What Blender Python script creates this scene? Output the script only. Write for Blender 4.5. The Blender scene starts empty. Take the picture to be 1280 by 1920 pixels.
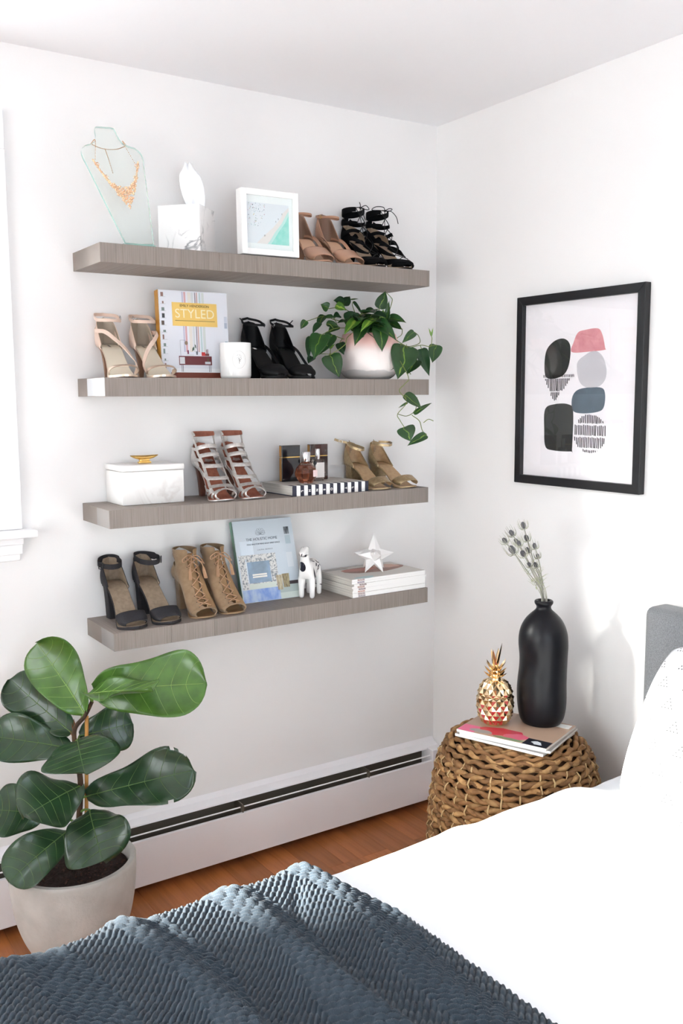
import bpy, bmesh, math, random
import numpy as np
from mathutils import Vector, Matrix

# ------------------------------------------------------------------ camera, world, lights
scene = bpy.context.scene
COL = scene.collection
PI = math.pi

cam_data = bpy.data.cameras.new('camera')
cam = bpy.data.objects.new('camera', cam_data)
COL.objects.link(cam)
F_PX = 1754.13
cam_data.sensor_fit = 'VERTICAL'
cam_data.sensor_height = 36.0
cam_data.lens = F_PX / 1920.0 * 36.0
cam_data.clip_start = 0.02
_yaw, _pitch, _roll = math.radians(33.3445), math.radians(7.0597), math.radians(-0.3229)
_fw = Vector((math.sin(_yaw) * math.cos(_pitch), math.cos(_yaw) * math.cos(_pitch), -math.sin(_pitch)))
_rt = Vector((math.cos(_yaw), -math.sin(_yaw), 0))
_up = _rt.cross(_fw)
_r2 = math.cos(_roll) * _rt + math.sin(_roll) * _up
_u2 = -math.sin(_roll) * _rt + math.cos(_roll) * _up
CAM_POS = Vector((-2.1631, -2.6645, 1.5134))
cam.matrix_world = Matrix(((_r2.x, _u2.x, -_fw.x, CAM_POS.x), (_r2.y, _u2.y, -_fw.y, CAM_POS.y),
                           (_r2.z, _u2.z, -_fw.z, CAM_POS.z), (0, 0, 0, 1)))
scene.camera = cam

SKY_COLOR, SKY_STRENGTH = (0.84, 0.95, 1.09, 1), 4.3
SUN_STRENGTH, SUN_COLOR, SUN_ANGLE = 36.0, (1.0, 0.95, 0.89), 3.0
SUN_DIR = Vector((1.0, -0.45, -0.36))
EXPOSURE = 0.78

world = bpy.data.worlds.new('daylight')
scene.world = world
world.use_nodes = True
world.node_tree.nodes['Background'].inputs[0].default_value = SKY_COLOR
world.node_tree.nodes['Background'].inputs[1].default_value = SKY_STRENGTH

sun_data = bpy.data.lights.new('sun', 'SUN')
sun_data.energy, sun_data.color, sun_data.angle = SUN_STRENGTH, SUN_COLOR, math.radians(SUN_ANGLE)
sun = bpy.data.objects.new('sun', sun_data)
COL.objects.link(sun)
sun.rotation_euler = SUN_DIR.to_track_quat('-Z', 'Y').to_euler()
sun.location = (-5, 2, 4)


def portal(name, loc, size, direction):
    d = bpy.data.lights.new(name, 'AREA')
    d.shape = 'RECTANGLE'
    d.size, d.size_y = size
    d.cycles.is_portal = True
    o = bpy.data.objects.new(name, d)
    COL.objects.link(o)
    o.location = loc
    o.rotation_euler = Vector(direction).to_track_quat('-Z', 'Z').to_euler()
    return o


scene.view_settings.view_transform = 'Standard'
scene.view_settings.look = 'None'
scene.view_settings.gamma = 1.0
scene.view_settings.use_curve_mapping = False
scene.view_settings.exposure = EXPOSURE
scene.cycles.use_denoising = True
scene.cycles.max_bounces = 12
scene.cycles.diffuse_bounces = 6
scene.cycles.transparent_max_bounces = 16
scene.cycles.sample_clamp_indirect = 8.0


# ------------------------------------------------------------------ helpers
def lin(h):
    if isinstance(h, (tuple, list)):
        return tuple(h)[:3]
    h = h.lstrip('#')
    out = []
    for i in (0, 2, 4):
        c = int(h[i:i + 2], 16) / 255.0
        out.append(c / 12.92 if c <= 0.04045 else ((c + 0.055) / 1.055) ** 2.4)
    return tuple(out)


def set_in(node, names, value):
    for n in names:
        if n in node.inputs:
            node.inputs[n].default_value = value
            return


def mat(name, col, rough=0.5, metal=0.0, col2=None, scale=(8, 8, 8), detail=4.0, lo=0.35, hi=0.65, coord='Object',
        bump=None, bump_scale=None, rand=0.0, spec=None, trans=0.0, ior=1.45, coat=0.0, sheen=0.0, alpha=1.0, sss=0.0):
    """Principled material; col2 mixes in by noise, rand varies brightness per object, bump adds fine relief."""
    m = bpy.data.materials.new(name)
    m.use_nodes = True
    nt = m.node_tree
    b = nt.nodes['Principled BSDF']
    b.inputs['Roughness'].default_value = rough
    b.inputs['Metallic'].default_value = metal
    if spec is not None:
        set_in(b, ['Specular IOR Level', 'Specular'], spec)
    set_in(b, ['Transmission Weight', 'Transmission'], trans)
    b.inputs['IOR'].default_value = ior
    set_in(b, ['Coat Weight', 'Clearcoat'], coat)
    set_in(b, ['Sheen Weight', 'Sheen'], sheen)
    set_in(b, ['Subsurface Weight'], sss)
    b.inputs['Alpha'].default_value = alpha
    c1 = lin(col)
    b.inputs['Base Color'].default_value = (*c1, 1)
    out = None
    tc = None
    if col2 is not None or bump:
        tc = nt.nodes.new('ShaderNodeTexCoord')
        mp = nt.nodes.new('ShaderNodeMapping')
        mp.inputs['Scale'].default_value = scale
        nt.links.new(tc.outputs[coord], mp.inputs['Vector'])
    if col2 is not None:
        nz = nt.nodes.new('ShaderNodeTexNoise')
        nz.inputs['Scale'].default_value = 1.0
        nz.inputs['Detail'].default_value = detail
        nt.links.new(mp.outputs['Vector'], nz.inputs['Vector'])
        rp = nt.nodes.new('ShaderNodeValToRGB')
        rp.color_ramp.elements[0].position = lo
        rp.color_ramp.elements[1].position = hi
        rp.color_ramp.elements[0].color = (*c1, 1)
        rp.color_ramp.elements[1].color = (*lin(col2), 1)
        nt.links.new(nz.outputs['Fac'], rp.inputs['Fac'])
        out = rp.outputs['Color']
        nt.links.new(out, b.inputs['Base Color'])
    if rand:
        oi = nt.nodes.new('ShaderNodeObjectInfo')
        mr = nt.nodes.new('ShaderNodeMapRange')
        mr.inputs['To Min'].default_value = 1 - rand
        mr.inputs['To Max'].default_value = 1 + rand
        nt.links.new(oi.outputs['Random'], mr.inputs['Value'])
        hs = nt.nodes.new('ShaderNodeHueSaturation')
        hs.inputs['Color'].default_value = (*c1, 1)
        nt.links.new(mr.outputs['Result'], hs.inputs['Value'])
        if out is not None:
            nt.links.new(out, hs.inputs['Color'])
        nt.links.new(hs.outputs['Color'], b.inputs['Base Color'])
    if bump:
        nb = nt.nodes.new('ShaderNodeTexNoise')
        nb.inputs['Scale'].default_value = bump_scale or 1.0
        nb.inputs['Detail'].default_value = 3.0
        nt.links.new((mp if bump_scale is None else tc).outputs['Vector' if bump_scale is None else coord], nb.inputs['Vector'])
        bp = nt.nodes.new('ShaderNodeBump')
        bp.inputs['Strength'].default_value = bump
        bp.inputs['Distance'].default_value = 0.004
        nt.links.new(nb.outputs['Fac'], bp.inputs['Height'])
        nt.links.new(bp.outputs['Normal'], b.inputs['Normal'])
    return m


class MB:
    """Collects shapes and builds ONE mesh object."""

    def __init__(self):
        self.v, self.f, self.mi = [], [], []

    def add(self, verts, faces, m=0):
        o = len(self.v)
        self.v.extend([tuple(map(float, p)) for p in verts])
        for q in faces:
            self.f.append(tuple(o + i for i in q))
            self.mi.append(m)
        return self

    def box(self, c, s, rot=None, m=0):
        x, y, z = s[0] / 2, s[1] / 2, s[2] / 2
        P = [Vector(p) for p in ((-x, -y, -z), (x, -y, -z), (x, y, -z), (-x, y, -z), (-x, -y, z), (x, -y, z), (x, y, z), (-x, y, z))]
        if rot is not None:
            P = [rot @ p for p in P]
        P = [p + Vector(c) for p in P]
        return self.add(P, [(3, 2, 1, 0), (4, 5, 6, 7), (0, 1, 5, 4), (1, 2, 6, 5), (2, 3, 7, 6), (3, 0, 4, 7)], m)

    def span(self, x0, x1, y0, y1, z0, z1, m=0):
        return self.box(((x0 + x1) / 2, (y0 + y1) / 2, (z0 + z1) / 2), (abs(x1 - x0), abs(y1 - y0), abs(z1 - z0)), None, m)

    def grid(self, P, cu=False, cv=False, m=0, flip=False):
        P = np.asarray(P, float)
        n, k = P.shape[:2]
        F = []
        for i in range(n if cu else n - 1):
            for j in range(k if cv else k - 1):
                a, b = i * k + j, ((i + 1) % n) * k + j
                c, d = ((i + 1) % n) * k + (j + 1) % k, i * k + (j + 1) % k
                F.append((a, d, c, b) if flip else (a, b, c, d))
        return self.add(P.reshape(-1, 3), F, m)

    def lathe(self, prof, n=32, m=0, c=(0, 0, 0), cap=True):
        P = []
        for r, z in prof:
            P.append([(c[0] + r * math.cos(2 * PI * k / n), c[1] + r * math.sin(2 * PI * k / n), c[2] + z) for k in range(n)])
        o = len(self.v)
        self.grid(P, cv=True, m=m, flip=True)
        if cap:
            self.f.append(tuple(o + n - 1 - k for k in range(n))); self.mi.append(m)
            t = o + (len(prof) - 1) * n
            self.f.append(tuple(t + k for k in range(n))); self.mi.append(m)
        return self

    def tube(self, path, r, n=8, m=0, closed=False, cap=True, flat=1.0):
        p = np.asarray(path, float)
        N = len(p)
        rr = np.full(N, r, float) if np.isscalar(r) else np.asarray(r, float)
        if closed:
            t = np.roll(p, -1, 0) - np.roll(p, 1, 0)
        else:
            t = np.gradient(p, axis=0)
        t /= np.linalg.norm(t, axis=1)[:, None] + 1e-12
        a = np.array((0, 0, 1.0)) if abs(t[0][2]) < 0.9 else np.array((1.0, 0, 0))
        u = np.cross(t[0], a); u /= np.linalg.norm(u)
        P = []
        for i in range(N):
            u = u - t[i] * (u @ t[i]); u /= np.linalg.norm(u) + 1e-12
            w = np.cross(t[i], u)
            P.append([p[i] + rr[i] * (math.cos(2 * PI * k / n) * u + flat * math.sin(2 * PI * k / n) * w) for k in range(n)])
        o = len(self.v)
        self.grid(P, cu=closed, cv=True, m=m)
        if cap and not closed:
            self.f.append(tuple(o + k for k in range(n))); self.mi.append(m)
            e = o + (N - 1) * n
            self.f.append(tuple(e + n - 1 - k for k in range(n))); self.mi.append(m)
        return self

    def prism(self, outline, z0, z1, m=0, M=None):
        """Extrude a 2-D outline (counter-clockwise) from z0 to z1; M maps to place."""
        n = len(outline)
        V = [(x, y, z0) for x, y in outline] + [(x, y, z1) for x, y in outline]
        if M is not None:
            V = [M @ Vector(p) for p in V]
        F = [tuple(n - 1 - k for k in range(n)), tuple(n + k for k in range(n))]
        F += [(k, (k + 1) % n, n + (k + 1) % n, n + k) for k in range(n)]
        return self.add(V, F, m)

    def ball(self, c, r, n=10, k=7, m=0):
        r = (r, r, r) if np.isscalar(r) else r
        P = [[(c[0] + r[0] * math.sin(a) * math.cos(b), c[1] + r[1] * math.sin(a) * math.sin(b), c[2] + r[2] * math.cos(a))
              for b in [2 * PI * j / n for j in range(n)]] for a in [PI * i / k for i in range(k + 1)]]
        return self.grid(P, cv=True, m=m)

    def build(self, name, mats, parent=None, smooth=False, bevel=0.0, seg=2, solid=0.0, solid_mat=0, sub=0, loc=None, angle=40):
        me = bpy.data.meshes.new(name)
        me.from_pydata(self.v, [], self.f)
        for m in (mats if isinstance(mats, (list, tuple)) else [mats]):
            me.materials.append(m)
        if any(self.mi):
            me.polygons.foreach_set('material_index', self.mi)
        me.update()
        if smooth:
            me.polygons.foreach_set('use_smooth', [True] * len(me.polygons))
            if smooth != 'all':
                try:
                    me.set_sharp_from_angle(angle=math.radians(angle))
                except Exception:
                    pass
        o = bpy.data.objects.new(name, me)
        COL.objects.link(o)
        if parent is not None:
            o.parent = parent
        if loc is not None:
            o.location = loc
        if solid:
            s = o.modifiers.new('thickness', 'SOLIDIFY')
            s.thickness = solid
            s.offset = 0
            s.material_offset = solid_mat
        if bevel:
            bv = o.modifiers.new('bevel', 'BEVEL')
            bv.width, bv.segments = bevel, seg
            bv.limit_method = 'ANGLE'
        if sub:
            sd = o.modifiers.new('sub', 'SUBSURF')
            sd.levels = sd.render_levels = sub
        return o


def tag(o, label, cat, group=None, kind=None):
    if label:
        o['label'] = label
    if cat:
        o['category'] = cat
    if group:
        o['group'] = group
    if kind:
        o['kind'] = kind
    return o


def thing(name, label, cat, loc=(0, 0, 0), rotz=0.0, group=None):
    o = bpy.data.objects.new(name, None)
    COL.objects.link(o)
    o.location = loc
    o.rotation_euler = (0, 0, rotz)
    o.empty_display_size = 0.05
    return tag(o, label, cat, group)


def struct(o, label=None):
    o['kind'] = 'structure'
    if label:
        o['label'] = label
    return o


def spline(pts, n):
    """Catmull-Rom through pts, n samples."""
    p = np.asarray(pts, float)
    if p.ndim == 1:
        p = p[:, None]
    k = len(p)
    ext = np.vstack([2 * p[0] - p[1], p, 2 * p[-1] - p[-2]])
    out = []
    for s in np.linspace(0, k - 1, n):
        i = min(int(s), k - 2)
        t = s - i
        a, b, c, d = ext[i], ext[i + 1], ext[i + 2], ext[i + 3]
        out.append(0.5 * (2 * b + (c - a) * t + (2 * a - 5 * b + 4 * c - d) * t * t + (3 * b - a - 3 * c + d) * t ** 3))
    return np.array(out)


def text_part(name, s, size, m, parent, M, align='CENTER', extrude=0.0002, sx=1.0, bold=0.0):
    cu = bpy.data.curves.new(name, 'FONT')
    cu.body, cu.size, cu.align_x, cu.extrude = s, size, align, extrude
    cu.offset = bold
    t = bpy.data.objects.new(name + '_source', cu)
    COL.objects.link(t)
    dg = bpy.context.evaluated_depsgraph_get()
    me = bpy.data.meshes.new_from_object(t.evaluated_get(dg))
    me.name = name
    bpy.data.objects.remove(t)
    bpy.data.curves.remove(cu)
    me.transform(Matrix.Diagonal((sx, 1, 1, 1)))
    me.transform(M)
    me.materials.clear()
    me.materials.append(m)
    o = bpy.data.objects.new(name, me)
    COL.objects.link(o)
    o.parent = parent
    return o


def frame_matrix(o, x, y, z):
    return Matrix(((x[0], y[0], z[0], o[0]), (x[1], y[1], z[1], o[1]), (x[2], y[2], z[2], o[2]), (0, 0, 0, 1)))


def rot_z(a):
    return Matrix.Rotation(a, 3, 'Z')


rng = random.Random(7)

# ------------------------------------------------------------------ shared materials
M_WALL = mat('wall_paint', '#ebe9e8', 0.75, bump=0.05, bump_scale=160)
M_CEIL = mat('ceiling_paint', '#efeef0', 0.8, bump=0.05, bump_scale=140)
M_TRIM = mat('white_trim_paint', '#f6f5f6', 0.4)
M_HEATER = mat('heater_enamel', '#f1eff2', 0.42)
M_HEATER_IN = mat('heater_fins', '#6f675c', 0.5, 0.3)
M_SHELF = mat('grey_wood', '#968c85', 0.6, col2='#776d66', scale=(420, 5, 7), detail=5, lo=0.3, hi=0.75, rand=0.07, bump=0.08)
M_SHELF_END = mat('grey_wood_end', '#968c85', 0.55, col2='#776d66', scale=(12, 300, 8), detail=5, lo=0.35, hi=0.7, rand=0.03, bump=0.06)
M_SHELF_TAPE = mat('edge_strip', '#c4c5c7', 0.35)
M_PLANK = mat('oak_plank', '#b5703f', 0.40, col2='#935427', scale=(55, 3.0, 10), detail=6, lo=0.3, hi=0.8, rand=0.22, coat=0.25)
M_WHITE = mat('white_gloss', '#f4f3f2', 0.25)
M_PAPER = mat('paper_edge', '#dedad3', 0.8, col2='#c6c1b8', scale=(3, 3, 900), detail=1)
M_BLACK = mat('black_ink', '#15161a', 0.5)
M_GOLD = mat('gold', '#f1c877', 0.16, 1.0)
M_SILVER = mat('silver_metal', '#d8d8da', 0.18, 1.0)


def glass_mat(name, tint, rough=0.0, ior=1.5):
    """Real glass that lets daylight through: refraction for the view, tinted transparency in shadow is left to the renderer."""
    return mat(name, tint, rough, trans=1.0, ior=ior)


def pane_mat(name, tint=(0.97, 0.99, 0.98), refl=0.06):
    m = bpy.data.materials.new(name)
    m.use_nodes = True
    nt = m.node_tree
    nt.nodes.clear()
    o = nt.nodes.new('ShaderNodeOutputMaterial')
    tr = nt.nodes.new('ShaderNodeBsdfTransparent')
    tr.inputs[0].default_value = (*tint, 1)
    gl = nt.nodes.new('ShaderNodeBsdfGlossy')
    gl.inputs['Roughness'].default_value = 0.0
    lw = nt.nodes.new('ShaderNodeLayerWeight')
    pw = nt.nodes.new('ShaderNodeMath')
    pw.operation = 'POWER'
    pw.inputs[1].default_value = 5.0
    nt.links.new(lw.outputs['Facing'], pw.inputs[0])
    fr = nt.nodes.new('ShaderNodeMapRange')
    fr.inputs['To Min'].default_value = refl * 0.5
    fr.inputs['To Max'].default_value = 0.9
    nt.links.new(pw.outputs[0], fr.inputs['Value'])
    mx = nt.nodes.new('ShaderNodeMixShader')
    nt.links.new(fr.outputs[0], mx.inputs[0])
    nt.links.new(tr.outputs[0], mx.inputs[1])
    nt.links.new(gl.outputs[0], mx.inputs[2])
    nt.links.new(mx.outputs[0], o.inputs['Surface'])
    return m


M_PANE = pane_mat('window_glass')


def diffuser_mat(name, clear):
    m = bpy.data.materials.new(name)
    m.use_nodes = True
    nt = m.node_tree
    nt.nodes.clear()
    o = nt.nodes.new('ShaderNodeOutputMaterial')
    tr = nt.nodes.new('ShaderNodeBsdfTransparent')
    tl = nt.nodes.new('ShaderNodeBsdfTranslucent')
    tl.inputs[0].default_value = (0.5, 0.51, 0.52, 1)
    mx = nt.nodes.new('ShaderNodeMixShader')
    mx.inputs[0].default_value = clear
    nt.links.new(tl.outputs[0], mx.inputs[1])
    nt.links.new(tr.outputs[0], mx.inputs[2])
    nt.links.new(mx.outputs[0], o.inputs['Surface'])
    return m



# ------------------------------------------------------------------ the room
CEIL_H = 2.4466
XL, YF = -4.6, -4.35                       # far left wall, wall behind the camera
WX0, WX1, WZ0, WZ1 = -4.35, -1.585, 1.15, 2.17   # double window in the back wall
T = 0.14

fl = MB()
fl.span(XL, 0, YF, 0, -0.06, -0.012)
floor = struct(fl.build('floor', mat('subfloor', '#3a1c0c', 0.7)))
# oak strips run towards the back wall; those near the visible strip of floor are single boards
PW = 0.057
board_meshes = {}


def board_mesh(w, l):
    key = (round(w, 4), round(l, 3))
    if key not in board_meshes:
        o = MB().box((0, 0, -0.006), (w - 0.0004, l - 0.0004, 0.012)).build('plank', M_PLANK)
        board_meshes[key] = o.data
        bpy.data.objects.remove(o)
    return board_meshes[key]


prg = random.Random(3)
rest = MB()
nx = int(-XL / PW) + 1
lens_ = [0.42, 0.6, 0.78, 0.96]
for i in range(nx):
    x = -PW * (i + 0.5)
    y = 0.0 - prg.choice([0, 0.12, 0.25, 0.38])
    first = True
    yy = 0.0
    while yy > YF + 0.02:
        l = prg.choice(lens_) if not first else prg.choice([0.25, 0.42, 0.6, 0.78])
        first = False
        l = min(l, yy - YF)
        if yy > -1.15 and x > -2.9:
            o = bpy.data.objects.new('plank', board_mesh(PW, l))
            COL.objects.link(o)
            o.parent = floor
            o.location = (x, yy - l / 2, 0)
            b = o.modifiers.new('bevel', 'BEVEL'); b.width = 0.0005; b.segments = 1
        else:
            rest.box((x, yy - l / 2, -0.006), (PW - 0.0008, l - 0.0008, 0.012))
        yy -= l
ro = rest.build('plank_field', M_PLANK, floor)
ro['kind'] = 'stuff'

wb = MB()
wb.span(XL - T, WX0, 0, T, -0.06, CEIL_H + 0.1)
wb.span(WX1, 0 + T, 0, T, -0.06, CEIL_H + 0.1)
wb.span(WX0, WX1, 0, T, -0.06, WZ0)
wb.span(WX0, WX1, 0, T, WZ1, CEIL_H + 0.1)
struct(wb.build('wall_back', M_WALL))
struct(MB().span(0, T, YF - T, 0, -0.06, CEIL_H + 0.1).build('wall_right', M_WALL))
LY0, LY1, LZ0, LZ1 = -2.9, -1.2, 0.25, 2.1      # unseen left-wall window, added and sized for low fill light
wl = MB()
wl.span(XL - T, XL, LY1, 0, -0.06, CEIL_H + 0.1)
wl.span(XL - T, XL, YF - T, LY0, -0.06, CEIL_H + 0.1)
wl.span(XL - T, XL, LY0, LY1, -0.06, LZ0)
wl.span(XL - T, XL, LY0, LY1, LZ1, CEIL_H + 0.1)
struct(wl.build('wall_left', M_WALL))
FX0, FX1, FZ0, FZ1 = -3.3, -1.1, 0.9, 2.05      # window behind the camera
wf = MB()
wf.span(XL, FX0, YF - T, YF, -0.06, CEIL_H + 0.1)
wf.span(FX1, 0, YF - T, YF, -0.06, CEIL_H + 0.1)
wf.span(FX0, FX1, YF - T, YF, -0.06, FZ0)
wf.span(FX0, FX1, YF - T, YF, FZ1, CEIL_H + 0.1)
struct(wf.build('wall_front', M_WALL))
struct(MB().span(XL - T, T, YF - T, T, CEIL_H, CEIL_H + 0.1).build('ceiling', M_CEIL))

portal('window_portal', ((WX0 + WX1) / 2, T + 0.02, (WZ0 + WZ1) / 2), (WX1 - WX0, WZ1 - WZ0), (0, -1, 0))
portal('window_portal', ((FX0 + FX1) / 2, YF - T - 0.02, (FZ0 + FZ1) / 2), (FX1 - FX0, FZ1 - FZ0), (0, 1, 0))
portal('window_portal', (XL - T - 0.02, (LY0 + LY1) / 2, (LZ0 + LZ1) / 2), (LY1 - LY0, LZ1 - LZ0), (1, 0, 0))


def window(name, x0, x1, z0, z1, M, units, label):
    """Sash window lying in the local XZ plane, room side at -Y."""
    root = bpy.data.objects.new(name, None)
    COL.objects.link(root)
    root.matrix_world = M
    struct(root, label)
    fr = MB()
    d0, d1 = 0.0, T
    fr.span(x0, x0 + 0.03, d0, d1, z0, z1).span(x1 - 0.03, x1, d0, d1, z0, z1)
    fr.span(x0 + 0.0301, x1 - 0.0301, d0 + 0.0005, d1 - 0.0005, z1 - 0.03, z1).span(x0 + 0.0301, x1 - 0.0301, d0 + 0.0005, d1 - 0.0005, z0, z0 + 0.02)
    wdt = (x1 - x0) / units
    for k in range(1, units):
        fr.span(x0 + k * wdt - 0.04, x0 + k * wdt + 0.04, d0 + 0.001, d1 - 0.001, z0 + 0.0201, z1 - 0.0301)
    fr.build('window_frame', M_TRIM, root, bevel=0.002)
    for k in range(units):
        a, b = x0 + k * wdt + 0.045, x0 + (k + 1) * wdt - 0.045
        for lo_, hi_, yy in ((z0 + 0.02, z1 - 0.03, 0.085),):
            s = MB()
            s.span(a, a + 0.04, yy - 0.015, yy + 0.015, lo_, hi_).span(b - 0.04, b, yy - 0.015, yy + 0.015, lo_, hi_)
            s.span(a + 0.0401, b - 0.0401, yy - 0.0145, yy + 0.0145, lo_, lo_ + 0.045).span(a + 0.0401, b - 0.0401, yy - 0.0145, yy + 0.0145, hi_ - 0.036, hi_)
            so = s.build('sash', M_TRIM, root)
            MB().span(a + 0.035, b - 0.035, yy - 0.002, yy + 0.002, lo_ + 0.04, hi_ - 0.03).build('pane', M_PANE, so)
    cs = MB()
    cs.span(x1, x1 + 0.1, -0.018, 0, z0 + 0.0005, z1 - 0.0005).span(x0 - 0.1, x0, -0.018, 0, z0 + 0.0005, z1 - 0.0005)
    cs.build('side_casing', M_TRIM, root, bevel=0.003)
    MB().span(x0 - 0.1, x1 + 0.1, -0.018, 0, z1, z1 + 0.1).build('head_casing', M_TRIM, root, bevel=0.003)
    bead = MB()
    bead.span(x1 + 0.018, x1 + 0.03, -0.025, -0.0175, z0, z1 + 0.03).span(x0 - 0.03, x0 - 0.018, -0.025, -0.0175, z0, z1 + 0.03)
    bead.build('casing_bead', M_TRIM, root, bevel=0.003)
    MB().span(x0 - 0.133, x1 + 0.133, -0.055, 0.03, z0 - 0.022, z0 - 0.0).build('window_stool', M_TRIM, root, bevel=0.006, seg=3)
    ap = MB()
    ap.span(x0 - 0.1, x1 + 0.1, -0.022, 0, z0 - 0.042, z0 - 0.022)
    ap.span(x0 - 0.098, x1 + 0.098, -0.016, 0, z0 - 0.07, z0 - 0.042)
    ap.span(x0 - 0.092, x1 + 0.092, -0.010, 0, z0 - 0.088, z0 - 0.07)
    ap.build('window_apron', M_TRIM, root, bevel=0.002)
    return root


w1 = window('window_1', WX0, WX1, WZ0, WZ1, Matrix.Identity(4), 2, 'white double window beside the shelves')
M_SUN_CUT = mat('sun_cut_fabric', '#eceae6', 0.9)
WXM = (WX0 + WX1) / 2
MB().span(WX0 + 0.035, WXM - 0.045, 0.035, 0.0362, 1.80, WZ1 - 0.05).build('sun_cut_blind', M_SUN_CUT, w1)  # unseen blind added to cap the sun patch on the right wall
MB().tube([(WX0 + 0.035, 0.04, WZ1 - 0.045), (WX1 - 0.035, 0.04, WZ1 - 0.045)], 0.016, 14).build('sun_cut_roller', M_SUN_CUT, w1, smooth=True)  # roller of the added blind
MB().add([(WXM + 0.045, 0.036, WZ0 + 0.02), (WX1 - 0.035, 0.036, WZ0 + 0.02), (WX1 - 0.035, 0.036, WZ1 - 0.05), (WXM + 0.045, 0.036, WZ1 - 0.05)], [(0, 1, 2, 3)]).build('sun_diffuser_sheer', diffuser_mat('diffuser_voile', 0.03), w1)  # unseen sheer added to weaken the sun reaching the right wall
window('window_2', -FX1, -FX0, FZ0, FZ1, Matrix.Translation((0, YF, 0)) @ Matrix.Rotation(PI, 4, 'Z'), 2, 'white sash window opposite the shelves')
window('fill_window', LY0, LY1, LZ0, LZ1, Matrix.Translation((XL, 0, 0)) @ Matrix.Rotation(PI / 2, 4, 'Z'), 2, 'white sash window added in the side wall for fill light')

for o in list(COL.objects):
    if o.name == 'fill_window':
        MB().add([(LY0 + 0.02, 0.03, LZ0 + 0.02), (LY1 - 0.02, 0.03, LZ0 + 0.02), (LY1 - 0.02, 0.03, LZ1 - 0.03), (LY0 + 0.02, 0.03, LZ1 - 0.03)], [(0, 1, 2, 3)]).build('sun_diffuser_sheer', diffuser_mat('diffuser_sheer', 0.10), o)  # unseen sheer added to diffuse sun entering the left-wall window

# baseboard heater along the back wall
hx0, hx1 = -2.9, -0.004
ht = thing('baseboard_heater', 'long white metal baseboard heater with dark slot along the back wall', 'heater', (hx0, 0, 0))
n = hx1 - hx0
prof = [(0.0, 0.03), (-0.004, 0.03), (-0.004, 0.206), (-0.03, 0.208), (-0.034, 0.208), (-0.037, 0.2055), (-0.039, 0.2065), (-0.037, 0.2115), (-0.026, 0.216), (-0.012, 0.222), (0.0, 0.236)]
b = MB()
b.add([(0, y, z) for y, z in prof] + [(n, y, z) for y, z in prof],
      [tuple(range(len(prof) - 1, -1, -1)), tuple(range(len(prof), 2 * len(prof)))] + [(k, (k + 1) % len(prof), len(prof) + (k + 1) % len(prof), len(prof) + k) for k in range(len(prof))])
b.build('back_panel', M_HEATER, ht)
b = MB()
b.span(0, n, -0.072, -0.070, 0.028, 0.173).span(0, n, -0.07, -0.060, 0.171, 0.173).span(0, n, -0.07, -0.055, 0.028, 0.03)
b.build('front_panel', M_HEATER, ht, bevel=0.0008)
b = MB()
b.box((n / 2, -0.0575, 0.1885), (n - 0.07, 0.0045, 0.0018), Matrix.Rotation(math.radians(20), 3, 'X'))
b.build('damper_blade', M_HEATER, ht)
b = MB().tube([(0.1, -0.034, 0.09), (n - 0.1, -0.034, 0.09)], 0.011, 12)
b.build('copper_pipe', mat('copper', '#9a5b3a', 0.4, 1.0), ht, smooth=True)
b = MB()
for k in range(int((n - 0.4) / 0.008)):
    b.span(0.2 + k * 0.008, 0.2008 + k * 0.008, -0.06, -0.008, 0.06, 0.12)
fo = b.build('fin_row', M_HEATER_IN, ht)
fo['kind'] = 'stuff'
MB().span(0.02, n - 0.02, -0.0062, -0.004, 0.03, 0.203).build('inner_liner', mat('heater_dark', '#5b554b', 0.6), ht)
for k in range(5):
    x = n - 0.34 - k * 0.5
    br = MB().span(x, x + 0.003, -0.068, -0.004, 0.03, 0.2).span(x - 0.004, x + 0.010, -0.06, -0.056, 0.173, 0.19)
    br.build('bracket', M_HEATER_IN, ht)
b = MB().span(n - 0.056, n, -0.0745, 0, 0.028, 0.213).build('end_cap', M_HEATER, ht, bevel=0.003)

# ------------------------------------------------------------------ floating shelves
SHELF_D = 0.226
SHX0, SHX1, SHT = -1.3085, -0.211, 0.0503
SHELF_Z = (1.9159, 1.5664, 1.2100, 0.8692)
seams = [[-1.265, -1.08, -0.965, -0.845, -0.59], [-1.03, -0.88, -0.66, -0.43], [-1.17, -0.93, -0.72, -0.47], [-1.14, -1.005, -0.93, -0.70, -0.45]]
sl = ['thick grey wood floating shelf, the highest one, holding the necklace stand',
      'thick grey wood floating shelf carrying the trailing plant, white strip on its end',
      'thick grey wood floating shelf carrying the white marble box',
      'thick grey wood floating shelf, the lowest one, with the animal figurine']
for i, z in enumerate(SHELF_Z):
    s = thing('floating_shelf', sl[i], 'shelf', (SHX0, 0, z), 0, 'grey floating shelves')
    cuts = [SHX0] + seams[i] + [SHX1]
    for k in range(len(cuts) - 1):
        a, c = cuts[k] - SHX0, cuts[k + 1] - SHX0
        b = MB().span(a + 0.0002, c - 0.0002, -SHELF_D, -0.0006, -SHT, 0)
        b.build('wood_panel', M_SHELF, s, bevel=0.0006)
    if i == 1:
        MB().span(-0.0006, 0.0, -SHELF_D, -0.085, -SHT + 0.0012, -0.0012).build('edge_strip', M_SHELF_TAPE, s)
    elif i > 1:
        MB().span(-0.0006, 0.0, -SHELF_D, -SHELF_D + 0.10, -SHT + 0.0012, -0.0012).build('edge_strip', mat('edge_strip_grey', '#8d8885', 0.5), s)
# ------------------------------------------------------------------ bed
def fabric_weave(name, c1, c2, scale=900, rough=0.9):
    m = mat(name, c1, rough, col2=c2, scale=(scale, scale, scale), detail=2, lo=0.3, hi=0.7, bump=0.25, sheen=0.2)
    return m


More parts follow.
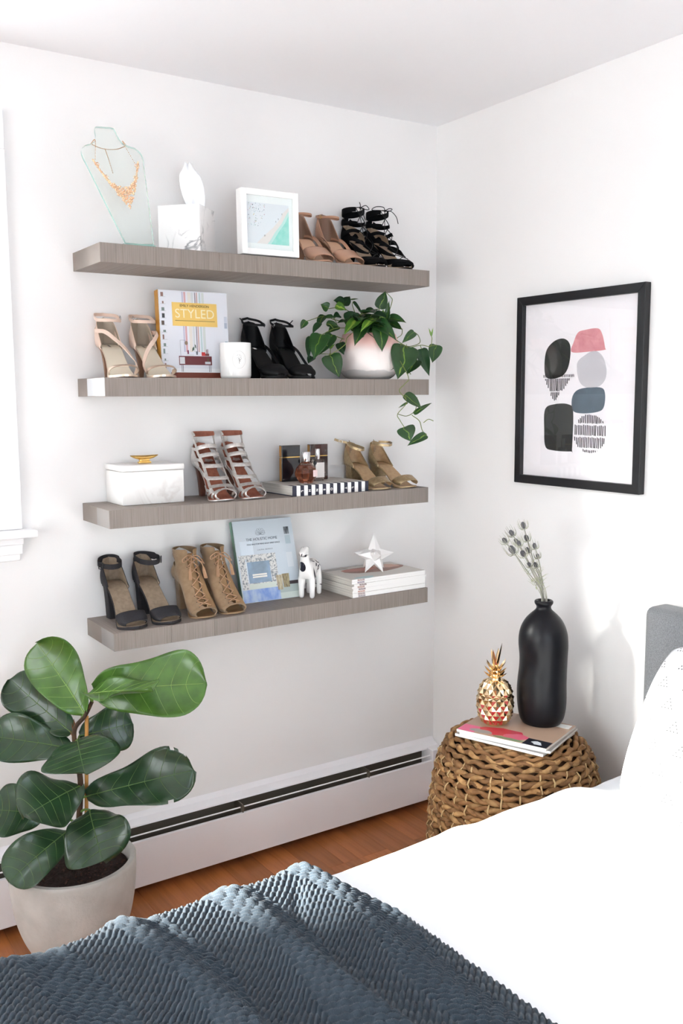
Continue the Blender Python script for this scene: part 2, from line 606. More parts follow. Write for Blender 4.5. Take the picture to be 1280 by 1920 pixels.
BED_Z, BED_Y = 0.500, -1.05
M_DUVET = mat('white_cotton', '#eef0f4', 0.85, bump=0.04, bump_scale=300, sheen=0.1)
M_HEAD = fabric_weave('grey_upholstery', '#8b8d90', '#5f6165', 700)
bed = thing('bed_frame', 'grey upholstered bed with rounded headboard against the wall', 'bed', (-1.1, -1.85, 0))


def rounded_box(mb, x0, x1, y0, y1, z0, z1, r, seg=4):
    """Box with all edges rounded (superellipse style shell)."""
    n = 6 * seg
    cx, cy, cz = (x0 + x1) / 2, (y0 + y1) / 2, (z0 + z1) / 2
    hx, hy, hz = (x1 - x0) / 2, (y1 - y0) / 2, (z1 - z0) / 2

    def pos(a, c):
        t = []
        P = []
        for k in range(4 * seg + 4):
            q, s = divmod(k, seg + 1)
            ang = (q + s / seg) * PI / 2
            sx = (1, -1, -1, 1)[q]; sy = (1, 1, -1, -1)[q]
            P.append((sx * (hx - r) + (r - a) * math.cos(ang), sy * (hy - r) + (r - a) * math.sin(ang)))
        return [(cx + x, cy + y, c) for x, y in P]
    rows = []
    for s in range(seg + 1):
        t = s / seg * PI / 2
        rows.append(pos(r - r * math.sin(t), z0 + r - r * math.cos(t)))
    for s in range(seg + 1):
        t = s / seg * PI / 2
        rows.append(pos(r - r * math.cos(t), z1 - r + r * math.sin(t)))
    o = len(mb.v)
    mb.grid(rows, cv=True, flip=True)
    k = 4 * seg + 4
    mb.f.append(tuple(o + k - 1 - i for i in range(k))); mb.mi.append(0)
    e = o + (len(rows) - 1) * k
    mb.f.append(tuple(e + i for i in range(k))); mb.mi.append(0)
    return mb


ox, oy = 1.1, 1.85
b = MB()
rounded_box(b, -0.105 + ox, -0.012 + ox, -2.72 + oy, -1.028 + oy, 0.12, 0.942, 0.024, 4)
b.build('headboard', M_HEAD, bed, smooth=True)
b = MB()
rounded_box(b, -2.13 + ox, -0.10 + ox, -2.69 + oy, -1.09 + oy, 0.10, 0.27, 0.02, 3)
b.build('side_rail', M_HEAD, bed, smooth=True)
for lx, ly in ((-2.05, -2.6), (-2.05, -1.18), (-0.2, -2.6), (-0.2, -1.18)):
    MB().lathe([(0.02, 0), (0.022, 0.01), (0.028, 0.10)], 14).build('leg', mat('leg_wood', '#2a211b', 0.5), bed, smooth=True, loc=(lx + ox, ly + oy, 0))

# mattress and the duvet laid over it
mt = MB()
rounded_box(mt, -2.10, -0.11, -2.66, -1.11, 0.272, 0.465, 0.05, 4)
tag(mt.build('mattress', mat('mattress_ticking', '#e8e6e2', 0.9), smooth=True), 'white mattress under the white duvet', 'mattress')

du = []
nxs, nys = 110, 150
rngd = np.random.RandomState(5)
wav = [(rngd.uniform(2, 9), rngd.uniform(2, 9), rngd.uniform(0, 6.28), rngd.uniform(0.0015, 0.004)) for _ in range(10)]


def duvet_z(x, y):
    z = 0.0
    for a, c, p, h in wav:
        z += h * math.sin(a * x + c * y + p)
    # two soft creases and a bigger dent by the wicker table
    z += 0.010 * math.exp(-((x + 0.45 + 0.4 * (y + 1.05)) / 0.05) ** 2) - 0.008 * math.exp(-((x + 0.36 + 0.35 * (y + 1.05)) / 0.05) ** 2)
    z += 0.009 * math.exp(-((x + 1.0 - 0.5 * (y + 1.9)) / 0.035) ** 2) * math.exp(-((y + 1.75) / 0.25) ** 2)
    z -= 0.012 * math.exp(-((x + 0.72) / 0.05) ** 2) * math.exp(-((y + 1.07) / 0.12) ** 2)
    return z


prof_y = []
r = 0.05
y_far, y_near = BED_Y, -2.72
for s in np.linspace(0, 1, 12):
    prof_y.append((y_far + 0.006, 0.24 + s * (BED_Z - r - 0.24)))
for s in np.linspace(0, 1, 10)[1:]:
    t = s * PI / 2
    prof_y.append((y_far - r + r * math.cos(t), BED_Z - r + r * math.sin(t)))
for s in np.linspace(0, 1, 90)[1:-1]:
    prof_y.append((y_far - r + s * (y_near + r - y_far + r), BED_Z))
for s in np.linspace(0, 1, 10):
    t = PI / 2 * (1 - s)
    prof_y.append((y_near + r - r * math.cos(t), BED_Z - r + r * math.sin(t)))
for s in np.linspace(0, 1, 8)[1:]:
    prof_y.append((y_near - 0.004, BED_Z - r + s * (0.24 - BED_Z + r)))
for x in np.linspace(-2.12, -0.108, nxs):
    row = []
    for y, z in prof_y:
        dz = duvet_z(x, y) if z > 0.44 else 0
        wob = 0.010 * math.sin(9 * x + 2.0) + 0.006 * math.sin(23 * x) if z < 0.49 else 0.006 * math.sin(9 * x + 2.0) * max(0, 1 - abs(y - y_far) / 0.12)
        foot = 0.0
        if x < -2.05 and z > 0.3:
            foot = -0.05 * ((-2.05 - x) / 0.07) ** 2
        row.append((x, y + (wob if y > -1.5 else -wob), z + dz + foot))
    du.append(row)
d = MB().grid(du, flip=True)
tag(d.build('duvet', M_DUVET, smooth='all', solid=0.018), 'plain white duvet spread over the bed', 'bedding')

# ---- pillow with small dotted triangles
def pillow_mat():
    m = bpy.data.materials.new('dotted_triangle_cotton')
    m.use_nodes = True
    nt = m.node_tree
    bs = nt.nodes['Principled BSDF']
    bs.inputs['Roughness'].default_value = 0.85
    uv = nt.nodes.new('ShaderNodeUVMap')
    sep = nt.nodes.new('ShaderNodeSeparateXYZ')
    nt.links.new(uv.outputs[0], sep.inputs[0])

    def M(op, a, bb=None):
        nd = nt.nodes.new('ShaderNodeMath')
        nd.operation = op
        for i, v in enumerate((a, bb)):
            if v is None:
                continue
            if isinstance(v, (int, float)):
                nd.inputs[i].default_value = v
            else:
                nt.links.new(v, nd.inputs[i])
        return nd.outputs[0]
    cw, ch = 0.074, 0.052
    u = M('DIVIDE', sep.outputs[0], cw)
    v = M('DIVIDE', sep.outputs[1], ch)
    rowi = M('FLOOR', v)
    off = M('MULTIPLY', M('MODULO', rowi, 2.0), 0.5)
    fu = M('MULTIPLY', M('SUBTRACT', M('FRACT', M('ADD', u, off)), 0.5), cw)
    fv = M('MULTIPLY', M('SUBTRACT', M('FRACT', v), 0.5), ch)
    tot = None
    for px, py in ((0, .0125), (-.0045, .0045), (.0045, .0045), (-.009, -.0035), (.009, -.0035), (-.0135, -.0115), (-.0045, -.0115), (.0045, -.0115), (.0135, -.0115)):
        dx = M('SUBTRACT', fu, px)
        dy = M('SUBTRACT', fv, py)
        dd = M('ADD', M('MULTIPLY', dx, dx), M('MULTIPLY', dy, dy))
        c = M('LESS_THAN', dd, 0.0017 ** 2)
        tot = c if tot is None else M('MAXIMUM', tot, c)
    mx = nt.nodes.new('ShaderNodeMixRGB')
    mx.inputs[1].default_value = (*lin('#eff0f4'), 1)
    mx.inputs[2].default_value = (*lin('#25262a'), 1)
    nt.links.new(tot, mx.inputs[0])
    nt.links.new(mx.outputs[0], bs.inputs['Base Color'])
    return m


def pillow(name, w, h, t, m, nseg=36):
    """Pillow lying in local XY (w along X, h along Y), thickness along Z."""
    V, Fc, UV = [], [], []
    N = nseg
    for side in (1, -1):
        base = len(V)
        for i in range(N + 1):
            for j in range(N + 1):
                u, v = 2 * i / N - 1, 2 * j / N - 1
                x = u * w / 2 * (1 - 0.08 * v ** 4)
                y = v * h / 2 * (1 - 0.10 * u ** 4)
                e = max(0.0, (1 - abs(u) ** 3)) ** 0.5 * max(0.0, (1 - abs(v) ** 3)) ** 0.5
                z = side * t / 2 * e + 0.006 * math.sin(5 * u + 3 * v) * e
                V.append((x, y, z))
                UV.append((x + 0.5, y + 0.5))
        for i in range(N):
            for j in range(N):
                a = base + i * (N + 1) + j
                q = (a, a + N + 1, a + N + 2, a + 1)
                Fc.append(q if side > 0 else q[::-1])
    me = bpy.data.meshes.new(name)
    me.from_pydata(V, [], Fc)
    uvl = me.uv_layers.new(name='UVMap')
    for p in me.polygons:
        p.use_smooth = True
        for li in p.loop_indices:
            uvl.data[li].uv = UV[me.loops[li].vertex_index]
    bm = bmesh.new(); bm.from_mesh(me)
    bmesh.ops.remove_doubles(bm, verts=bm.verts, dist=0.0004)
    bm.to_mesh(me); bm.free()
    me.materials.append(m)
    o = bpy.data.objects.new(name, me)
    COL.objects.link(o)
    return o


pl = pillow('pillow', 0.68, 0.45, 0.17, pillow_mat())
tag(pl, 'white pillow printed with tiny dotted triangles leaning on the headboard', 'pillow')
# local X along -Y world, local Y up the lean, face towards the foot of the bed
xdir = Vector((0.10, -1, 0)).normalized()
ydir = Vector((0.52, 0.10, 0.84))
ydir = (ydir - xdir * ydir.dot(xdir)).normalized()
zdir = xdir.cross(ydir)
pl.matrix_world = frame_matrix((-0.285, -1.535, 0.712), xdir, ydir, zdir)

# ---- chunky knitted throw
def throw_mesh():
    du_ = 0.0026
    xs = np.arange(-2.22, -1.13, du_)
    # v runs across the bed, then over the far edge and down
    v0, v1 = -2.25, -0.80
    vs = np.arange(v0, v1, du_)
    U, Vv = np.meshgrid(xs, vs, indexing='ij')
    edge = BED_Y + 0.024
    # slanted right border
    xr = -1.128 - 0.02 * (Vv + 1.65) - 0.06 * np.clip((Vv + 1.3) / 0.3, 0, 1)
    X = xr + (U + 1.13) * (1.0)
    # folds: ridges running across the bed
    rid = [(-1.20, 0.013, 0.052, 0.04, 0.3), (-1.40, 0.018, 0.040, -0.10, 1.2), (-1.615, 0.028, 0.034, -0.16, 2.4), (-1.82, 0.012, 0.050, 0.02, 0.2), (-2.02, 0.02, 0.06, 0.0, 1.0)]
    H = np.full_like(X, 0.006)
    for x0, a, s, k, p in rid:
        xc = x0 + k * (Vv + 1.05) + 0.02 * np.sin(6 * Vv + p)
        sL = np.where(X < xc, s * 1.15, s * 0.75)
        grow = 1 + 1.5 * np.clip((-1.12 - Vv) / 0.35, 0, 1)
        H = H + a * grow * (0.75 + 0.25 * np.sin(5 * Vv + p * 2)) * np.exp(-((X - xc) / sL) ** 2)
    # short sharp tuck near the lit corner
    H -= 0.008 * np.exp(-(((X + 1.285) - 0.55 * (Vv + 1.16)) / 0.018) ** 2) * np.exp(-((Vv + 1.17) / 0.07) ** 2)
    # duvet height under
    r = 0.055
    s = Vv - (edge - r)
    arc = r * PI / 2
    Y = np.where(s < 0, Vv, np.where(s < arc, edge - r + r * np.sin(np.clip(s / r, 0, PI / 2)), edge))
    Zb = np.where(s < 0, BED_Z + 0.014, np.where(s < arc, BED_Z + 0.014 - r + r * np.cos(np.clip(s / r, 0, PI / 2)), BED_Z + 0.014 - r - (s - arc)))
    NY = np.where(s < 0, 0, np.where(s < arc, np.sin(np.clip(s / r, 0, PI / 2)), 1))
    NZ = np.where(s < 0, 1, np.where(s < arc, np.cos(np.clip(s / r, 0, PI / 2)), 0))
    # arc length along x so that stitches keep their size on the folds
    dH = np.gradient(H, axis=0) / du_
    S = np.cumsum(np.sqrt(1 + dH ** 2), axis=0) * du_
    # herringbone knit
    per, amp, pitch, bead = 0.19, 0.055, 0.0150, 0.0165
    tri = np.abs(((S / per) % 1.0) * 2 - 1) * amp * 1.6
    ph = (Vv + tri) / pitch
    row = np.floor(ph)
    cr = np.abs(np.sin(PI * ph)) ** 0.55
    bd = np.abs(np.sin(PI * (S / bead + 0.5 * (row % 2) + 0.13 * np.sin(row * 1.7)))) ** 0.5
    K = 0.0115 * cr * (0.42 + 0.58 * bd)
    D = H + K
    PX, PY, PZ = X, Y + NY * D, Zb + NZ * D
    # the right border is rolled under
    e = np.clip((np.arange(len(xs))[:, None] - (len(xs) - 10)) / 9.0, 0, 1)
    PZ = PZ - e * e * (H - 0.001) * NZ
    P = np.stack([PX, PY, PZ], -1)
    n, k = P.shape[:2]
    idx = np.arange(n * k).reshape(n, k)
    q = np.stack([idx[:-1, :-1], idx[1:, :-1], idx[1:, 1:], idx[:-1, 1:]], -1).reshape(-1, 4)
    me = bpy.data.meshes.new('knit_throw')
    me.vertices.add(n * k)
    me.vertices.foreach_set('co', P.reshape(-1))
    me.loops.add(q.size)
    me.loops.foreach_set('vertex_index', q.reshape(-1))
    me.polygons.add(len(q))
    me.polygons.foreach_set('loop_start', np.arange(0, q.size, 4))
    me.polygons.foreach_set('use_smooth', np.ones(len(q), bool))
    me.update(calc_edges=True)
    return me


tm = throw_mesh()
tm.materials.append(mat('chenille_yarn', '#36424d', 0.95, col2='#2d3843', scale=(60, 60, 60), sheen=0.15, bump=0.5, bump_scale=700))
to = bpy.data.objects.new('knit_throw', tm)
COL.objects.link(to)
tag(to, 'chunky slate blue herringbone knit throw bunched over the bed corner', 'blanket')

# ------------------------------------------------------------------ woven wicker side table
BX, BY = -0.285, -0.735
wick = thing('wicker_side_table', 'round woven natural wicker drum table beside the bed', 'side table', (BX, BY, 0))
M_ROPE = mat('water_hyacinth', '#9d744a', 0.7, col2='#6b4625', scale=(40, 40, 90), detail=4, lo=0.25, hi=0.75, rand=0.22, bump=0.4)
M_ROPE2 = mat('water_hyacinth_pale', '#b58f5f', 0.7, col2='#875f36', scale=(50, 50, 60), detail=4, lo=0.3, hi=0.7, rand=0.25, bump=0.4)
M_STAKE = mat('rattan_stake', '#c2a577', 0.6)


def wick_r(z):
    zs = [0.0, 0.1, 0.2, 0.3, 0.4, 0.46, 0.49, 0.51]
    rs = [0.244, 0.250, 0.250, 0.246, 0.234, 0.220, 0.205, 0.186]
    return float(np.interp(z, zs, rs))


wrg = random.Random(11)


def rope_row(R, z, idx, tilt=0.0):
    tw = max(6, int(round(2 * PI * R / 0.056)))
    sgn = 1 if idx % 2 == 0 else -1
    for st in range(2):
        a0 = wrg.uniform(0, 6.28)
        N = tw * 11
        P, rr = [], []
        for k in range(N):
            th = 2 * PI * k / N
            ph = sgn * tw * th + st * PI + a0
            jr = 0.0025 * math.sin(7 * th + idx) + 0.002 * math.sin(13 * th + st + idx * 2)
            jz = 0.002 * math.sin(5 * th + idx * 1.3)
            rad = R + jr * 0.6 + 0.0036 * math.cos(ph)
            P.append((rad * math.cos(th), rad * math.sin(th), z + jz * 0.5 + 0.0038 * math.sin(ph)))
            rr.append(0.0079 * (0.9 + 0.16 * math.sin(3 * tw * th * 0.37 + st + idx)))
        MB().tube(P, rr, 7, closed=True).build('strand', M_ROPE if (idx + st) % 3 else M_ROPE2, wick, smooth='all')


prof_w = [(wick_r(z), z) for z in np.linspace(0.012, 0.49, 40)] + [(0.2, 0.4985), (0.19, 0.508), (0.178, 0.514), (0.16, 0.518), (0.14, 0.5195), (0.02, 0.5195)]
seg_w = [0.0]
for p_, q_ in zip(prof_w, prof_w[1:]):
    seg_w.append(seg_w[-1] + math.hypot(q_[0] - p_[0], q_[1] - p_[1]))
idx, dist = 0, 0.003
while dist < seg_w[-1]:
    rope_row(float(np.interp(dist, seg_w, [p_[0] for p_ in prof_w])), float(np.interp(dist, seg_w, [p_[1] for p_ in prof_w])), idx)
    dist += 0.0188
    idx += 1
core = [(0.0, 0.012), (0.236, 0.012), (0.240, 0.1), (0.240, 0.2), (0.236, 0.3), (0.224, 0.4), (0.208, 0.46), (0.19, 0.49), (0.165, 0.508), (0.0, 0.51)]
MB().lathe(core[1:-1], 40).build('inner_drum', mat('wicker_dark', '#4b321c', 0.8), wick, smooth='all')
for k in range(30):
    th = 2 * PI * (k + 0.4 * wrg.random()) / 30
    b = MB()
    for off in (-0.007, 0.007):
        P = []
        for j in range(44):
            z = 0.02 + j * (0.47 / 43)
            rr = wick_r(z) + 0.006 + 0.0065 * math.sin(PI * (z - 0.016) / 0.0196 + PI * (k % 2) + PI / 2)
            t2 = th + off * 0.5
            P.append((rr * math.cos(t2), rr * math.sin(t2), z))
        b.tube(P, 0.0016, 5)
    b.build('stake', M_STAKE, wick, smooth='all')
TABLE_Z = 0.5325

# ------------------------------------------------------------------ magazines
def magazine(name, label, loc, rotz, L, Wd, th, cover, spine, group, prints=(), mat_page=None):
    """Length along X, depth along Y; spine edge at -Y."""
    t = thing(name, label, 'magazine', loc, rotz, group)
    MB().span(-L / 2 + 0.001, L / 2 - 0.001, -Wd / 2 + 0.0006, Wd / 2 - 0.001, 0.0004, th - 0.0004).build('page_block', mat_page or M_PAPER, t)
    c = MB().span(-L / 2, L / 2, -Wd / 2, Wd / 2, th - 0.0005, th).span(-L / 2, L / 2, -Wd / 2, Wd / 2, 0, 0.0005)
    c.build('cover', cover, t)
    MB().span(-L / 2, L / 2, -Wd / 2 - 0.0004, -Wd / 2 + 0.0004, 0, th).build('spine', spine, t)
    for q, (out, m) in enumerate(prints):
        MB().prism(out, th, th + 0.0001 + 0.00007 * q).build('cover_print', m, t)
    return t


def blob(cx, cy, rx, ry, n=18, seed=0, j=0.18):
    g = random.Random(seed)
    ph = [g.uniform(0, 6.28) for _ in range(3)]
    return [(cx + rx * math.cos(a) * (1 + j * math.sin(2 * a + ph[0]) + j * 0.6 * math.sin(3 * a + ph[1])),
             cy + ry * math.sin(a) * (1 + j * math.sin(2 * a + ph[0]) + j * 0.6 * math.sin(5 * a + ph[2]))) for a in [2 * PI * k / n for k in range(n)]]


def rect(x0, y0, x1, y1):
    return [(x0, y0), (x1, y0), (x1, y1), (x0, y1)]


def pm(name, c, rough=0.35):
    return mat(name, c, rough)


M_SPINE = mat('white_spine', '#f1f0ee', 0.4)
C_TAN, C_PINK, C_RED, C_GRN, C_NAVY, C_GREY = pm('print_tan', '#b79b86'), pm('print_pink', '#e8638f'), pm('print_red', '#c82b45'), pm('print_green', '#76906a'), pm('print_navy', '#23242f'), pm('print_grey', '#9d9a97')
C_ROSE, C_TEAL, C_BROWN, C_SKIN = pm('print_rose', '#d9657f'), pm('print_teal', '#a9c3c6'), pm('print_brown', '#8d5d4b'), pm('print_skin', '#c99a85')
mrot = math.atan2(-0.256, 0.10)
mc = Vector((-0.300, -0.752, TABLE_Z))
tl = ['glossy magazine with red flower cover, topmost under the black vase', 'magazine with white spine in the middle under the black vase', 'lowest magazine lying directly on the wicker table']
tops = []
th_ = [0.0075, 0.007, 0.0075]
zz = TABLE_Z
for k in (2, 1, 0):
    pr_ = []
    if k == 0:
        pr_ = [(rect(-0.136, -0.108, -0.085, -0.055), C_PINK), (blob(-0.02, -0.06, 0.055, 0.035, seed=1), C_RED), (blob(0.03, -0.075, 0.035, 0.025, seed=2), C_ROSE),
               (blob(-0.07, -0.085, 0.03, 0.015, seed=3), C_GREY), (blob(0.02, -0.098, 0.04, 0.009, seed=8), C_GRN), (rect(0.065, -0.108, 0.136, -0.06), C_NAVY),
               (blob(0.10, -0.085, 0.018, 0.010, seed=5, j=0.3), pm('print_white', '#dfe4ea')), (rect(0.09, 0.07, 0.13, 0.10), pm('print_label', '#e9e9e6'))]
    magazine('magazine', tl[k], (mc.x + (0, 0.006, -0.003)[k], mc.y + (0, -0.004, 0.002)[k], zz), mrot + (0, 0.03, -0.03)[k], 0.275, 0.218, th_[k], C_TAN if k == 0 else C_GREY, M_SPINE, 'magazines on the wicker table', pr_)
    zz += th_[k] + 0.0003
MAG_Z = zz

# ------------------------------------------------------------------ black vase, dried thistles, gold pineapple
vase = thing('bottle_vase', 'tall matte black bottle vase on the magazines', 'vase', (-0.205, -0.757, MAG_Z))
vp = [(0.0005, 0.0), (0.05, 0.0), (0.058, 0.004), (0.065, 0.018), (0.071, 0.05), (0.0735, 0.09), (0.0728, 0.13), (0.0712, 0.165), (0.0712, 0.20), (0.0725, 0.232), (0.0705, 0.262), (0.064, 0.287), (0.053, 0.308),
      (0.040, 0.323), (0.029, 0.333), (0.0225, 0.340), (0.021, 0.347), (0.0235, 0.352), (0.0265, 0.357), (0.0268, 0.363), (0.024, 0.366), (0.0195, 0.3655), (0.017, 0.362), (0.016, 0.35), (0.0165, 0.335), (0.03, 0.31), (0.05, 0.28), (0.0005, 0.26)]
pp = spline(vp[:21], 90)
pin = spline(vp[20:], 16)
vb = MB().lathe([tuple(p) for p in pp] + [tuple(p) for p in pin[1:]], 56)
for i, (x, y, z) in enumerate(vb.v):
    r_ = math.hypot(x, y)
    if r_ > 0.03:
        a = math.atan2(y, x)
        k1 = max(0, math.cos(a - math.radians(165))) ** 2
        k2 = max(0, math.cos(a + math.radians(60))) ** 2
        f_ = 1 - 0.075 * k1 * math.exp(-((z - 0.185) / 0.05) ** 2) - 0.05 * k2 * math.exp(-((z - 0.11) / 0.05) ** 2) + 0.02 * math.sin(a + 1) * math.sin(9 * z)
        vb.v[i] = (x * f_, y * f_, z)
vb.build('vase_body', mat('black_stoneware', '#0a0a0f', 0.37, col2='#0e0e14', scale=(30, 30, 30), bump=0.05, bump_scale=90, spec=0.35), vase, smooth='all')

M_STEM = mat('dry_stem', '#a3a196', 0.8, rand=0.2)
M_BRACT = mat('dry_bract', '#a9aa98', 0.8, rand=0.25)
M_CONE = mat('thistle_cone', '#5b5a5e', 0.9, bump=0.6, bump_scale=900, rand=0.2)
heads = [(-0.288, -0.752, 1.147, 0.0105), (-0.338, -0.757, 1.130, 0.010), (-0.352, -0.745, 1.108, 0.010), (-0.326, -0.775, 1.102, 0.009), (-0.318, -0.740, 1.078, 0.014), (-0.305, -0.770, 1.070, 0.011),
         (-0.268, -0.745, 1.108, 0.010), (-0.262, -0.772, 1.088, 0.009), (-0.252, -0.735, 1.070, 0.009), (-0.246, -0.762, 1.030, 0.009), (-0.225, -0.748, 1.052, 0.0075), (-0.298, -0.735, 1.100, 0.009), (-0.275, -0.765, 1.035, 0.008)]
sb = Vector((-0.205, -0.757, MAG_Z + 0.33))
hl = ['dried thistle stem with the highest head, leaning from the black vase']
trg = random.Random(21)
for i, (x, y, z, hr) in enumerate(heads):
    base = sb + Vector((trg.uniform(-0.008, 0.008), trg.uniform(-0.008, 0.008), -0.06))
    lb = {0: 'dried thistle stem with the highest head, leaning from the black vase', 1: 'dried thistle stem reaching second highest above the black vase', 2: 'dried thistle stem with the leftmost head over the black vase', 4: 'dried thistle stem with the largest dark head in the black vase', 10: 'short thin dried thistle stem, rightmost in the black vase'}.get(i, 'dried grey thistle stem in the middle of the bunch in the black vase')
    t = thing('thistle_stem', lb, 'dried flower', base, 0, 'dried thistles in the black vase')
    e = Vector((x, y, z)) - base
    neck = (sb - base) + Vector((trg.uniform(-0.01, 0.006), trg.uniform(-0.009, 0.009), 0.045))
    mid = neck.lerp(e, 0.55) + Vector((0.012 * trg.uniform(0.2, 1), trg.uniform(-0.008, 0.008), 0))
    MB().tube(spline([(0, 0, 0), neck, mid, e], 22), 0.0013, 6).build('stem', M_STEM, t, smooth='all')
    d_ = (e - mid).normalized()
    q = d_.to_track_quat('Z', 'Y')
    c = MB().ball((0, 0, 0), (hr * 0.66, hr * 0.66, hr * 1.05), 12, 9)
    cone = c.build('seed_head', M_CONE, t, smooth='all', loc=e)
    cone.rotation_mode = 'QUATERNION'; cone.rotation_quaternion = q
    bm_ = MB()
    for k in range(14):
        a = 2 * PI * k / 14 + trg.uniform(-0.2, 0.2)
        l = hr * trg.uniform(2.0, 3.1)
        o_ = Vector((math.cos(a), math.sin(a), 0))
        P = [o_ * hr * 0.35 + Vector((0, 0, -hr * 1.1)), o_ * hr * 1.25 + Vector((0, 0, -hr * 0.6)), o_ * hr * 1.5 + Vector((0, 0, l - hr * 1.1))]
        bm_.tube(spline(P, 7), list(np.linspace(0.0010, 0.00025, 7)), 4)
    br = bm_.build('bracts', M_BRACT, t, smooth='all', loc=e)
    br.rotation_mode = 'QUATERNION'; br.rotation_quaternion = q
    if i % 2 == 0:
        lf = MB()
        for k in range(7):
            a = trg.uniform(0, 6.28)
            p0 = neck.lerp(mid, trg.uniform(0.3, 1.0))
            o_ = Vector((math.cos(a), math.sin(a), 0.8)).normalized()
            lf.tube(spline([p0, p0 + o_ * 0.012, p0 + o_ * 0.026 + Vector((0, 0, -0.002))], 6), list(np.linspace(0.0016, 0.0003, 6)), 4, flat=0.5)
        lf.build('dry_leaves', mat('dry_leaf', '#b3b596', 0.8), t, smooth='all')

pine = thing('pineapple_ornament', 'shiny gold ceramic pineapple jar with spiky crown on the magazines', 'ornament', (-0.328, -0.690, MAG_Z))
M_PINE = mat('rose_gold_mirror', '#f1d6ac', 0.10, 1.0)


def pine_r(z):
    return float(np.interp(z, [0, 0.006, 0.02, 0.045, 0.075, 0.1, 0.115, 0.128, 0.136], [0.030, 0.036, 0.045, 0.0505, 0.0515, 0.047, 0.041, 0.031, 0.018]))


def pine_body(z0, z1, rows, N, name, off=0):
    P = MB()
    dz = (z1 - z0) / rows
    for i in range(-1, rows + 1):
        for j in range(N):
            zc = z0 + (i + 0.5) * dz
            ac = 2 * PI * (j + 0.5 * ((i + off) % 2)) / N
            w = PI / N

            def pt(a, z, k=1.0):
                z = min(max(z, z0), z1)
                r_ = pine_r(z) * k
                return (r_ * math.cos(a), r_ * math.sin(a), z)
            zc_ = min(max(zc, z0 + 0.15 * dz), z1 - 0.15 * dz)
            ap_r = pine_r(zc_) + (0.0052 if z0 <= zc <= z1 else 0.0015)
            ap = (ap_r * math.cos(ac), ap_r * math.sin(ac), zc_ + 0.001)
            V = [pt(ac - w, zc), pt(ac, zc - dz), pt(ac + w, zc), pt(ac, zc + dz), ap]
            P.add(V, [(0, 1, 4), (1, 2, 4), (2, 3, 4), (3, 0, 4)])
    P.lathe([(pine_r(z0) * 0.98, z0), (pine_r((z0 + z1) / 2) * 0.98, (z0 + z1) / 2), (pine_r(z1) * 0.98, z1)], N)
    return P.build(name, M_PINE, pine)


pine_body(0.0, 0.0885, 6, 14, 'jar_body')
pine_body(0.0895, 0.134, 3, 14, 'jar_lid', 1)
crown = [(0.0, 0.10, 0.012, 3), (0.7, 0.085, 0.024, 5), (1.0, 0.05, 0.030, 6), (1.25, 0.034, 0.027, 7)]
crg = random.Random(4)
zb = 0.128
MB().lathe([(0.018, zb), (0.0155, zb + 0.012), (0.014, zb + 0.03), (0.010, zb + 0.045)], 14).build('crown_core', M_PINE, pine, smooth=True)
for li, (tilt, ln, out, cnt) in enumerate([(0.22, 0.060, 0.005, 4), (0.75, 0.038, 0.010, 6), (1.0, 0.030, 0.012, 7), (1.15, 0.026, 0.013, 8)]):
    z_ = zb + (0.040, 0.030, 0.020, 0.010)[li]
    for k in range(cnt):
        a = 2 * PI * (k + 0.5 * li) / cnt + 0.3
        l2 = ln * (1.25 if (li == 0 and k == 3) else crg.uniform(0.85, 1.05))
        o_ = Vector((math.cos(a), math.sin(a), 0))
        s_ = Vector((-math.sin(a), math.cos(a), 0))
        d_ = (o_ * math.sin(tilt) + Vector((0, 0, math.cos(tilt))))
        rows = []
        for s in np.linspace(0, 1, 7):
            c_ = o_ * out * 0.8 + Vector((0, 0, z_)) + d_ * l2 * s + Vector((0, 0, 0.25 * l2 * s * s * math.sin(tilt)))
            w_ = 0.0105 * (1 - s) ** 0.8 * (0.7 + 0.6 * s) + 0.0003
            nrm = s_.cross(d_).normalized() * -1
            rows.append([c_ - s_ * w_, c_ + nrm * w_ * 0.55, c_ + s_ * w_, c_ - nrm * w_ * 0.25])
        MB().grid(rows, cv=True).build('crown_leaf', M_PINE, pine, smooth=True)

# ------------------------------------------------------------------ framed abstract print on the right wall
art = thing('framed_print', 'large black framed abstract print of stacked pebble shapes', 'picture', (0, -0.686, 1.5265))
# local: X away from wall is -x world ; build directly in world-aligned offsets
aw, ah, fw_, fd = 0.500, 0.588, 0.0265, 0.024
M_FRAME = mat('black_frame', '#17171a', 0.35, bump=0.03, bump_scale=60)
ix, iz = aw / 2 - fw_, ah / 2 - fw_


def bar(pts, name):
    """pts: outer a, outer b, inner b, inner a in (y,z); bevelled front."""
    V = [(-0.001, y, z) for y, z in pts] + [(-fd, y, z) for y, z in pts]
    MB().add(V, [(0, 1, 2, 3), (7, 6, 5, 4)] + [(k, 4 + k, 4 + (k + 1) % 4, (k + 1) % 4) for k in range(4)]).build(name, M_FRAME, art, bevel=0.0015)


A2, H2 = aw / 2, ah / 2
bar([(-A2, H2), (A2, H2), (ix, iz), (-ix, iz)], 'frame_rail')
bar([(A2, -H2), (-A2, -H2), (-ix, -iz), (ix, -iz)], 'frame_rail')
bar([(A2, H2), (A2, -H2), (ix, -iz), (ix, iz)], 'frame_stile')
bar([(-A2, -H2), (-A2, H2), (-ix, iz), (-ix, -iz)], 'frame_stile')
MB().span(-0.009, -0.006, -ix - 0.004, ix + 0.004, -iz - 0.004, iz + 0.004).build('print_paper', mat('print_paper', '#f4f2f3', 0.6), art)
MB().span(-0.0135, -0.012, -ix - 0.003, ix + 0.003, -iz - 0.003, iz + 0.003).build('glass_pane', pane_mat('picture_glass', (0.99, 0.985, 0.99)), art)


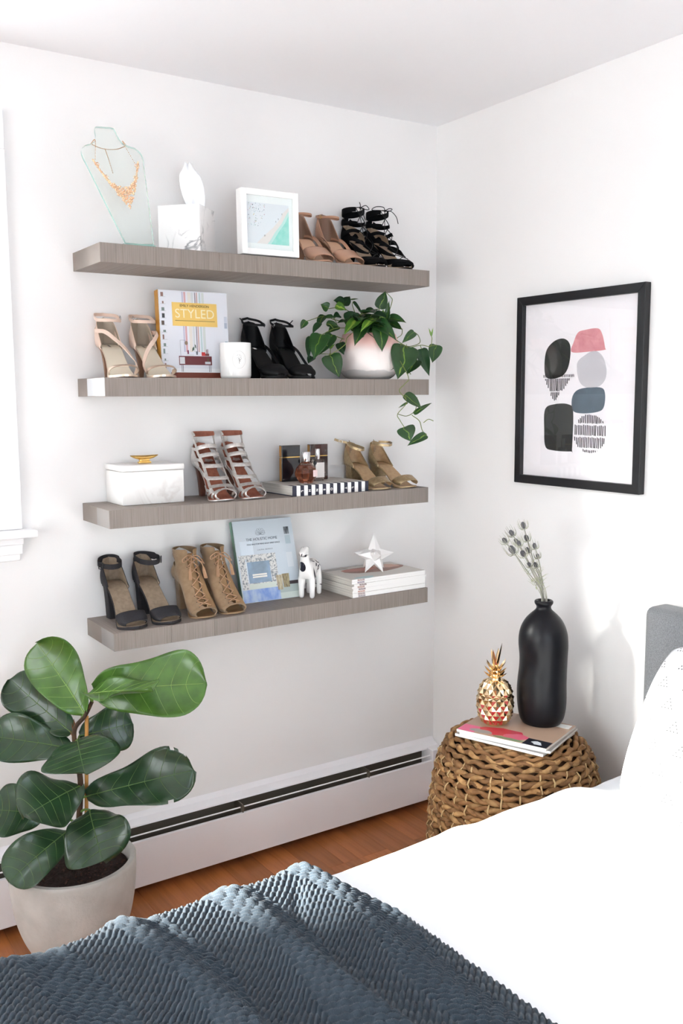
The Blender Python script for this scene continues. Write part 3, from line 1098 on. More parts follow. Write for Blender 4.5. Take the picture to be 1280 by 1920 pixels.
def art_poly(pts, m, name='print_shape', xoff=-0.0092):
    """pts given as fractions of the paper: u from its far (corner) edge, v from the top."""
    out = []
    for u, v in pts:
        out.append((iz * (1 - 2 * v), ix * (1 - 2 * u)))
    o = MB()
    V = [(xoff, y, z) for z, y in out]
    V2 = [(xoff - 0.0002, y, z) for z, y in out]
    n_ = len(out)
    o.add(V + V2, [tuple(range(n_ - 1, -1, -1)), tuple(range(n_, 2 * n_))] + [(k, (k + 1) % n_, n_ + (k + 1) % n_, n_ + k) for k in range(n_)])
    return o


P_BLK = mat('print_black', '#262a29', 0.7, col2='#31332f', scale=(20, 20, 20))
P_PNK = mat('print_blush', '#dfa0a4', 0.7, col2='#d38d93', scale=(35, 35, 35))
P_GRY = mat('print_pale_grey', '#c9c8cb', 0.7)
P_BLU = mat('print_slate', '#5c6d79', 0.7, col2='#52626d', scale=(30, 30, 30))
P_STR = mat('print_stroke', '#3a3a3d', 0.7)


def smooth_poly(pts, n=8):
    pts = list(pts) + [pts[0]]
    p = np.array(pts, float)
    ext = np.vstack([p[-2], p, p[1]])
    out = []
    for i in range(1, len(p)):
        a, b_, c, d_ = ext[i - 1], ext[i], ext[i + 1], ext[i + 2]
        for t in np.linspace(0, 1, n, endpoint=False):
            out.append(0.5 * (2 * b_ + (c - a) * t + (2 * a - 5 * b_ + 4 * c - d_) * t * t + (3 * b_ - a - 3 * c + d_) * t ** 3))
    return [tuple(q) for q in out]


shapes = [
    ([(0.205, 0.27), (0.28, 0.217), (0.37, 0.208), (0.425, 0.25), (0.42, 0.345), (0.38, 0.405), (0.30, 0.43), (0.215, 0.425), (0.19, 0.37)], P_BLK),
    ([(0.205, 0.607), (0.30, 0.577), (0.42, 0.578), (0.465, 0.62), (0.463, 0.83), (0.452, 0.845), (0.29, 0.845), (0.215, 0.825), (0.20, 0.73)], P_BLK),
    ([(0.44, 0.285), (0.455, 0.23), (0.49, 0.18), (0.55, 0.168), (0.66, 0.165), (0.70, 0.20), (0.725, 0.27), (0.722, 0.283), (0.59, 0.288)], P_PNK),
    ([(0.49, 0.35), (0.56, 0.305), (0.64, 0.285), (0.705, 0.315), (0.74, 0.38), (0.735, 0.44), (0.68, 0.48), (0.58, 0.485), (0.51, 0.445)], P_GRY),
    ([(0.455, 0.535), (0.52, 0.492), (0.69, 0.485), (0.735, 0.515), (0.73, 0.59), (0.68, 0.618), (0.54, 0.628), (0.46, 0.61)], P_BLU),
]
for pts, m in shapes:
    art_poly(smooth_poly(pts, 6), m).build('print_shape', m, art)
srg = random.Random(9)
strokes = MB()


def stroke(u, v0, v1, w):
    j = srg.uniform(-0.003, 0.003)
    pts = [(u - w, v0), (u + w, v0 + 0.002), (u + w + j, v1), (u - w + j, v1 - 0.002)]
    o = art_poly(pts, None)
    strokes.add(o.v, o.f)


# striped triangle
for k in range(24):
    u = 0.185 + k * 0.012
    stroke(u, 0.408 + 0.0 * u, 0.425, 0.0028)
for r0, r1, ua, ub in ((0.43, 0.505, 0.215, 0.425), (0.508, 0.56, 0.25, 0.36)):
    u = 0.19
    while u < 0.46:
        # inside triangle with apex at (0.285,0.575)
        def inside(uu, vv):
            t = (vv - 0.405) / 0.17
            return 0.175 + t * 0.11 < uu < 0.475 - t * 0.19
        v1 = r1
        while v1 > r0 and not inside(u, v1):
            v1 -= 0.006
        if v1 - r0 > 0.012:
            stroke(u, r0, v1 - srg.uniform(0, 0.006), 0.0042)
        u += srg.uniform(0.0125, 0.016)
# striped pebble
for r0, r1 in ((0.632, 0.685), (0.69, 0.752), (0.757, 0.822), (0.826, 0.848)):
    u = 0.47
    while u < 0.765:
        hw = math.sqrt(max(0, 1 - ((u - 0.615) / 0.143) ** 2)) * 0.112
        a_, b_ = 0.74 - hw, 0.74 + hw
        va, vb_ = max(r0, a_), min(r1, b_)
        if vb_ - va > 0.012:
            stroke(u, va + srg.uniform(0, 0.006), vb_ - srg.uniform(0, 0.004), 0.0042)
        u += srg.uniform(0.0135, 0.017)
strokes.build('print_strokes', P_STR, art)
# ------------------------------------------------------------------ high-heeled shoes
class Last:
    """Foot form of one shoe: Y runs from heel (0) to toe, X across, Z up. s: 0 toe .. 1 ankle, phi: 0 instep .. pi sole/heel."""

    def __init__(self, h, L=0.205, pl=0.004, side=1, wide=1.0, ankle=0.125):
        self.h, self.L, self.pl, self.side = h, L, pl, side
        k = L / 0.205
        self.sole = spline([(0.0, h), (0.030 * k, h - 0.003), (0.062 * k, h * 0.87), (0.098 * k, h * 0.54 + 0.004), (0.128 * k, h * 0.17 + 0.003 + pl), (0.152 * k, 0.001 + pl), (0.178 * k, 0.0 + pl), (0.205 * k, 0.003 + pl)], 141)
        w = np.interp(np.linspace(0, 1, 141), [0, .1, .2, .3, .43, .57, .71, .80, .88, .95, 1.0], np.array([.0255, .0265, .0268, .0262, .0258, .0295, .0365, .0385, .0355, .028, .020]) * wide)
        t = np.linspace(0, 1, 141)
        w = np.convolve(np.pad(w, 6, 'edge'), np.ones(13) / 13, 'valid')
        hr = np.sqrt(np.clip(1 - np.clip(1 - t / 0.11, 0, 1) ** 2, 0, 1))
        tr = np.sqrt(np.clip(1 - np.clip((t - 0.80) / 0.20, 0, 1) ** 2.2, 0, 1))
        self.w = w * hr * (0.35 * tr + 0.65 * tr ** 0.75)
        self.cx = side * 0.007 * np.interp(t, [0, .3, .6, .8, 1], [0, -.1, .5, .6, .1])
        self.D = np.array([(0.2045 * k, 0.008 + pl), (0.193 * k, 0.021 + pl), (0.170 * k, 0.035 + pl), (0.143 * k, 0.044 + 0.10 * h + pl), (0.119 * k, 0.055 + 0.38 * h), (0.099 * k, 0.056 + 0.72 * h), (0.086 * k, 0.060 + 0.95 * h), (0.079 * k, h + 0.08), (0.076 * k, h + ankle)])
        self.Ds = spline(self.D, 201)
        ach = spline([(0.0, h), (-0.006, h + 0.022), (-0.004, h + 0.05), (0.001, h + 0.08), (0.004, h + ankle)], 61)
        sol = self.sole[::-1]
        self.Bs = np.vstack([sol[np.linspace(0, 140, 141).astype(int)], ach[1:]])     # 141 + 60 = 201
        self.W = np.interp(np.linspace(0, 1, 201), [0, .03, .08, .16, .28, .42, .55, .70, .82, 1], np.array([.004, .018, .028, .0355, .0375, .033, .031, .0300, .028, .031]) * wide)
        self.W = np.convolve(np.pad(self.W, 5, 'edge'), np.ones(11) / 11, 'valid')

    def F(self, s, phi, off=0.0):
        i = min(max(s, 0.0), 1.0) * 200
        a = min(int(i), 199)
        f = i - a
        D = self.Ds[a] * (1 - f) + self.Ds[a + 1] * f
        B = self.Bs[a] * (1 - f) + self.Bs[a + 1] * f
        W = self.W[a] * (1 - f) + self.W[a + 1] * f
        c, sn = math.cos(phi), math.sin(phi)
        # boxy towards the sole in front, oval at the ankle
        fr = min(1.0, max(0.0, (0.55 - s) / 0.3))
        if c < 0:
            e = 1 - 0.55 * fr
            x = W * math.copysign(abs(sn) ** e, sn)
        else:
            x = W * math.copysign(abs(sn) ** 0.9, sn)
        M = (D + B) / 2
        p = M + (D - B) / 2 * c
        cx = self.side * 0.004 * max(0.0, 1 - s / 0.5)
        P = np.array((x + cx, p[0], p[1]))
        if off:
            P = P + off * self.N(s, phi)
        return P

    def N(self, s, phi):
        e = 1e-3
        s0 = min(max(s, 0.02), 0.985)
        du = self.F(s0 + 0.01, phi) - self.F(s0 - 0.01, phi)
        dv = self.F(s0, phi + 0.02) - self.F(s0, phi - 0.02)
        n = np.cross(du, dv)
        n /= np.linalg.norm(n) + 1e-12
        i = int(s0 * 200)
        c = (self.Ds[i] + self.Bs[i]) / 2
        if n @ (self.F(s0, phi) - np.array((0, c[0], c[1]))) < 0:
            n = -n
        return n

    def band(self, path, width, th=0.0018, off=0.001, n=26, closed=False):
        """Flat strap lying on the foot form; path is a list of (s, phi in degrees[, width])."""
        pts = np.array([(p[0], math.radians(p[1])) for p in path], float)
        ws = np.array([p[2] if len(p) > 2 else width for p in path], float)
        if closed:
            sp = pts
        sp = spline(pts, n) if not closed else spline(np.vstack([pts, pts[:1] + [0, 2 * PI]]), n + 1)[:-1]
        wv = np.interp(np.linspace(0, 1, len(sp)), np.linspace(0, 1, len(ws)), ws)
        P = np.array([self.F(a, b, off) for a, b in sp])
        Nn = np.array([self.N(a, b) for a, b in sp])
        if closed:
            tg = np.roll(P, -1, 0) - np.roll(P, 1, 0)
        else:
            tg = np.gradient(P, axis=0)
        tg /= np.linalg.norm(tg, axis=1)[:, None] + 1e-12
        rows = []
        for p, nn, t, w in zip(P, Nn, tg, wv):
            bb = np.cross(t, nn)
            bb /= np.linalg.norm(bb) + 1e-12
            n2 = np.cross(bb, t)
            rows.append([p - bb * w / 2, p - bb * w * 0.25 + n2 * th * 0.25, p + bb * w * 0.25 + n2 * th * 0.25, p + bb * w / 2,
                         p + bb * w / 2 + n2 * th, p + bb * w * 0.25 + n2 * th * 1.25, p - bb * w * 0.25 + n2 * th * 1.25, p - bb * w / 2 + n2 * th])
        mb = MB()
        mb.grid(rows, cu=closed, cv=True)
        if not closed:
            mb.f.append(tuple(range(8))); mb.mi.append(0)
            e = (len(rows) - 1) * 8
            mb.f.append(tuple(e + 7 - k for k in range(8))); mb.mi.append(0)
        return mb

    def cord(self, path, r=0.0016, off=0.002, n=20):
        pts = np.array([(p[0], math.radians(p[1])) for p in path], float)
        sp = spline(pts, n)
        return MB().tube([self.F(a, b, off) for a, b in sp], r, 6)

    def patch(self, rows, off=0.001, n=18, k=14):
        """Surface between two border curves given as lists (s, phi0deg, phi1deg)."""
        R = np.array([(a, math.radians(b), math.radians(c)) for a, b, c in rows], float)
        R = spline(R, n)
        return MB().grid([[self.F(a, b + (c - b) * j / (k - 1), off) for j in range(k)] for a, b, c in R])

    def edge(self, t):
        i = min(max(t, 0), 1) * 140
        a = min(int(i), 139)
        f = i - a
        S = self.sole[a] * (1 - f) + self.sole[a + 1] * f
        return S, self.w[a] * (1 - f) + self.w[a + 1] * f, self.cx[a] * (1 - f) + self.cx[a + 1] * f

    def ts(self, n=44):
        u = np.linspace(0, 1, n)
        return 0.5 - 0.5 * np.cos(PI * u)

    def slab(self, top, bot, grow=0.0, t0=0.0, t1=1.0, n=44):
        """Sole layer between heights top and bot (offsets from the footbed line)."""
        rows = []
        for t in t0 + (t1 - t0) * self.ts(n):
            S, w, cx = self.edge(t)
            w = max(w + grow, 0.0006)
            x0, x1 = cx - w, cx + w
            zt = S[1] + top
            zb = max(S[1] + bot, 0.0)
            rows.append([(x0, S[0], zt), (cx, S[0], zt - (0.0012 if top >= 0 else 0)), (x1, S[0], zt), (x1, S[0], zb), (x0, S[0], zb)])
        m = MB().grid(rows, cv=True)
        m.f.append((0, 1, 2, 3, 4)); m.mi.append(0)
        e = (n - 1) * 5
        m.f.append((e + 4, e + 3, e + 2, e + 1, e)); m.mi.append(0)
        return m

    def counter(self, ta, Hf, bulge=0.003, lean=0.012, n=25, k=9):
        """Heel cup: rises from the footbed edge, Hf(a) is its height at a in [-1, 1] (0 = back)."""
        rows = []
        for a in np.linspace(-1, 1, n):
            t = abs(a) ** 1.25 * ta
            S, w, cx = self.edge(t)
            if abs(a) < 0.09:
                w = 0.0
            x = cx + math.copysign(w, a) + (0.0012 * np.sign(a))
            H = Hf(a)
            col = []
            for j in np.linspace(0, 1, k):
                b = bulge * math.sin(PI * min(1, j * 1.15))
                xx = x * (1 - 0.12 * j * H / 0.06) + np.sign(a) * b * (1 if abs(a) > .1 else 0)
                yy = S[0] - 0.0014 + lean * j * (1 - abs(a)) * H / 0.06 * 0.5 - (b * (1 - abs(a)))
                col.append((xx, yy, S[1] - 0.002 + (H + 0.002) * j))
            rows.append(col)
        return MB().grid(rows)

    def heel(self, t1, yb, bx, by, mid=0.5, squeeze=0.0, n=20, rows=10, top=-0.004):
        """Heel lofted from the seat outline down to a pad centred at y=yb."""
        T = []
        ring = []
        for a in np.linspace(0, 2 * PI, n, endpoint=False):
            # walk outline: back semicircle and straight front
            t = t1 * (0.5 + 0.5 * math.cos(a))
            S, w, cx = self.edge(max(t, 0.012))
            x = cx + math.sin(a) * w * 0.96 * (1.0 if abs(math.sin(a)) > .95 else 1.0)
            if abs(math.sin(a)) > 1e-6:
                sx = math.copysign(min(1.0, abs(math.sin(a)) * 1.8), math.sin(a))
                x = cx + sx * w * 0.95
            ring.append((x, S[0], S[1] + top))
        R = []
        for j in np.linspace(0, 1, rows):
            e = j ** mid
            sq = 1 - squeeze * math.sin(PI * min(1, j * 0.9))
            row = []
            for (x, y, z), a in zip(ring, np.linspace(0, 2 * PI, n, endpoint=False)):
                bx_, by_ = bx * math.copysign(min(1, abs(math.sin(a)) * 1.5), math.sin(a)), yb + by * math.copysign(min(1, abs(math.cos(a)) * 1.5), math.cos(a))
                xm = (x * (1 - e) + bx_ * e) * sq
                yc = (y * (1 - e) + by_ * e)
                row.append((xm, yb + (yc - yb) * sq, z * (1 - j)))
            R.append(row)
        m = MB().grid(R, cv=True, flip=True)
        m.f.append(tuple(range(n))); m.mi.append(0)
        e = (rows - 1) * n
        m.f.append(tuple(e + n - 1 - k for k in range(n))); m.mi.append(0)
        return m


def buckle(m, c, nrm, t, w, h, parent, r=0.0009):
    """Small rectangular buckle frame."""
    n_ = Vector(nrm).normalized(); t_ = Vector(t).normalized(); b_ = n_.cross(t_)
    c = Vector(c) + n_ * 0.003
    P = [c + t_ * (sx * w / 2) + b_ * (sy * h / 2) for sx, sy in ((-1, -1), (1, -1), (1, 1), (-1, 1))]
    Q = []
    for i in range(4):
        for s in np.linspace(0, 1, 4, endpoint=False):
            Q.append(P[i].lerp(P[(i + 1) % 4], s))
    o = MB().tube(Q, r, 6, closed=True)
    o.tube([c - t_ * w / 2, c + t_ * w / 2], r * 0.7, 5)
    return o.build('buckle', m, parent, smooth='all')


def leather(name, c, rough=0.45, c2=None, suede=False):
    if suede:
        return mat(name, c, 0.92, col2=c2 or c, scale=(60, 60, 60), detail=5, lo=0.3, hi=0.7, sheen=0.25, bump=0.25, bump_scale=900)
    return mat(name, c, rough, col2=c2 or c, scale=(90, 90, 90), bump=0.05, bump_scale=500)


def base_shoe(name, label, group, loc, rot, last, sole_m, bed_m, heel_m, cat='shoe', sole_t=None):
    t = thing(name, label, cat, loc, PI + rot, group)
    last.slab(-0.0006, -last.pl).build('sole', sole_m, t, smooth=True)
    last.slab(0.0008, -0.0006, grow=-0.0016).build('footbed', bed_m, t, smooth=True)
    return t


def Z(i):
    return SHELF_Z[i] + 0.0004


TOE_Y = -0.205


def toe_box(last, s0, s1, ang=118, off=0.0012, open_=None):
    return last.patch([(s0, -ang, ang), (s0 + (s1 - s0) * 0.33, -ang, ang), (s0 + (s1 - s0) * 0.66, -ang, ang), (s1, -ang, ang)], off, 14, 22)


# ---- A: nude sandals, top shelf, beside the white frame
M_NUDE = leather('nude_patent', '#b58a70', 0.24)
M_NUDE_IN = leather('nude_lining', '#8f7260', 0.6)
M_NUDE_BED = leather('nude_footbed', '#c9a184', 0.5)
M_BRASS = mat('brass', '#c9a560', 0.3, 1.0)


def shoe_nude(label, x, side, rot):
    L = Last(0.097, 0.203, side=side, wide=1.1)
    t = base_shoe('ankle_strap_sandal', label, 'nude sandals on the highest shelf', (x, -0.012, Z(0)), rot, L, M_NUDE, M_NUDE_BED, M_NUDE)
    L.heel(0.22, 0.022, 0.013, 0.013, 0.6).build('heel', M_NUDE, t, smooth=True)
    L.counter(0.30, lambda a: 0.016 + 0.070 * max(0, 1 - abs(a) ** 1.6) ** 1.2).build('heel_cup', [M_NUDE, M_NUDE_IN], t, smooth='all', solid=0.0022, solid_mat=1)
    L.patch([(0.10, -112, 112), (0.17, -112, 112), (0.26, -112, 112), (0.345, -112, 112)], 0.0012, 14, 24).build('toe_strap', [M_NUDE, M_NUDE_IN], t, smooth='all', solid=0.002, solid_mat=1)
    L.band([(0.70, 128), (0.60, 118), (0.50, 112), (0.40, 112)], 0.010).build('side_strap', M_NUDE, t, smooth=True)
    L.band([(0.70, -128), (0.60, -118), (0.50, -112), (0.40, -112)], 0.010).build('side_strap', M_NUDE, t, smooth=True)
    L.band([(0.93, 180), (0.90, 240), (0.84, 300), (0.80, 360), (0.84, 420), (0.90, 480)], 0.007, closed=True, n=40).build('ankle_strap', M_NUDE, t, smooth=True)
    buckle(M_BRASS, L.F(0.86, math.radians(75)), L.N(0.86, math.radians(75)), (0, 1, -0.5), 0.011, 0.009, t)
    return t


shoe_nude('nude patent sandal pressed against the white photo frame', -0.594, 1, 0.0)
shoe_nude('nude patent sandal between its twin and the black lace-up shoes', -0.492, -1, 0.02)

# ---- B: black lace-up cage heels
M_BSUEDE = mat('black_suede', '#060608', 0.9, col2='#0a0a0d', scale=(60, 60, 60), bump=0.2, bump_scale=900, spec=0.2)
M_BLINE = leather('taupe_lining', '#9b8670', 0.6)
M_LACE = mat('black_cord', '#050506', 0.7)


def shoe_cage(label, x, side, rot, bow):
    L = Last(0.10, 0.203, side=side, ankle=0.115, wide=1.08)
    t = base_shoe('lace_up_heel', label, 'black lace-up heels on the highest shelf', (x, -0.012, Z(0)), rot, L, M_BSUEDE, M_BLINE, M_BSUEDE)
    L.heel(0.22, 0.020, 0.007, 0.007, 0.45).build('heel', M_BSUEDE, t, smooth=True)
    two = [M_BSUEDE, M_BLINE]
    L.counter(0.30, lambda a: 0.030 + 0.030 * (1 - abs(a)), lean=0.006).build('heel_cup', two, t, smooth='all', solid=0.002, solid_mat=1)
    L.patch([(0.03, -118, 118), (0.08, -118, 118), (0.13, -118, 118), (0.185, -118, 118)], 0.0012, 10, 22).build('toe_cap', two, t, smooth='all', solid=0.002, solid_mat=1)
    L.band([(0.12, -8), (0.17, -40), (0.24, -85), (0.31, -125)], 0.018).build('toe_strap', M_BSUEDE, t, smooth=True)
    L.band([(0.12, 8), (0.17, 40), (0.24, 85), (0.31, 125)], 0.018).build('toe_strap', M_BSUEDE, t, smooth=True)
    ends = []
    for sg in (-1, 1):
        for sf, sb in ((0.30, 0.50), (0.44, 0.66), (0.58, 0.80), (0.72, 0.90)):
            L.band([(sf, sg * 24, 0.009), (sf + (sb - sf) * 0.4, sg * 70, 0.013), (sb, sg * 140, 0.022)] if sf < 0.5 else [(sf + 0.02, sg * 24, 0.010), ((sf + sb) / 2 + 0.02, sg * 90, 0.013), (sb, sg * 165, 0.020)], 0.013).build('side_strap', M_BSUEDE, t, smooth=True)
        L.band([(0.935, sg * 20, 0.014), (0.945, sg * 90, 0.018), (0.95, sg * 182, 0.022)], 0.016).build('collar', M_BSUEDE, t, smooth=True)
    L.band([(0.72, 180), (0.82, 180), (0.97, 180)], 0.017).build('back_spine', M_BSUEDE, t, smooth=True)
    ss = [0.20, 0.31, 0.45, 0.60, 0.74, 0.95]
    for k in range(len(ss) - 1):
        sg = 1 if k % 2 else -1
        L.cord([(ss[k], sg * 22), ((ss[k] + ss[k + 1]) / 2, 0), (ss[k + 1], -sg * 22)], 0.0013, 0.004).build('lace', M_LACE, t, smooth='all')
        L.cord([(ss[k], -sg * 22), ((ss[k] + ss[k + 1]) / 2, 0), (ss[k + 1], sg * 22)], 0.0013, 0.0015).build('lace', M_LACE, t, smooth='all')
    L.cord([(0.95, -22), (0.955, 0), (0.95, 22)], 0.0016, 0.003).build('lace', M_LACE, t, smooth='all')
    k0 = L.F(0.95, 0, 0.005)
    b_ = MB()
    b_.ball(k0, 0.004, 8, 6)
    if bow:
        b_.tube(spline([k0, k0 + (0.010, 0.004, 0.010), k0 + (0.028, -0.012, 0.012), k0 + (0.036, -0.024, 0.004), k0 + (0.022, -0.014, 0.001), k0], 30), 0.0013, 6)
        b_.tube(spline([k0, k0 + (-0.008, 0.012, 0.006), k0 + (-0.016, 0.018, 0.004), k0 + (-0.010, 0.012, -0.002), k0], 24), 0.0013, 6)
        b_.tube(spline([k0, k0 + (-0.010, 0.020, -0.004), k0 + (-0.020, 0.034, -0.022), k0 + (-0.024, 0.040, -0.045)], 20), 0.0012, 6)
        b_.tube(spline([k0, k0 + (0.006, 0.006, -0.02), k0 + (0.004, 0.004, -0.05), k0 + (0.008, 0.006, -0.075)], 20), 0.0012, 6)
    else:
        b_.tube(spline([k0, k0 + (0.004, 0.006, 0.008), k0 + (0.006, 0.004, 0.016)], 10), 0.0013, 6)
        b_.tube(spline([k0, k0 + (-0.012, 0.014, 0.006), k0 + (-0.022, 0.018, -0.006), k0 + (-0.010, 0.012, -0.006), k0], 24), 0.0013, 6)
        b_.tube(spline([k0, k0 + (0.008, 0.010, -0.025), k0 + (0.004, 0.012, -0.05), k0 + (-0.004, 0.012, -0.085)], 20), 0.0012, 6)
        b_.tube(spline([k0, k0 + (-0.004, 0.010, -0.02), k0 + (-0.010, 0.014, -0.04)], 20), 0.0012, 6)
    b_.build('bow', M_LACE, t, smooth='all')


shoe_cage('black suede lace-up cage heel beside the nude sandals', -0.392, 1, 0.0, False)
shoe_cage('black suede lace-up cage heel with a looped bow, nearest the shelf end', -0.296, -1, 0.03, True)

# ---- C: blush strappy stilettos, second shelf
M_BLUSH = leather('blush_leather', '#d9bfae', 0.35)
M_BLUSH_IN = leather('cream_lining', '#a99c8c', 0.6)
M_CHAMP = mat('champagne_metallic', '#d9c3b0', 0.28, 0.75)
M_CREAM = leather('cream_footbed', '#d6cbb8', 0.5)
M_STAMP = mat('stamp_grey', '#7d746b', 0.6)
M_SOLE_BR = leather('brown_sole', '#8d6a55', 0.5)


def stamp(L, t, w=0.006, l=0.02, m=None):
    i0, i1 = L.edge(0.16), L.edge(0.16 + l / 0.2)
    a, b_ = i0[0], i1[0]
    MB().add([(-w / 2, a[0], a[1] + 0.0011), (w / 2, a[0], a[1] + 0.0011), (w / 2, b_[0], b_[1] + 0.0011), (-w / 2, b_[0], b_[1] + 0.0011)], [(0, 1, 2, 3)]).build('footbed_stamp', m or M_STAMP, t)


def shoe_blush(label, x, side, rot):
    L = Last(0.097, 0.203, side=side, wide=1.1, ankle=0.10, pl=0.006)
    t = base_shoe('strappy_stiletto', label, 'blush strappy heels on the second shelf', (x, -0.014, Z(1)), rot, L, M_CHAMP, M_CREAM, M_CHAMP)
    L.heel(0.2, 0.018, 0.0055, 0.0055, 0.42, 0.05).build('heel', M_SOLE_BR, t, smooth=True)
    L.counter(0.30, lambda a: 0.012 + 0.066 * max(0, 1 - abs(a) ** 1.4) ** 1.1, lean=0.002).build('heel_cup', [M_BLUSH, M_BLUSH_IN], t, smooth='all', solid=0.002, solid_mat=1)
    for a in (-1, 1):
        L.band([(0.58, a * 128), (0.68, a * 118), (0.80, a * 118)], 0.007).build('side_post', M_BLUSH, t, smooth=True)
    L.band([(0.94, 180), (0.92, 240), (0.83, 300), (0.78, 360), (0.83, 420), (0.92, 480)], 0.009, closed=True, n=44, off=0.003).build('ankle_strap', M_BLUSH, t, smooth=True)
    L.band([(0.80, side * 118), (0.70, side * 62), (0.57, side * 15), (0.42, -side * 40), (0.30, -side * 80), (0.22, -side * 126)], 0.011, off=0.002).build('cross_strap', M_BLUSH, t, smooth=True)
    L.band([(0.23, -126, 0.020), (0.20, -85, 0.014), (0.175, -30, 0.009), (0.17, 20, 0.008), (0.185, 80, 0.009), (0.20, 126, 0.010)], 0.011).build('toe_strap', M_CHAMP, t, smooth=True)
    stamp(L, t)
    buckle(M_SILVER, L.F(0.87, math.radians(-70 * side)), L.N(0.87, math.radians(-70 * side)), (0, 0.6, -0.6), 0.012, 0.011, t)


shoe_blush('blush strappy stiletto at the shelf end, crossed strap turned outward', -1.232, 1, -0.02)
shoe_blush('blush strappy stiletto in front of the decorating book', -1.130, -1, 0.0)

# ---- D: black closed-toe ankle strap heels
M_BLK = mat('black_satin', '#060608', 0.6, col2='#0b0b0e', scale=(60, 60, 60), spec=0.3)
M_BLK_IN = leather('black_lining', '#060607', 0.7)


def shoe_dorsay(label, x, side, rot):
    L = Last(0.100, 0.203, side=side, wide=1.1, ankle=0.11, pl=0.006)
    t = base_shoe('ankle_strap_pump', label, 'black closed-toe heels on the second shelf', (x, -0.014, Z(1)), rot, L, M_BLK, M_BLK_IN, M_BLK)
    L.heel(0.24, 0.024, 0.020, 0.018, 0.8).build('heel', M_BLK, t, smooth=True)
    L.counter(0.30, lambda a: 0.012 + 0.070 * max(0, 1 - abs(a) ** 1.5) ** 1.1).build('heel_cup', M_BLK, t, smooth='all', solid=0.0022)
    L.patch([(0.008, -125, 125), (0.05, -125, 125), (0.12, -122, 122), (0.20, -120, 120), (0.265, -118, 118)], 0.0012, 18, 26).build('toe_box', [M_BLK, M_BLK_IN], t, smooth='all', solid=0.002, solid_mat=1)
    for a in (-1, 1):
        L.band([(0.90, a * 178), (0.80, a * 140), (0.66, a * 118), (0.50, a * 112), (0.36, a * 110), (0.25, a * 100)], 0.008).build('side_strap', M_BLK, t, smooth=True)
    L.band([(0.95, 180), (0.92, 240), (0.84, 300), (0.79, 360), (0.84, 420), (0.92, 480)], 0.007, closed=True, n=44).build('ankle_strap', M_BLK, t, smooth=True)
    MB().tube([L.F(0.9, math.radians(-side * 95), 0.002), L.F(0.9, math.radians(-side * 95), 0.012) + (0, 0, 0.01)], 0.003, 6, flat=0.4).build('strap_end', M_BLK, t, smooth=True)
    txt = MB()
    for k in range(4):
        S, w, c = L.edge(0.18 + 0.02 * k)
        txt.box((0, S[0], S[1] + 0.0012), (0.008, 0.0016, 0.0006))
    txt.build('footbed_stamp', M_SILVER, t)
    buckle(M_SILVER, L.F(0.86, math.radians(side * 78)), L.N(0.86, math.radians(side * 78)), (0, 0.7, -0.5), 0.010, 0.010, t)


shoe_dorsay('black closed-toe heel with ankle strap beside the white candle', -0.768, -1, 0.0)
shoe_dorsay('black closed-toe heel with ankle strap nearer the trailing plant', -0.668, 1, 0.02)

# ---- E: silver cage sandals, third shelf
M_SILV = mat('silver_leather', '#dcd9d6', 0.32, 0.65, col2='#c9c5c1', scale=(120, 120, 120), bump=0.05, bump_scale=400)
M_RUST = leather('rust_lining', '#a0624d', 0.6, '#8f5240')


def shoe_silver(label, x, side, rot):
    L = Last(0.100, 0.200, side=side, ankle=0.100, wide=1.10)
    t = base_shoe('cage_sandal', label, 'silver cage sandals on the third shelf', (x, -0.010, Z(2)), rot, L, M_SILV, M_RUST, M_SILV)
    L.heel(0.2, 0.020, 0.0075, 0.0075, 0.45, 0.03).build('heel', leather('stack_heel', '#6c4436', 0.45) if x < -0.9 else bpy.data.materials['stack_heel'], t, smooth=True)
    L.counter(0.30, lambda a: 0.012 + 0.055 * max(0, 1 - abs(a) ** 1.3), lean=0.004).build('heel_cup', [M_SILV, M_RUST], t, smooth='all', solid=0.002, solid_mat=1)
    two = [M_SILV, M_RUST]
    for sg in (-1, 1):
        L.band([(0.17, sg * 62), (0.30, sg * 58), (0.48, sg * 58), (0.66, sg * 62), (0.82, sg * 74), (0.985, sg * 105)], 0.0085).build('side_bar', M_SILV, t, smooth=True)
        for s0, s1, p1 in ((0.22, 0.34, 125), (0.40, 0.56, 126), (0.58, 0.72, 145), (0.74, 0.86, 168)):
            L.band([(s0, sg * 60), ((s0 + s1) / 2, sg * 95), (s1, sg * p1)], 0.0085).build('side_strap', M_SILV, t, smooth=True)
    for s in (0.27, 0.39, 0.515, 0.64, 0.76):
        L.band([(s + 0.01, -62), (s, -25), (s, 25), (s + 0.01, 62)], 0.0125, off=0.0022).build('front_strap', M_SILV, t, smooth=True)
    L.patch([(0.93, 75, 285), (0.96, 78, 282), (0.995, 92, 268)], 0.001, 6, 26).build('collar', two, t, smooth='all', solid=0.002, solid_mat=1)
    L.band([(0.72, 180), (0.85, 180), (0.99, 180)], 0.014).build('back_spine', M_SILV, t, smooth=True)
    L.band([(0.055, -125), (0.10, -80), (0.165, -35), (0.20, 0), (0.165, 35), (0.10, 80), (0.055, 125)], 0.006, n=36).build('toe_binding', M_SILV, t, smooth=True)
    for sg in (-1, 1):
        L.band([(0.19, sg * 20), (0.16, sg * 70), (0.14, sg * 125)], 0.0075).build('toe_strap', M_SILV, t, smooth=True)
        L.band([(0.21, sg * 60), (0.22, sg * 95), (0.23, sg * 125)], 0.009).build('toe_strap', M_SILV, t, smooth=True)


shoe_silver('silver cage sandal with rust lining, closer to the marble box', -0.944, 1, 0.02)
shoe_silver('silver cage sandal with rust lining, beside the striped book', -0.848, -1, 0.0)

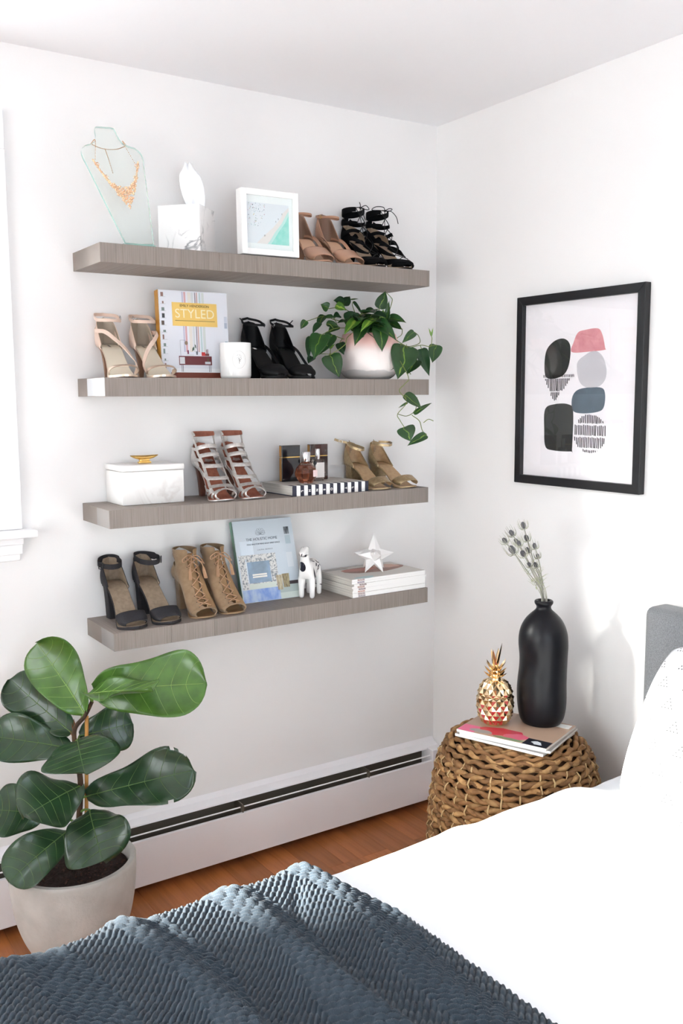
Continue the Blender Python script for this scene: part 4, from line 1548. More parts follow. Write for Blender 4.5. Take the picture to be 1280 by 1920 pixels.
# ---- F: gold ankle strap sandals
M_GLD = mat('gold_leather', '#b59f7c', 0.36, 0.6, col2='#a38d6b', scale=(120, 120, 120), bump=0.04, bump_scale=500)
M_GLD_BED = leather('beige_footbed', '#bb9d78', 0.55, '#ae8f6c')


def shoe_gold(label, x, side, rot, loop):
    L = Last(0.076, 0.208, side=side, ankle=0.09, wide=1.10)
    t = base_shoe('gold_sandal', label, 'gold sandals on the third shelf', (x, -0.010, Z(2)), rot, L, M_GLD, M_GLD_BED, M_GLD)
    L.heel(0.24, 0.024, 0.019, 0.017, 0.9).build('heel', M_GLD, t, smooth=True)
    L.counter(0.31, lambda a: 0.006 + 0.072 * max(0, 1 - abs(a) ** 1.15) ** 1.15, lean=0.004).build('heel_cup', [M_GLD, M_GLD_BED], t, smooth='all', solid=0.002, solid_mat=0)
    L.counter(0.27, lambda a: 0.004 + 0.068 * max(0, 1 - abs(a) ** 1.15) ** 1.15, lean=0.010, bulge=0.001).build('heel_lining', M_GLD_BED, t, smooth='all', solid=0.0006)
    L.patch([(0.115, -112, 112), (0.16, -114, 114), (0.21, -116, 116), (0.26, -118, 118)], 0.0012, 12, 26).build('toe_band', [M_GLD, M_GLD_BED], t, smooth='all', solid=0.002, solid_mat=1)
    # loose ankle strap
    h = L.h + 0.068
    if loop:
        P = spline([(0.014, 0.012, h), (0.030, 0.030, h + 0.002), (0.030, 0.055, h - 0.010), (0.010, 0.078, h - 0.020), (-0.012, 0.068, h - 0.016), (0.004, 0.03, h - 0.004), (0.018, 0.006, h + 0.003), (0.036, -0.006, h + 0.008), (0.052, -0.012, h + 0.014)], 60)
    else:
        P = spline([(0.012, 0.008, h), (0.024, 0.030, h - 0.002), (0.022, 0.060, h - 0.006), (0.0, 0.084, h - 0.008), (-0.026, 0.070, h - 0.004), (-0.034, 0.045, h), (-0.014, 0.012, h + 0.001)], 60)
    rows = []
    tg = np.gradient(P, axis=0)
    for p, tt in zip(P, tg):
        tt = tt / np.linalg.norm(tt)
        up = np.array((0, 0, 1.0)) - tt * tt[2]
        up /= np.linalg.norm(up)
        nn = np.cross(tt, up)
        rows.append([p - up * 0.004 - nn * 0.0008, p - up * 0.004 + nn * 0.0008, p + up * 0.004 + nn * 0.0008, p + up * 0.004 - nn * 0.0008])
    MB().grid(rows, cv=True).build('ankle_strap', M_GLD, t, smooth=True)
    k = 50 if loop else 40
    tt = Vector(tg[k]).normalized()
    buckle(M_SILVER, P[k], Vector((0, 0, 1)).cross(tt), tt, 0.012, 0.011, t)
    st = MB()
    for j in range(6):
        st.box((0.0015 * math.sin(j * 2), 0.0072 + 0.0006 * j, L.h + 0.036 + 0.0035 * j), (0.010 - abs(j - 2.5) * 0.0015, 0.0006, 0.0010))
    st.build('heel_stamp', M_STAMP, t)


shoe_gold('gold block heel sandal with its strap sticking out behind', -0.385, 1, 0.06, True)
shoe_gold('gold block heel sandal at the shelf end with buckled strap', -0.283, -1, 0.06, False)

# ---- G: black wide-strap heels with taupe footbed, lowest shelf
M_TAUPE = leather('taupe_footbed', '#94826f', 0.55, '#83725f')
M_BFAB = mat('black_fabric', '#1d1c20', 0.8, col2='#2b292d', scale=(500, 500, 500), bump=0.2)


def shoe_black(label, x, side, rot, cuff_x=0.0, y0=-0.014):
    L = Last(0.108, 0.207, side=side, ankle=0.09, pl=0.008, wide=1.13)
    t = base_shoe('ankle_cuff_sandal', label, 'black ankle strap heels on the lowest shelf', (x, y0, Z(3)), rot, L, M_BFAB, M_TAUPE, M_BFAB)
    L.heel(0.24, 0.026, 0.017, 0.015, 0.75).build('heel', M_BFAB, t, smooth=True)
    L.counter(0.30, lambda a: 0.012 + 0.060 * max(0, 1 - abs(a) ** 1.5) ** 1.1, lean=0.002).build('heel_cup', [M_BFAB, M_TAUPE], t, smooth='all', solid=0.002, solid_mat=1)
    L.counter(0.28, lambda a: 0.010 + 0.058 * max(0, 1 - abs(a) ** 1.5) ** 1.1, lean=0.006, bulge=0.001).build('heel_lining', M_TAUPE, t, smooth='all', solid=0.0006)
    L.patch([(0.075, -122, 122), (0.14, -120, 120), (0.21, -118, 118), (0.275, -118, 118)], 0.0012, 14, 26).build('toe_band', [M_BFAB, M_TAUPE], t, smooth='all', solid=0.0022, solid_mat=1)
    # stiff cuff tilted forward
    h = L.h + 0.066
    rows = []
    N = 48
    for k in range(N):
        a = 2 * PI * k / N
        x_, y_ = 0.034 * math.sin(a), 0.033 - 0.036 * math.cos(a)
        x_ += cuff_x * max(0, min(1, y_ / 0.03))
        z_ = h - 0.22 * (y_)
        w_ = 0.0075 if math.cos(a) < 0.3 else 0.0105
        o_ = np.array((math.sin(a), -math.cos(a), 0)) * 0.0011
        p = np.array((x_, y_, z_))
        up = np.array((0, 0.0, w_))
        rows.append([p - up - o_, p - up + o_, p + up + o_, p + up - o_])
    MB().grid(rows, cu=True, cv=True).build('ankle_cuff', M_BFAB, t, smooth=True)
    a = math.radians(118) * side
    c = (0.035 * math.sin(a) + cuff_x, 0.033 - 0.036 * math.cos(a), h - 0.22 * (0.033 - 0.036 * math.cos(a)))
    buckle(M_BLACK, c, (math.sin(a), -math.cos(a), 0), (math.cos(a), math.sin(a), 0), 0.015, 0.018, t, 0.0016)


shoe_black('black cuff-strap heel with taupe footbed at the shelf end', -1.243, 1, 0.05, 0.010)
shoe_black('black cuff-strap heel with taupe footbed next to the tan booties', -1.146, -1, 0.05, -0.012)

# ---- H: tan suede lace-up peep-toe booties
M_TANS = leather('tan_suede', '#9c8266', suede=True, c2='#8b7155')
M_TAN_IN = leather('tan_lining', '#9d7d59', 0.7)
M_TAN_CORD = mat('tan_cord', '#b58f70', 0.8)


def shoe_tan(label, x, side, rot, mirror_bow):
    L = Last(0.100, 0.200, side=side, ankle=0.088, wide=1.10)
    t = base_shoe('lace_up_bootie', label, 'tan lace-up booties on the lowest shelf', (x, -0.014, Z(3)), rot, L, M_TANS, M_TAN_IN, M_TANS, cat='shoe')
    L.heel(0.24, 0.024, 0.017, 0.015, 0.75).build('heel', M_TANS, t, smooth=True)
    two = [M_TANS, M_TAN_IN]
    L.counter(0.34, lambda a: 0.026 + 0.022 * (1 - abs(a)), lean=0.002, bulge=0.005).build('heel_cup', two, t, smooth='all', solid=0.0024, solid_mat=1)
    for sg in (-1, 1):
        rows = [(0.155, 2, 127), (0.19, 6, 127), (0.25, 11, 127), (0.36, 15, 127), (0.48, 17, 128), (0.57, 18, 126), (0.64, 18, 106), (0.72, 18, 86), (0.80, 17, 84), (0.87, 14, 104), (0.93, 14, 160), (0.96, 16, 178), (1.0, 22, 180)]
        P = L.patch([(s, sg * a, sg * b_) for s, a, b_ in rows], 0.0016 + 0.0002 * sg, 36, 22)
        P.build('upper', two, t, smooth='all', solid=0.0024, solid_mat=1)
        L.band([(0.075, sg * 124), (0.115, sg * 70), (0.145, sg * 30), (0.155, sg * 0)], 0.0045, off=0.0014).build('toe_binding', M_TANS, t, smooth=True)
        P = L.patch([(0.075, sg * 112, sg * 127), (0.11, sg * 62, sg * 127), (0.14, sg * 25, sg * 127), (0.16, sg * 0, sg * 127)], 0.0016, 10, 16)
        P.build('vamp', two, t, smooth='all', solid=0.0024, solid_mat=1)
    L.patch([(0.24, -12, 12), (0.5, -16, 16), (0.86, -16, 16)], -0.003, 16, 6).build('tongue', M_TAN_IN, t, smooth='all', solid=0.0015)
    ss = [0.19, 0.28, 0.37, 0.47, 0.57, 0.67, 0.78]
    for k in range(len(ss) - 1):
        L.cord([(ss[k], -24), (ss[k] + 0.03, -10), (ss[k + 1], 22)], 0.0017, 0.0045).build('lace', M_TAN_CORD, t, smooth='all')
        L.cord([(ss[k], 24), (ss[k] + 0.03, 10), (ss[k + 1], -22)], 0.0017, 0.0065).build('lace', M_TAN_CORD, t, smooth='all')
    eye = MB()
    for s in ss:
        for sg in (-1, 1):
            eye.ball(L.F(s, math.radians(sg * 25), 0.002), 0.0018, 7, 5)
    eye.build('eyelets', M_BLACK, t, smooth='all')
    k0 = L.F(0.80, 0, 0.006)
    b_ = MB()
    b_.ball(k0, 0.005, 8, 6)
    sx = mirror_bow
    loops = [[k0, k0 + (sx * 0.016, 0.012, 0.008), k0 + (sx * 0.036, 0.016, -0.002), k0 + (sx * 0.034, 0.016, -0.012), k0 + (sx * 0.014, 0.010, -0.004), k0],
             [k0, k0 + (-sx * 0.014, 0.008, 0.004), k0 + (-sx * 0.030, 0.006, -0.010), k0 + (-sx * 0.040, 0.002, -0.024), k0 + (-sx * 0.028, 0.008, -0.016), k0]]
    for lp in loops:
        b_.tube(spline(lp, 34), 0.0016, 6)
    tails = [[k0, k0 + (-0.010, 0.016, -0.004), k0 + (-0.022, 0.022, -0.018), k0 + (-0.026, 0.026, -0.030)], [k0, k0 + (0.008, 0.014, -0.014), k0 + (0.014, 0.018, -0.032)]]
    for tl_ in tails:
        b_.tube(spline(tl_, 16), 0.0016, 6)
    b_.build('bow', M_TAN_CORD, t, smooth='all')
    for tl_ in tails:
        e = Vector(tl_[-1])
        d_ = Vector((-0.15 if tl_ is tails[0] else 0.05, 0.15, -1)).normalized()
        m_ = MB()
        for q in range(9):
            a = 2 * PI * q / 8
            o_ = Vector((math.cos(a), math.sin(a), 0)) * (0.0028 if q < 8 else 0)
            m_.tube([e + o_ * 0.5, e + d_ * 0.008 + o_ * 1.1, e + d_ * 0.034 + o_ * 1.6], [0.0016, 0.0017, 0.0014], 5)
        m_.tube([e + d_ * 0.003, e + d_ * 0.007], 0.0042, 8)
        m_.build('tassel', M_TAN_CORD, t, smooth=True)


shoe_tan('tan suede peep-toe bootie with tasselled bow, beside the black heels', -1.018, 1, 0.02, 1)
shoe_tan('tan suede peep-toe bootie in front of the pale blue book', -0.925, -1, 0.0, 1)
# ------------------------------------------------------------------ highest shelf: glass necklace stand, tissue box, beach photo
from mathutils.bvhtree import BVHTree

Z1 = SHELF_Z[0]
M_GLASS = glass_mat('clear_glass', '#ffffff')
M_GLASS_EDGE = mat('glass_edge', '#a9d8cc', 0.08, trans=0.55, ior=1.5, coat=0.5)
st = thing('necklace_stand', 'clear glass bust-shaped necklace stand with green edges', 'jewelry stand', (-1.185, -0.197, Z1))


def bust_outline():
    half = [(0.0, 0.0), (0.040, 0.0), (0.062, 0.12), (0.082, 0.235), (0.088, 0.268), (0.086, 0.288), (0.074, 0.302), (0.055, 0.309), (0.040, 0.318), (0.033, 0.335), (0.030, 0.355), (0.024, 0.365), (0.0, 0.366)]
    r_ = spline(half[1:9], 40)[:, :]
    r2 = spline(half[8:], 20)
    pts = [tuple(p) for p in np.vstack([r_, r2[1:]])]
    left = [(-x, y) for x, y in reversed(pts) if x > 1e-6]
    return pts + left


bo = bust_outline()
leanb = math.radians(66)
xb = Vector((1, 0, 0))
yb = Vector((-0.10, math.cos(leanb), math.sin(leanb))).normalized()
xb = (xb - yb * xb.dot(yb)).normalized()
zb_ = xb.cross(yb)
MBUST = frame_matrix((0, 0, 0.0085), xb, yb, zb_)
n_ = len(bo)
th = 0.007
mbu = MB()
V = [MBUST @ Vector((x, y, -th)) for x, y in bo] + [MBUST @ Vector((x, y, 0)) for x, y in bo]
mbu.add(V, [tuple(n_ - 1 - k for k in range(n_)), tuple(n_ + k for k in range(n_))], 0)
mbu.add(V, [(k, (k + 1) % n_, n_ + (k + 1) % n_, n_ + k) for k in range(n_)], 1)
plate = mbu.build('glass_plate', [M_PANE, M_GLASS_EDGE], st)
fo_ = MB()
fo_.add([(-0.042, -0.004, 0), (0.042, -0.004, 0), (0.05, 0.17, 0), (-0.05, 0.17, 0), (-0.042, -0.004, 0.008), (0.042, -0.004, 0.008), (0.05, 0.17, 0.008), (-0.05, 0.17, 0.008)], [(3, 2, 1, 0), (4, 5, 6, 7)], 0)
fo_.add([(-0.042, -0.004, 0), (0.042, -0.004, 0), (0.05, 0.17, 0), (-0.05, 0.17, 0), (-0.042, -0.004, 0.008), (0.042, -0.004, 0.008), (0.05, 0.17, 0.008), (-0.05, 0.17, 0.008)], [(0, 1, 5, 4), (1, 2, 6, 5), (2, 3, 7, 6), (3, 0, 4, 7)], 1)
fo_.build('glass_foot', [M_PANE, M_GLASS_EDGE], st)

nk = thing('statement_necklace', 'pink and gold bead bib necklace hanging on the glass stand', 'necklace', st.location)
M_RG = mat('rose_gold_bead', '#eec3a0', 0.25, 0.45)
M_RG2 = mat('champagne_bead', '#f2d9b4', 0.2, 0.5)
M_CHAIN = mat('gold_chain', '#c9a583', 0.3, 0.9)


def on_bust(u, v, o=0.003):
    return MBUST @ Vector((u, v, o))


ch = MB()


def chain(pts, n=60):
    P = spline(pts, n)
    for i in range(len(P) - 1):
        c = (P[i] + P[i + 1]) / 2
        ch.ball(c, 0.0011 if i % 2 else 0.0015, 6, 4)


chain([on_bust(-0.052, 0.312, -0.004), on_bust(-0.04, 0.318, 0.003), on_bust(-0.058, 0.255, 0.004)], 30)
chain([on_bust(0.052, 0.312, -0.004), on_bust(0.04, 0.318, 0.003), on_bust(0.056, 0.25, 0.004)], 30)
chain([on_bust(-0.052, 0.313, -0.006), on_bust(-0.02, 0.303, -0.010), on_bust(0.02, 0.303, -0.010), on_bust(0.052, 0.313, -0.006)], 44)
chain([on_bust(-0.012, 0.303, -0.010), on_bust(-0.011, 0.27, -0.010), on_bust(-0.011, 0.225, -0.010)], 26)
ch.build('chain', M_CHAIN, nk, smooth='all')
nrg = random.Random(8)
beads = []
for i in range(460):
    t = nrg.uniform(-1, 1)
    cu, cv = 0.064 * t, 0.152 + 0.100 * abs(t) ** 1.9
    wd = 0.007 + 0.024 * (1 - abs(t)) ** 0.8
    d = nrg.uniform(-1, 1) * wd
    u, v = cu + d * 0.35 * t, cv - abs(d) * 0.2 + d * (1 - 0.4 * abs(t))
    if abs(t) < 0.22:
        v -= nrg.uniform(0, 0.022) * (1 - abs(t) / 0.22)
    beads.append((u, v, nrg.uniform(0.0016, 0.0033), nrg.random()))
bl = MB()
for u, v, r_, k in beads:
    bl.ball(on_bust(u, v, 0.003 + r_), r_, 6, 4, 0 if k < 0.6 else 1)
for k in range(9):
    t = (k - 4) / 4
    cu, cv = 0.058 * t, 0.150 + 0.09 * abs(t) ** 1.9
    for p in range(6):
        a = 2 * PI * p / 6
        bl.ball(on_bust(cu + 0.0052 * math.cos(a), cv + 0.0052 * math.sin(a), 0.007), (0.0030, 0.0030, 0.0014), 6, 4, k % 2)
bb_ = bl.build('bead_cluster', [M_RG, M_RG2], nk, smooth='all')

# tissue box
def marble(name, base='#f2f1ef', vein='#8d8d90', scale=9.0, thin=0.045, rough=0.25):
    m = bpy.data.materials.new(name)
    m.use_nodes = True
    nt = m.node_tree
    bs = nt.nodes['Principled BSDF']
    bs.inputs['Roughness'].default_value = rough
    tc = nt.nodes.new('ShaderNodeTexCoord')
    nz = nt.nodes.new('ShaderNodeTexNoise')
    nz.inputs['Scale'].default_value = scale
    nz.inputs['Detail'].default_value = 7
    nz.inputs['Distortion'].default_value = 1.6
    nt.links.new(tc.outputs['Object'], nz.inputs['Vector'])
    sb_ = nt.nodes.new('ShaderNodeMath'); sb_.operation = 'SUBTRACT'; sb_.inputs[1].default_value = 0.5
    ab = nt.nodes.new('ShaderNodeMath'); ab.operation = 'ABSOLUTE'
    nt.links.new(nz.outputs['Fac'], sb_.inputs[0]); nt.links.new(sb_.outputs[0], ab.inputs[0])
    n2 = nt.nodes.new('ShaderNodeTexNoise'); n2.inputs['Scale'].default_value = scale * 0.6
    nt.links.new(tc.outputs['Object'], n2.inputs['Vector'])
    r1 = nt.nodes.new('ShaderNodeValToRGB')
    r1.color_ramp.elements[0].position = 0.0
    r1.color_ramp.elements[1].position = thin
    r1.color_ramp.elements[0].color = (1, 1, 1, 1)
    r1.color_ramp.elements[1].color = (0, 0, 0, 1)
    nt.links.new(ab.outputs[0], r1.inputs[0])
    r2 = nt.nodes.new('ShaderNodeValToRGB')
    r2.color_ramp.elements[0].position = 0.48
    r2.color_ramp.elements[1].position = 0.68
    nt.links.new(n2.outputs['Fac'], r2.inputs[0])
    mu = nt.nodes.new('ShaderNodeMath'); mu.operation = 'MULTIPLY'
    nt.links.new(r1.outputs[0], mu.inputs[0]); nt.links.new(r2.outputs[0], mu.inputs[1])
    mx = nt.nodes.new('ShaderNodeMixRGB')
    mx.inputs[1].default_value = (*lin(base), 1)
    mx.inputs[2].default_value = (*lin(vein), 1)
    nt.links.new(mu.outputs[0], mx.inputs[0])
    nt.links.new(mx.outputs[0], bs.inputs['Base Color'])
    return m


tb = thing('tissue_box', 'square white marble tissue box cover with dark veins', 'tissue box', (-1.002, -0.098, Z1), math.radians(-46))
M_MARB = marble('marble_veined', '#f1efee', '#77777b', 11, 0.05)
s_ = 0.0625
b = MB()
b.span(-s_, s_, -s_, -s_ + 0.006, 0, 0.135).span(-s_, s_, s_ - 0.006, s_, 0, 0.135).span(-s_, -s_ + 0.006, -s_ + 0.006, s_ - 0.006, 0, 0.135).span(s_ - 0.006, s_, -s_ + 0.006, s_ - 0.006, 0, 0.135)
b.build('box_side', M_MARB, tb, bevel=0.001)
b = MB()
ring = []
for k in range(32):
    a = 2 * PI * k / 32
    c, sn = math.cos(a), math.sin(a)
    q = (s_ - 0.0005) / max(abs(c), abs(sn))
    ring.append([(q * c, q * sn, 0.130), (0.034 * c, 0.018 * sn, 0.130), (0.034 * c, 0.018 * sn, 0.1355), (q * c, q * sn, 0.1355)])
b.grid(ring, cu=True, cv=True).build('box_top', M_MARB, tb)
T_ = MB()
rows = []
for i in range(22):
    v = i / 21
    z = 0.124 + v * 0.140
    w = 0.008 + 0.027 * math.sin(PI * min(1, v * 0.72 + 0.14)) * (1 if v < 0.75 else max(0.03, (1 - v) / 0.25))
    row = []
    for j in range(22):
        u = j / 21 * 2 - 1
        fold = 0.010 * math.sin(4.2 * u + 2.5 * v) * (0.3 + 0.7 * v) + 0.004 * math.sin(9 * u + 5 * v)
        row.append((u * w - 0.012 * v + 0.010 * (1 - v), fold, z - 0.02 * u * v * (1 - v)))
    rows.append(row)
T_.grid(rows)
tis = T_.build('tissue_sheet', mat('tissue_paper', '#f7f8fa', 0.95, sss=0.0), smooth='all', solid=0.0006)
tis.location = (-0.984, -0.104, Z1)
tis.rotation_euler = (0, 0, math.radians(-35))
tag(tis, 'white paper tissue pulled up from the marble box', 'tissue')

# square white frame with an aerial beach photo
FRW, FRD = 0.185, 0.036
fr = thing('photo_frame', 'white square box frame with an aerial beach photo', 'picture frame', (-0.791, -0.216, Z1), math.radians(-2.5))
ln = math.radians(-1.0)
RX = Matrix.Rotation(ln, 3, 'X')


def fbox(name, x0, x1, y0, y1, z0, z1, m, bevel=0.0):
    b_ = MB().span(x0, x1, y0, y1, z0, z1)
    b_.v = [tuple(RX @ Vector(p) + Vector((0, 0, 0.0055))) for p in b_.v]
    return b_.build(name, m, fr, bevel=bevel)


hw = FRW / 2
fbw = 0.017
fbox('frame_side', -hw, -hw + fbw, 0, FRD, 0, FRW, M_WHITE, 0.0012)
fbox('frame_side', hw - fbw, hw, 0, FRD, 0, FRW, M_WHITE, 0.0012)
fbox('frame_rail', -hw + fbw, hw - fbw, 0, FRD, 0, fbw, M_WHITE, 0.0008)
fbox('frame_rail', -hw + fbw, hw - fbw, 0, FRD, FRW - fbw, FRW, M_WHITE, 0.0008)
fbox('mat_board', -hw + fbw, hw - fbw, 0.011, 0.014, fbw, FRW - fbw, mat('mat_board', '#f3f2f5', 0.7))
fbox('backing', -hw + 0.004, hw - 0.004, FRD - 0.003, FRD - 0.001, 0.004, FRW - 0.004, mat('backing_board', '#8c7a66', 0.8))
M_SAND, M_SEA, M_SHAL, M_WET = mat('photo_sand', '#e6e6ee', 0.5), mat('photo_sea', '#8fd9cf', 0.5, col2='#a7ded6', scale=(60, 60, 60)), mat('photo_shallow', '#c3e3df', 0.5), mat('photo_wet_sand', '#e9dfdf', 0.5)
p0, p1 = -hw + 0.021, hw - 0.028
q0, q1 = 0.034, FRW - 0.036


def photo(pts, m, k):
    o = MB()
    out = [(p0 + u * (p1 - p0), 0.0108 - 0.0001 * k, q0 + v * (q1 - q0)) for u, v in pts]
    o2 = [(x, y - 0.0001, z) for x, y, z in out]
    n = len(out)
    o.add(out + o2, [tuple(range(n)), tuple(range(2 * n - 1, n - 1, -1))] + [(a, n + a, n + (a + 1) % n, (a + 1) % n) for a in range(n)])
    o.v = [tuple(RX @ Vector(p) + Vector((0, 0, 0.0055))) for p in o.v]
    return o


photo([(0, 0), (1, 0), (1, 1), (0, 1)], M_SAND, 0).build('photo_sand', M_SAND, fr)
photo([(0.22, 0), (0.40, 0.2), (0.62, 0.42), (0.80, 0.66), (0.86, 0.8), (1, 0.95), (1, 0)], M_WET, 1).build('photo_shore', M_WET, fr)
photo([(0.48, 0), (0.55, 0.1), (0.66, 0.3), (0.82, 0.52), (0.92, 0.72), (1, 0.86), (1, 0)], M_SHAL, 2).build('photo_shallows', M_SHAL, fr)
photo([(0.56, 0), (0.68, 0.2), (0.76, 0.34), (0.90, 0.54), (1, 0.76), (1, 0)], M_SEA, 3).build('photo_sea', M_SEA, fr)
ucols = ['#4d5a72', '#c2566e', '#cfae52', '#6f9b86', '#8a8f9c', '#39404f', '#b9bfca', '#7aa6b8']
urg = random.Random(5)
for q, c in enumerate(ucols):
    o = MB()
    for k in range(9):
        u, v = urg.uniform(0.02, 0.42), urg.uniform(0.42, 0.97)
        if u + (1 - v) * 0.45 > 0.55:
            u *= 0.5
        w_ = urg.uniform(0.007, 0.015)
        z_ = photo([(u, v), (u + w_, v - 0.004), (u + w_ * 1.3, v + w_), (u + w_ * 0.2, v + w_ * 1.1)], None, 4)
        o.add(z_.v, z_.f)
    o.build('photo_umbrellas', mat('photo_umbrella', c, 0.5), fr)
o = MB()
for u, v in ((0.40, 0.18), (0.42, 0.185), (0.74, 0.62), (0.83, 0.75), (0.68, 0.55)):
    z_ = photo([(u, v), (u + 0.01, v), (u + 0.01, v + 0.04), (u, v + 0.04)], None, 4)
    o.add(z_.v, z_.f)
o.build('photo_bathers', mat('photo_bather', '#7c7676', 0.5), fr)
fbox('glass_pane', -hw + fbw - 0.001, hw - fbw + 0.001, 0.004, 0.0055, fbw - 0.001, FRW - fbw + 0.001, M_PANE)

# ------------------------------------------------------------------ second shelf: book and candle
Z2 = SHELF_Z[1]
bk = thing('decorating_book', 'hardcover decorating book with yellow title block leaning on the wall', 'book', (-0.982, -0.098, Z2), math.radians(-1))
BW, BH, BT = 0.217, 0.255, 0.026
lnb = math.radians(-4)
RB = Matrix.Rotation(lnb, 4, 'X')
MBK = Matrix.Translation((0, 0, 0.0005)) @ RB
# local: X across, Z up, cover face at y=0 looking to -Y, thickness towards +Y
M_COVER = mat('pale_cover', '#dfe1e8', 0.35)
M_COV_SP = mat('ochre_spine', '#c08a3a', 0.45)


def bpiece(parent, Mx, name, x0, x1, y0, y1, z0, z1, m, bevel=0.0):
    b_ = MB().span(x0, x1, y0, y1, z0, z1)
    b_.v = [tuple(Mx @ Vector(p)) for p in b_.v]
    return b_.build(name, m, parent, bevel=bevel)


def bpoly(parent, Mx, pts, name, m, k=1):
    """Flat printed area on the cover: pts (x, z) counter-clockwise seen from -Y."""
    out = [(x, -0.0001 * k, z) for x, z in pts]
    o2 = [(x, y - 0.0001, z) for x, y, z in out]
    n = len(out)
    o = MB().add(out + o2, [tuple(range(n - 1, -1, -1)), tuple(range(n, 2 * n))] + [(a, (a + 1) % n, n + (a + 1) % n, n + a) for a in range(n)])
    o.v = [tuple(Mx @ Vector(p)) for p in o.v]
    return o.build(name, m, parent)


def R4(x0, z0, x1, z1):
    return [(x0, z0), (x1, z0), (x1, z1), (x0, z1)]


hb = BW / 2
bpiece(bk, MBK, 'front_cover', -hb, hb, 0, 0.0025, 0, BH, M_COVER)
bpiece(bk, MBK, 'back_cover', -hb, hb, BT - 0.0025, BT, 0, BH, M_COV_SP)
bpiece(bk, MBK, 'spine', -hb - 0.001, -hb + 0.0015, 0, BT, 0, BH, M_COV_SP)
bpiece(bk, MBK, 'page_block', -hb + 0.0015, hb - 0.004, 0.0025, BT - 0.0025, 0.003, BH - 0.003, M_PAPER)
M_T_TITLE = mat('title_yellow', '#e9c46e', 0.5)
M_T_PALE = mat('title_pale', '#f3e6bf', 0.5)
M_T_DARK = mat('title_dark', '#5a4a2c', 0.5)
M_FLOOR_P = mat('print_floor', '#7a3b2c', 0.4)
M_CRED = mat('print_credenza', '#6d3034', 0.4)
bpoly(bk, MBK, R4(-hb + 0.028, 0.0015, hb - 0.002, 0.018), 'cover_floor', M_FLOOR_P)
bpoly(bk, MBK, R4(-hb + 0.028, 0.018, hb - 0.002, 0.030), 'cover_skirting', mat('print_skirting', '#eceef2', 0.4))
cols = [('#b9b7cc', -0.036, 0.004), ('#d3a7ab', -0.030, 0.006), ('#ddd7cf', -0.018, 0.010), ('#cfd2d3', -0.006, 0.006), ('#8a7f86', 0.004, 0.003), ('#c4a29c', 0.009, 0.004), ('#b7cbcc', 0.018, 0.005), ('#ccd2cf', 0.026, 0.008)]
for c, x, w_ in cols:
    bpoly(bk, MBK, R4(x, 0.078, x + w_, BH - 0.003), 'cover_painting', mat('print_streak', c, 0.4))
bpoly(bk, MBK, R4(-0.068, 0.153, 0.074, 0.221), 'title_block', M_T_TITLE, 3)


def btext(parent, Mx, s, size, x, z, m, k=5, sx=1.0, bold=0.0):
    Mt = Mx @ Matrix.Translation((x, -0.0001 * k - 0.0002, z)) @ Matrix.Rotation(PI / 2, 4, 'X')
    return text_part('lettering', s, size, m, parent, Mt, sx=sx, bold=bold)


btext(bk, MBK, 'EMILY HENDERSON', 0.0105, 0.003, 0.2085, M_T_DARK, sx=1.0)
btext(bk, MBK, 'STYLED', 0.037, 0.003, 0.177, M_T_PALE, sx=1.0)
bpoly(bk, MBK, R4(-0.060, 0.1680, 0.066, 0.1692), 'title_rule', M_T_DARK, 5)
# room picture on the cover: credenza, lamp, plant, bottles
bpoly(bk, MBK, R4(-0.054, 0.040, 0.050, 0.066), 'cover_credenza', M_CRED, 3)
bpoly(bk, MBK, R4(-0.052, 0.043, -0.036, 0.063), 'cover_books', mat('print_books', '#d4d6da', 0.4), 5)
bpoly(bk, MBK, R4(0.028, 0.043, 0.046, 0.050), 'cover_books', mat('print_books', '#d4d6da', 0.4), 5)
for x in (-0.047, -0.043, 0.040, 0.045):
    bpoly(bk, MBK, R4(x, 0.020, x + 0.0012, 0.040), 'cover_leg', M_BLACK, 4)
bpoly(bk, MBK, R4(-0.048, 0.067, -0.0475, 0.112), 'cover_lamp', M_BLACK, 4)
bpoly(bk, MBK, R4(-0.048, 0.1115, -0.030, 0.112), 'cover_lamp', M_BLACK, 4)
bpoly(bk, MBK, [(-0.029 + 0.005 * math.cos(a), 0.104 + 0.006 * math.sin(a)) for a in np.linspace(0, 6.28, 14, endpoint=False)], 'cover_lamp', mat('print_brass', '#8a7763', 0.4), 5)
bpoly(bk, MBK, R4(-0.030, 0.066, -0.006, 0.072), 'cover_books', mat('print_books', '#d4d6da', 0.4), 4)
bpoly(bk, MBK, R4(-0.027, 0.072, -0.022, 0.083), 'cover_vase', mat('print_plum', '#7b3a52', 0.4), 5)
bpoly(bk, MBK, [(-0.012, 0.080), (-0.005, 0.084), (-0.004, 0.094), (-0.010, 0.090)], 'cover_plant', mat('print_leaf', '#55685a', 0.4), 5)
bpoly(bk, MBK, [(-0.002, 0.092), (0.002, 0.088), (0.001, 0.098), (-0.003, 0.101)], 'cover_plant', mat('print_leaf', '#55685a', 0.4), 5)
bpoly(bk, MBK, [(0.001, 0.070), (0.006, 0.070), (0.007, 0.080), (0.0, 0.080)], 'cover_vase', mat('print_slate_vase', '#6a6f77', 0.4), 5)
bpoly(bk, MBK, R4(0.018, 0.067, 0.030, 0.078), 'cover_flowers', mat('print_red_flowers', '#c33a3a', 0.4), 5)
bpoly(bk, MBK, R4(0.030, 0.067, 0.042, 0.074), 'cover_bottles', mat('print_brown_bottles', '#7d4a48', 0.4), 5)
bpoly(bk, MBK, R4(0.033, 0.074, 0.035, 0.086), 'cover_bottles', mat('print_brown_bottles', '#7d4a48', 0.4), 5)
bpoly(bk, MBK, R4(0.037, 0.074, 0.039, 0.087), 'cover_bottles', mat('print_brown_bottles', '#7d4a48', 0.4), 5)
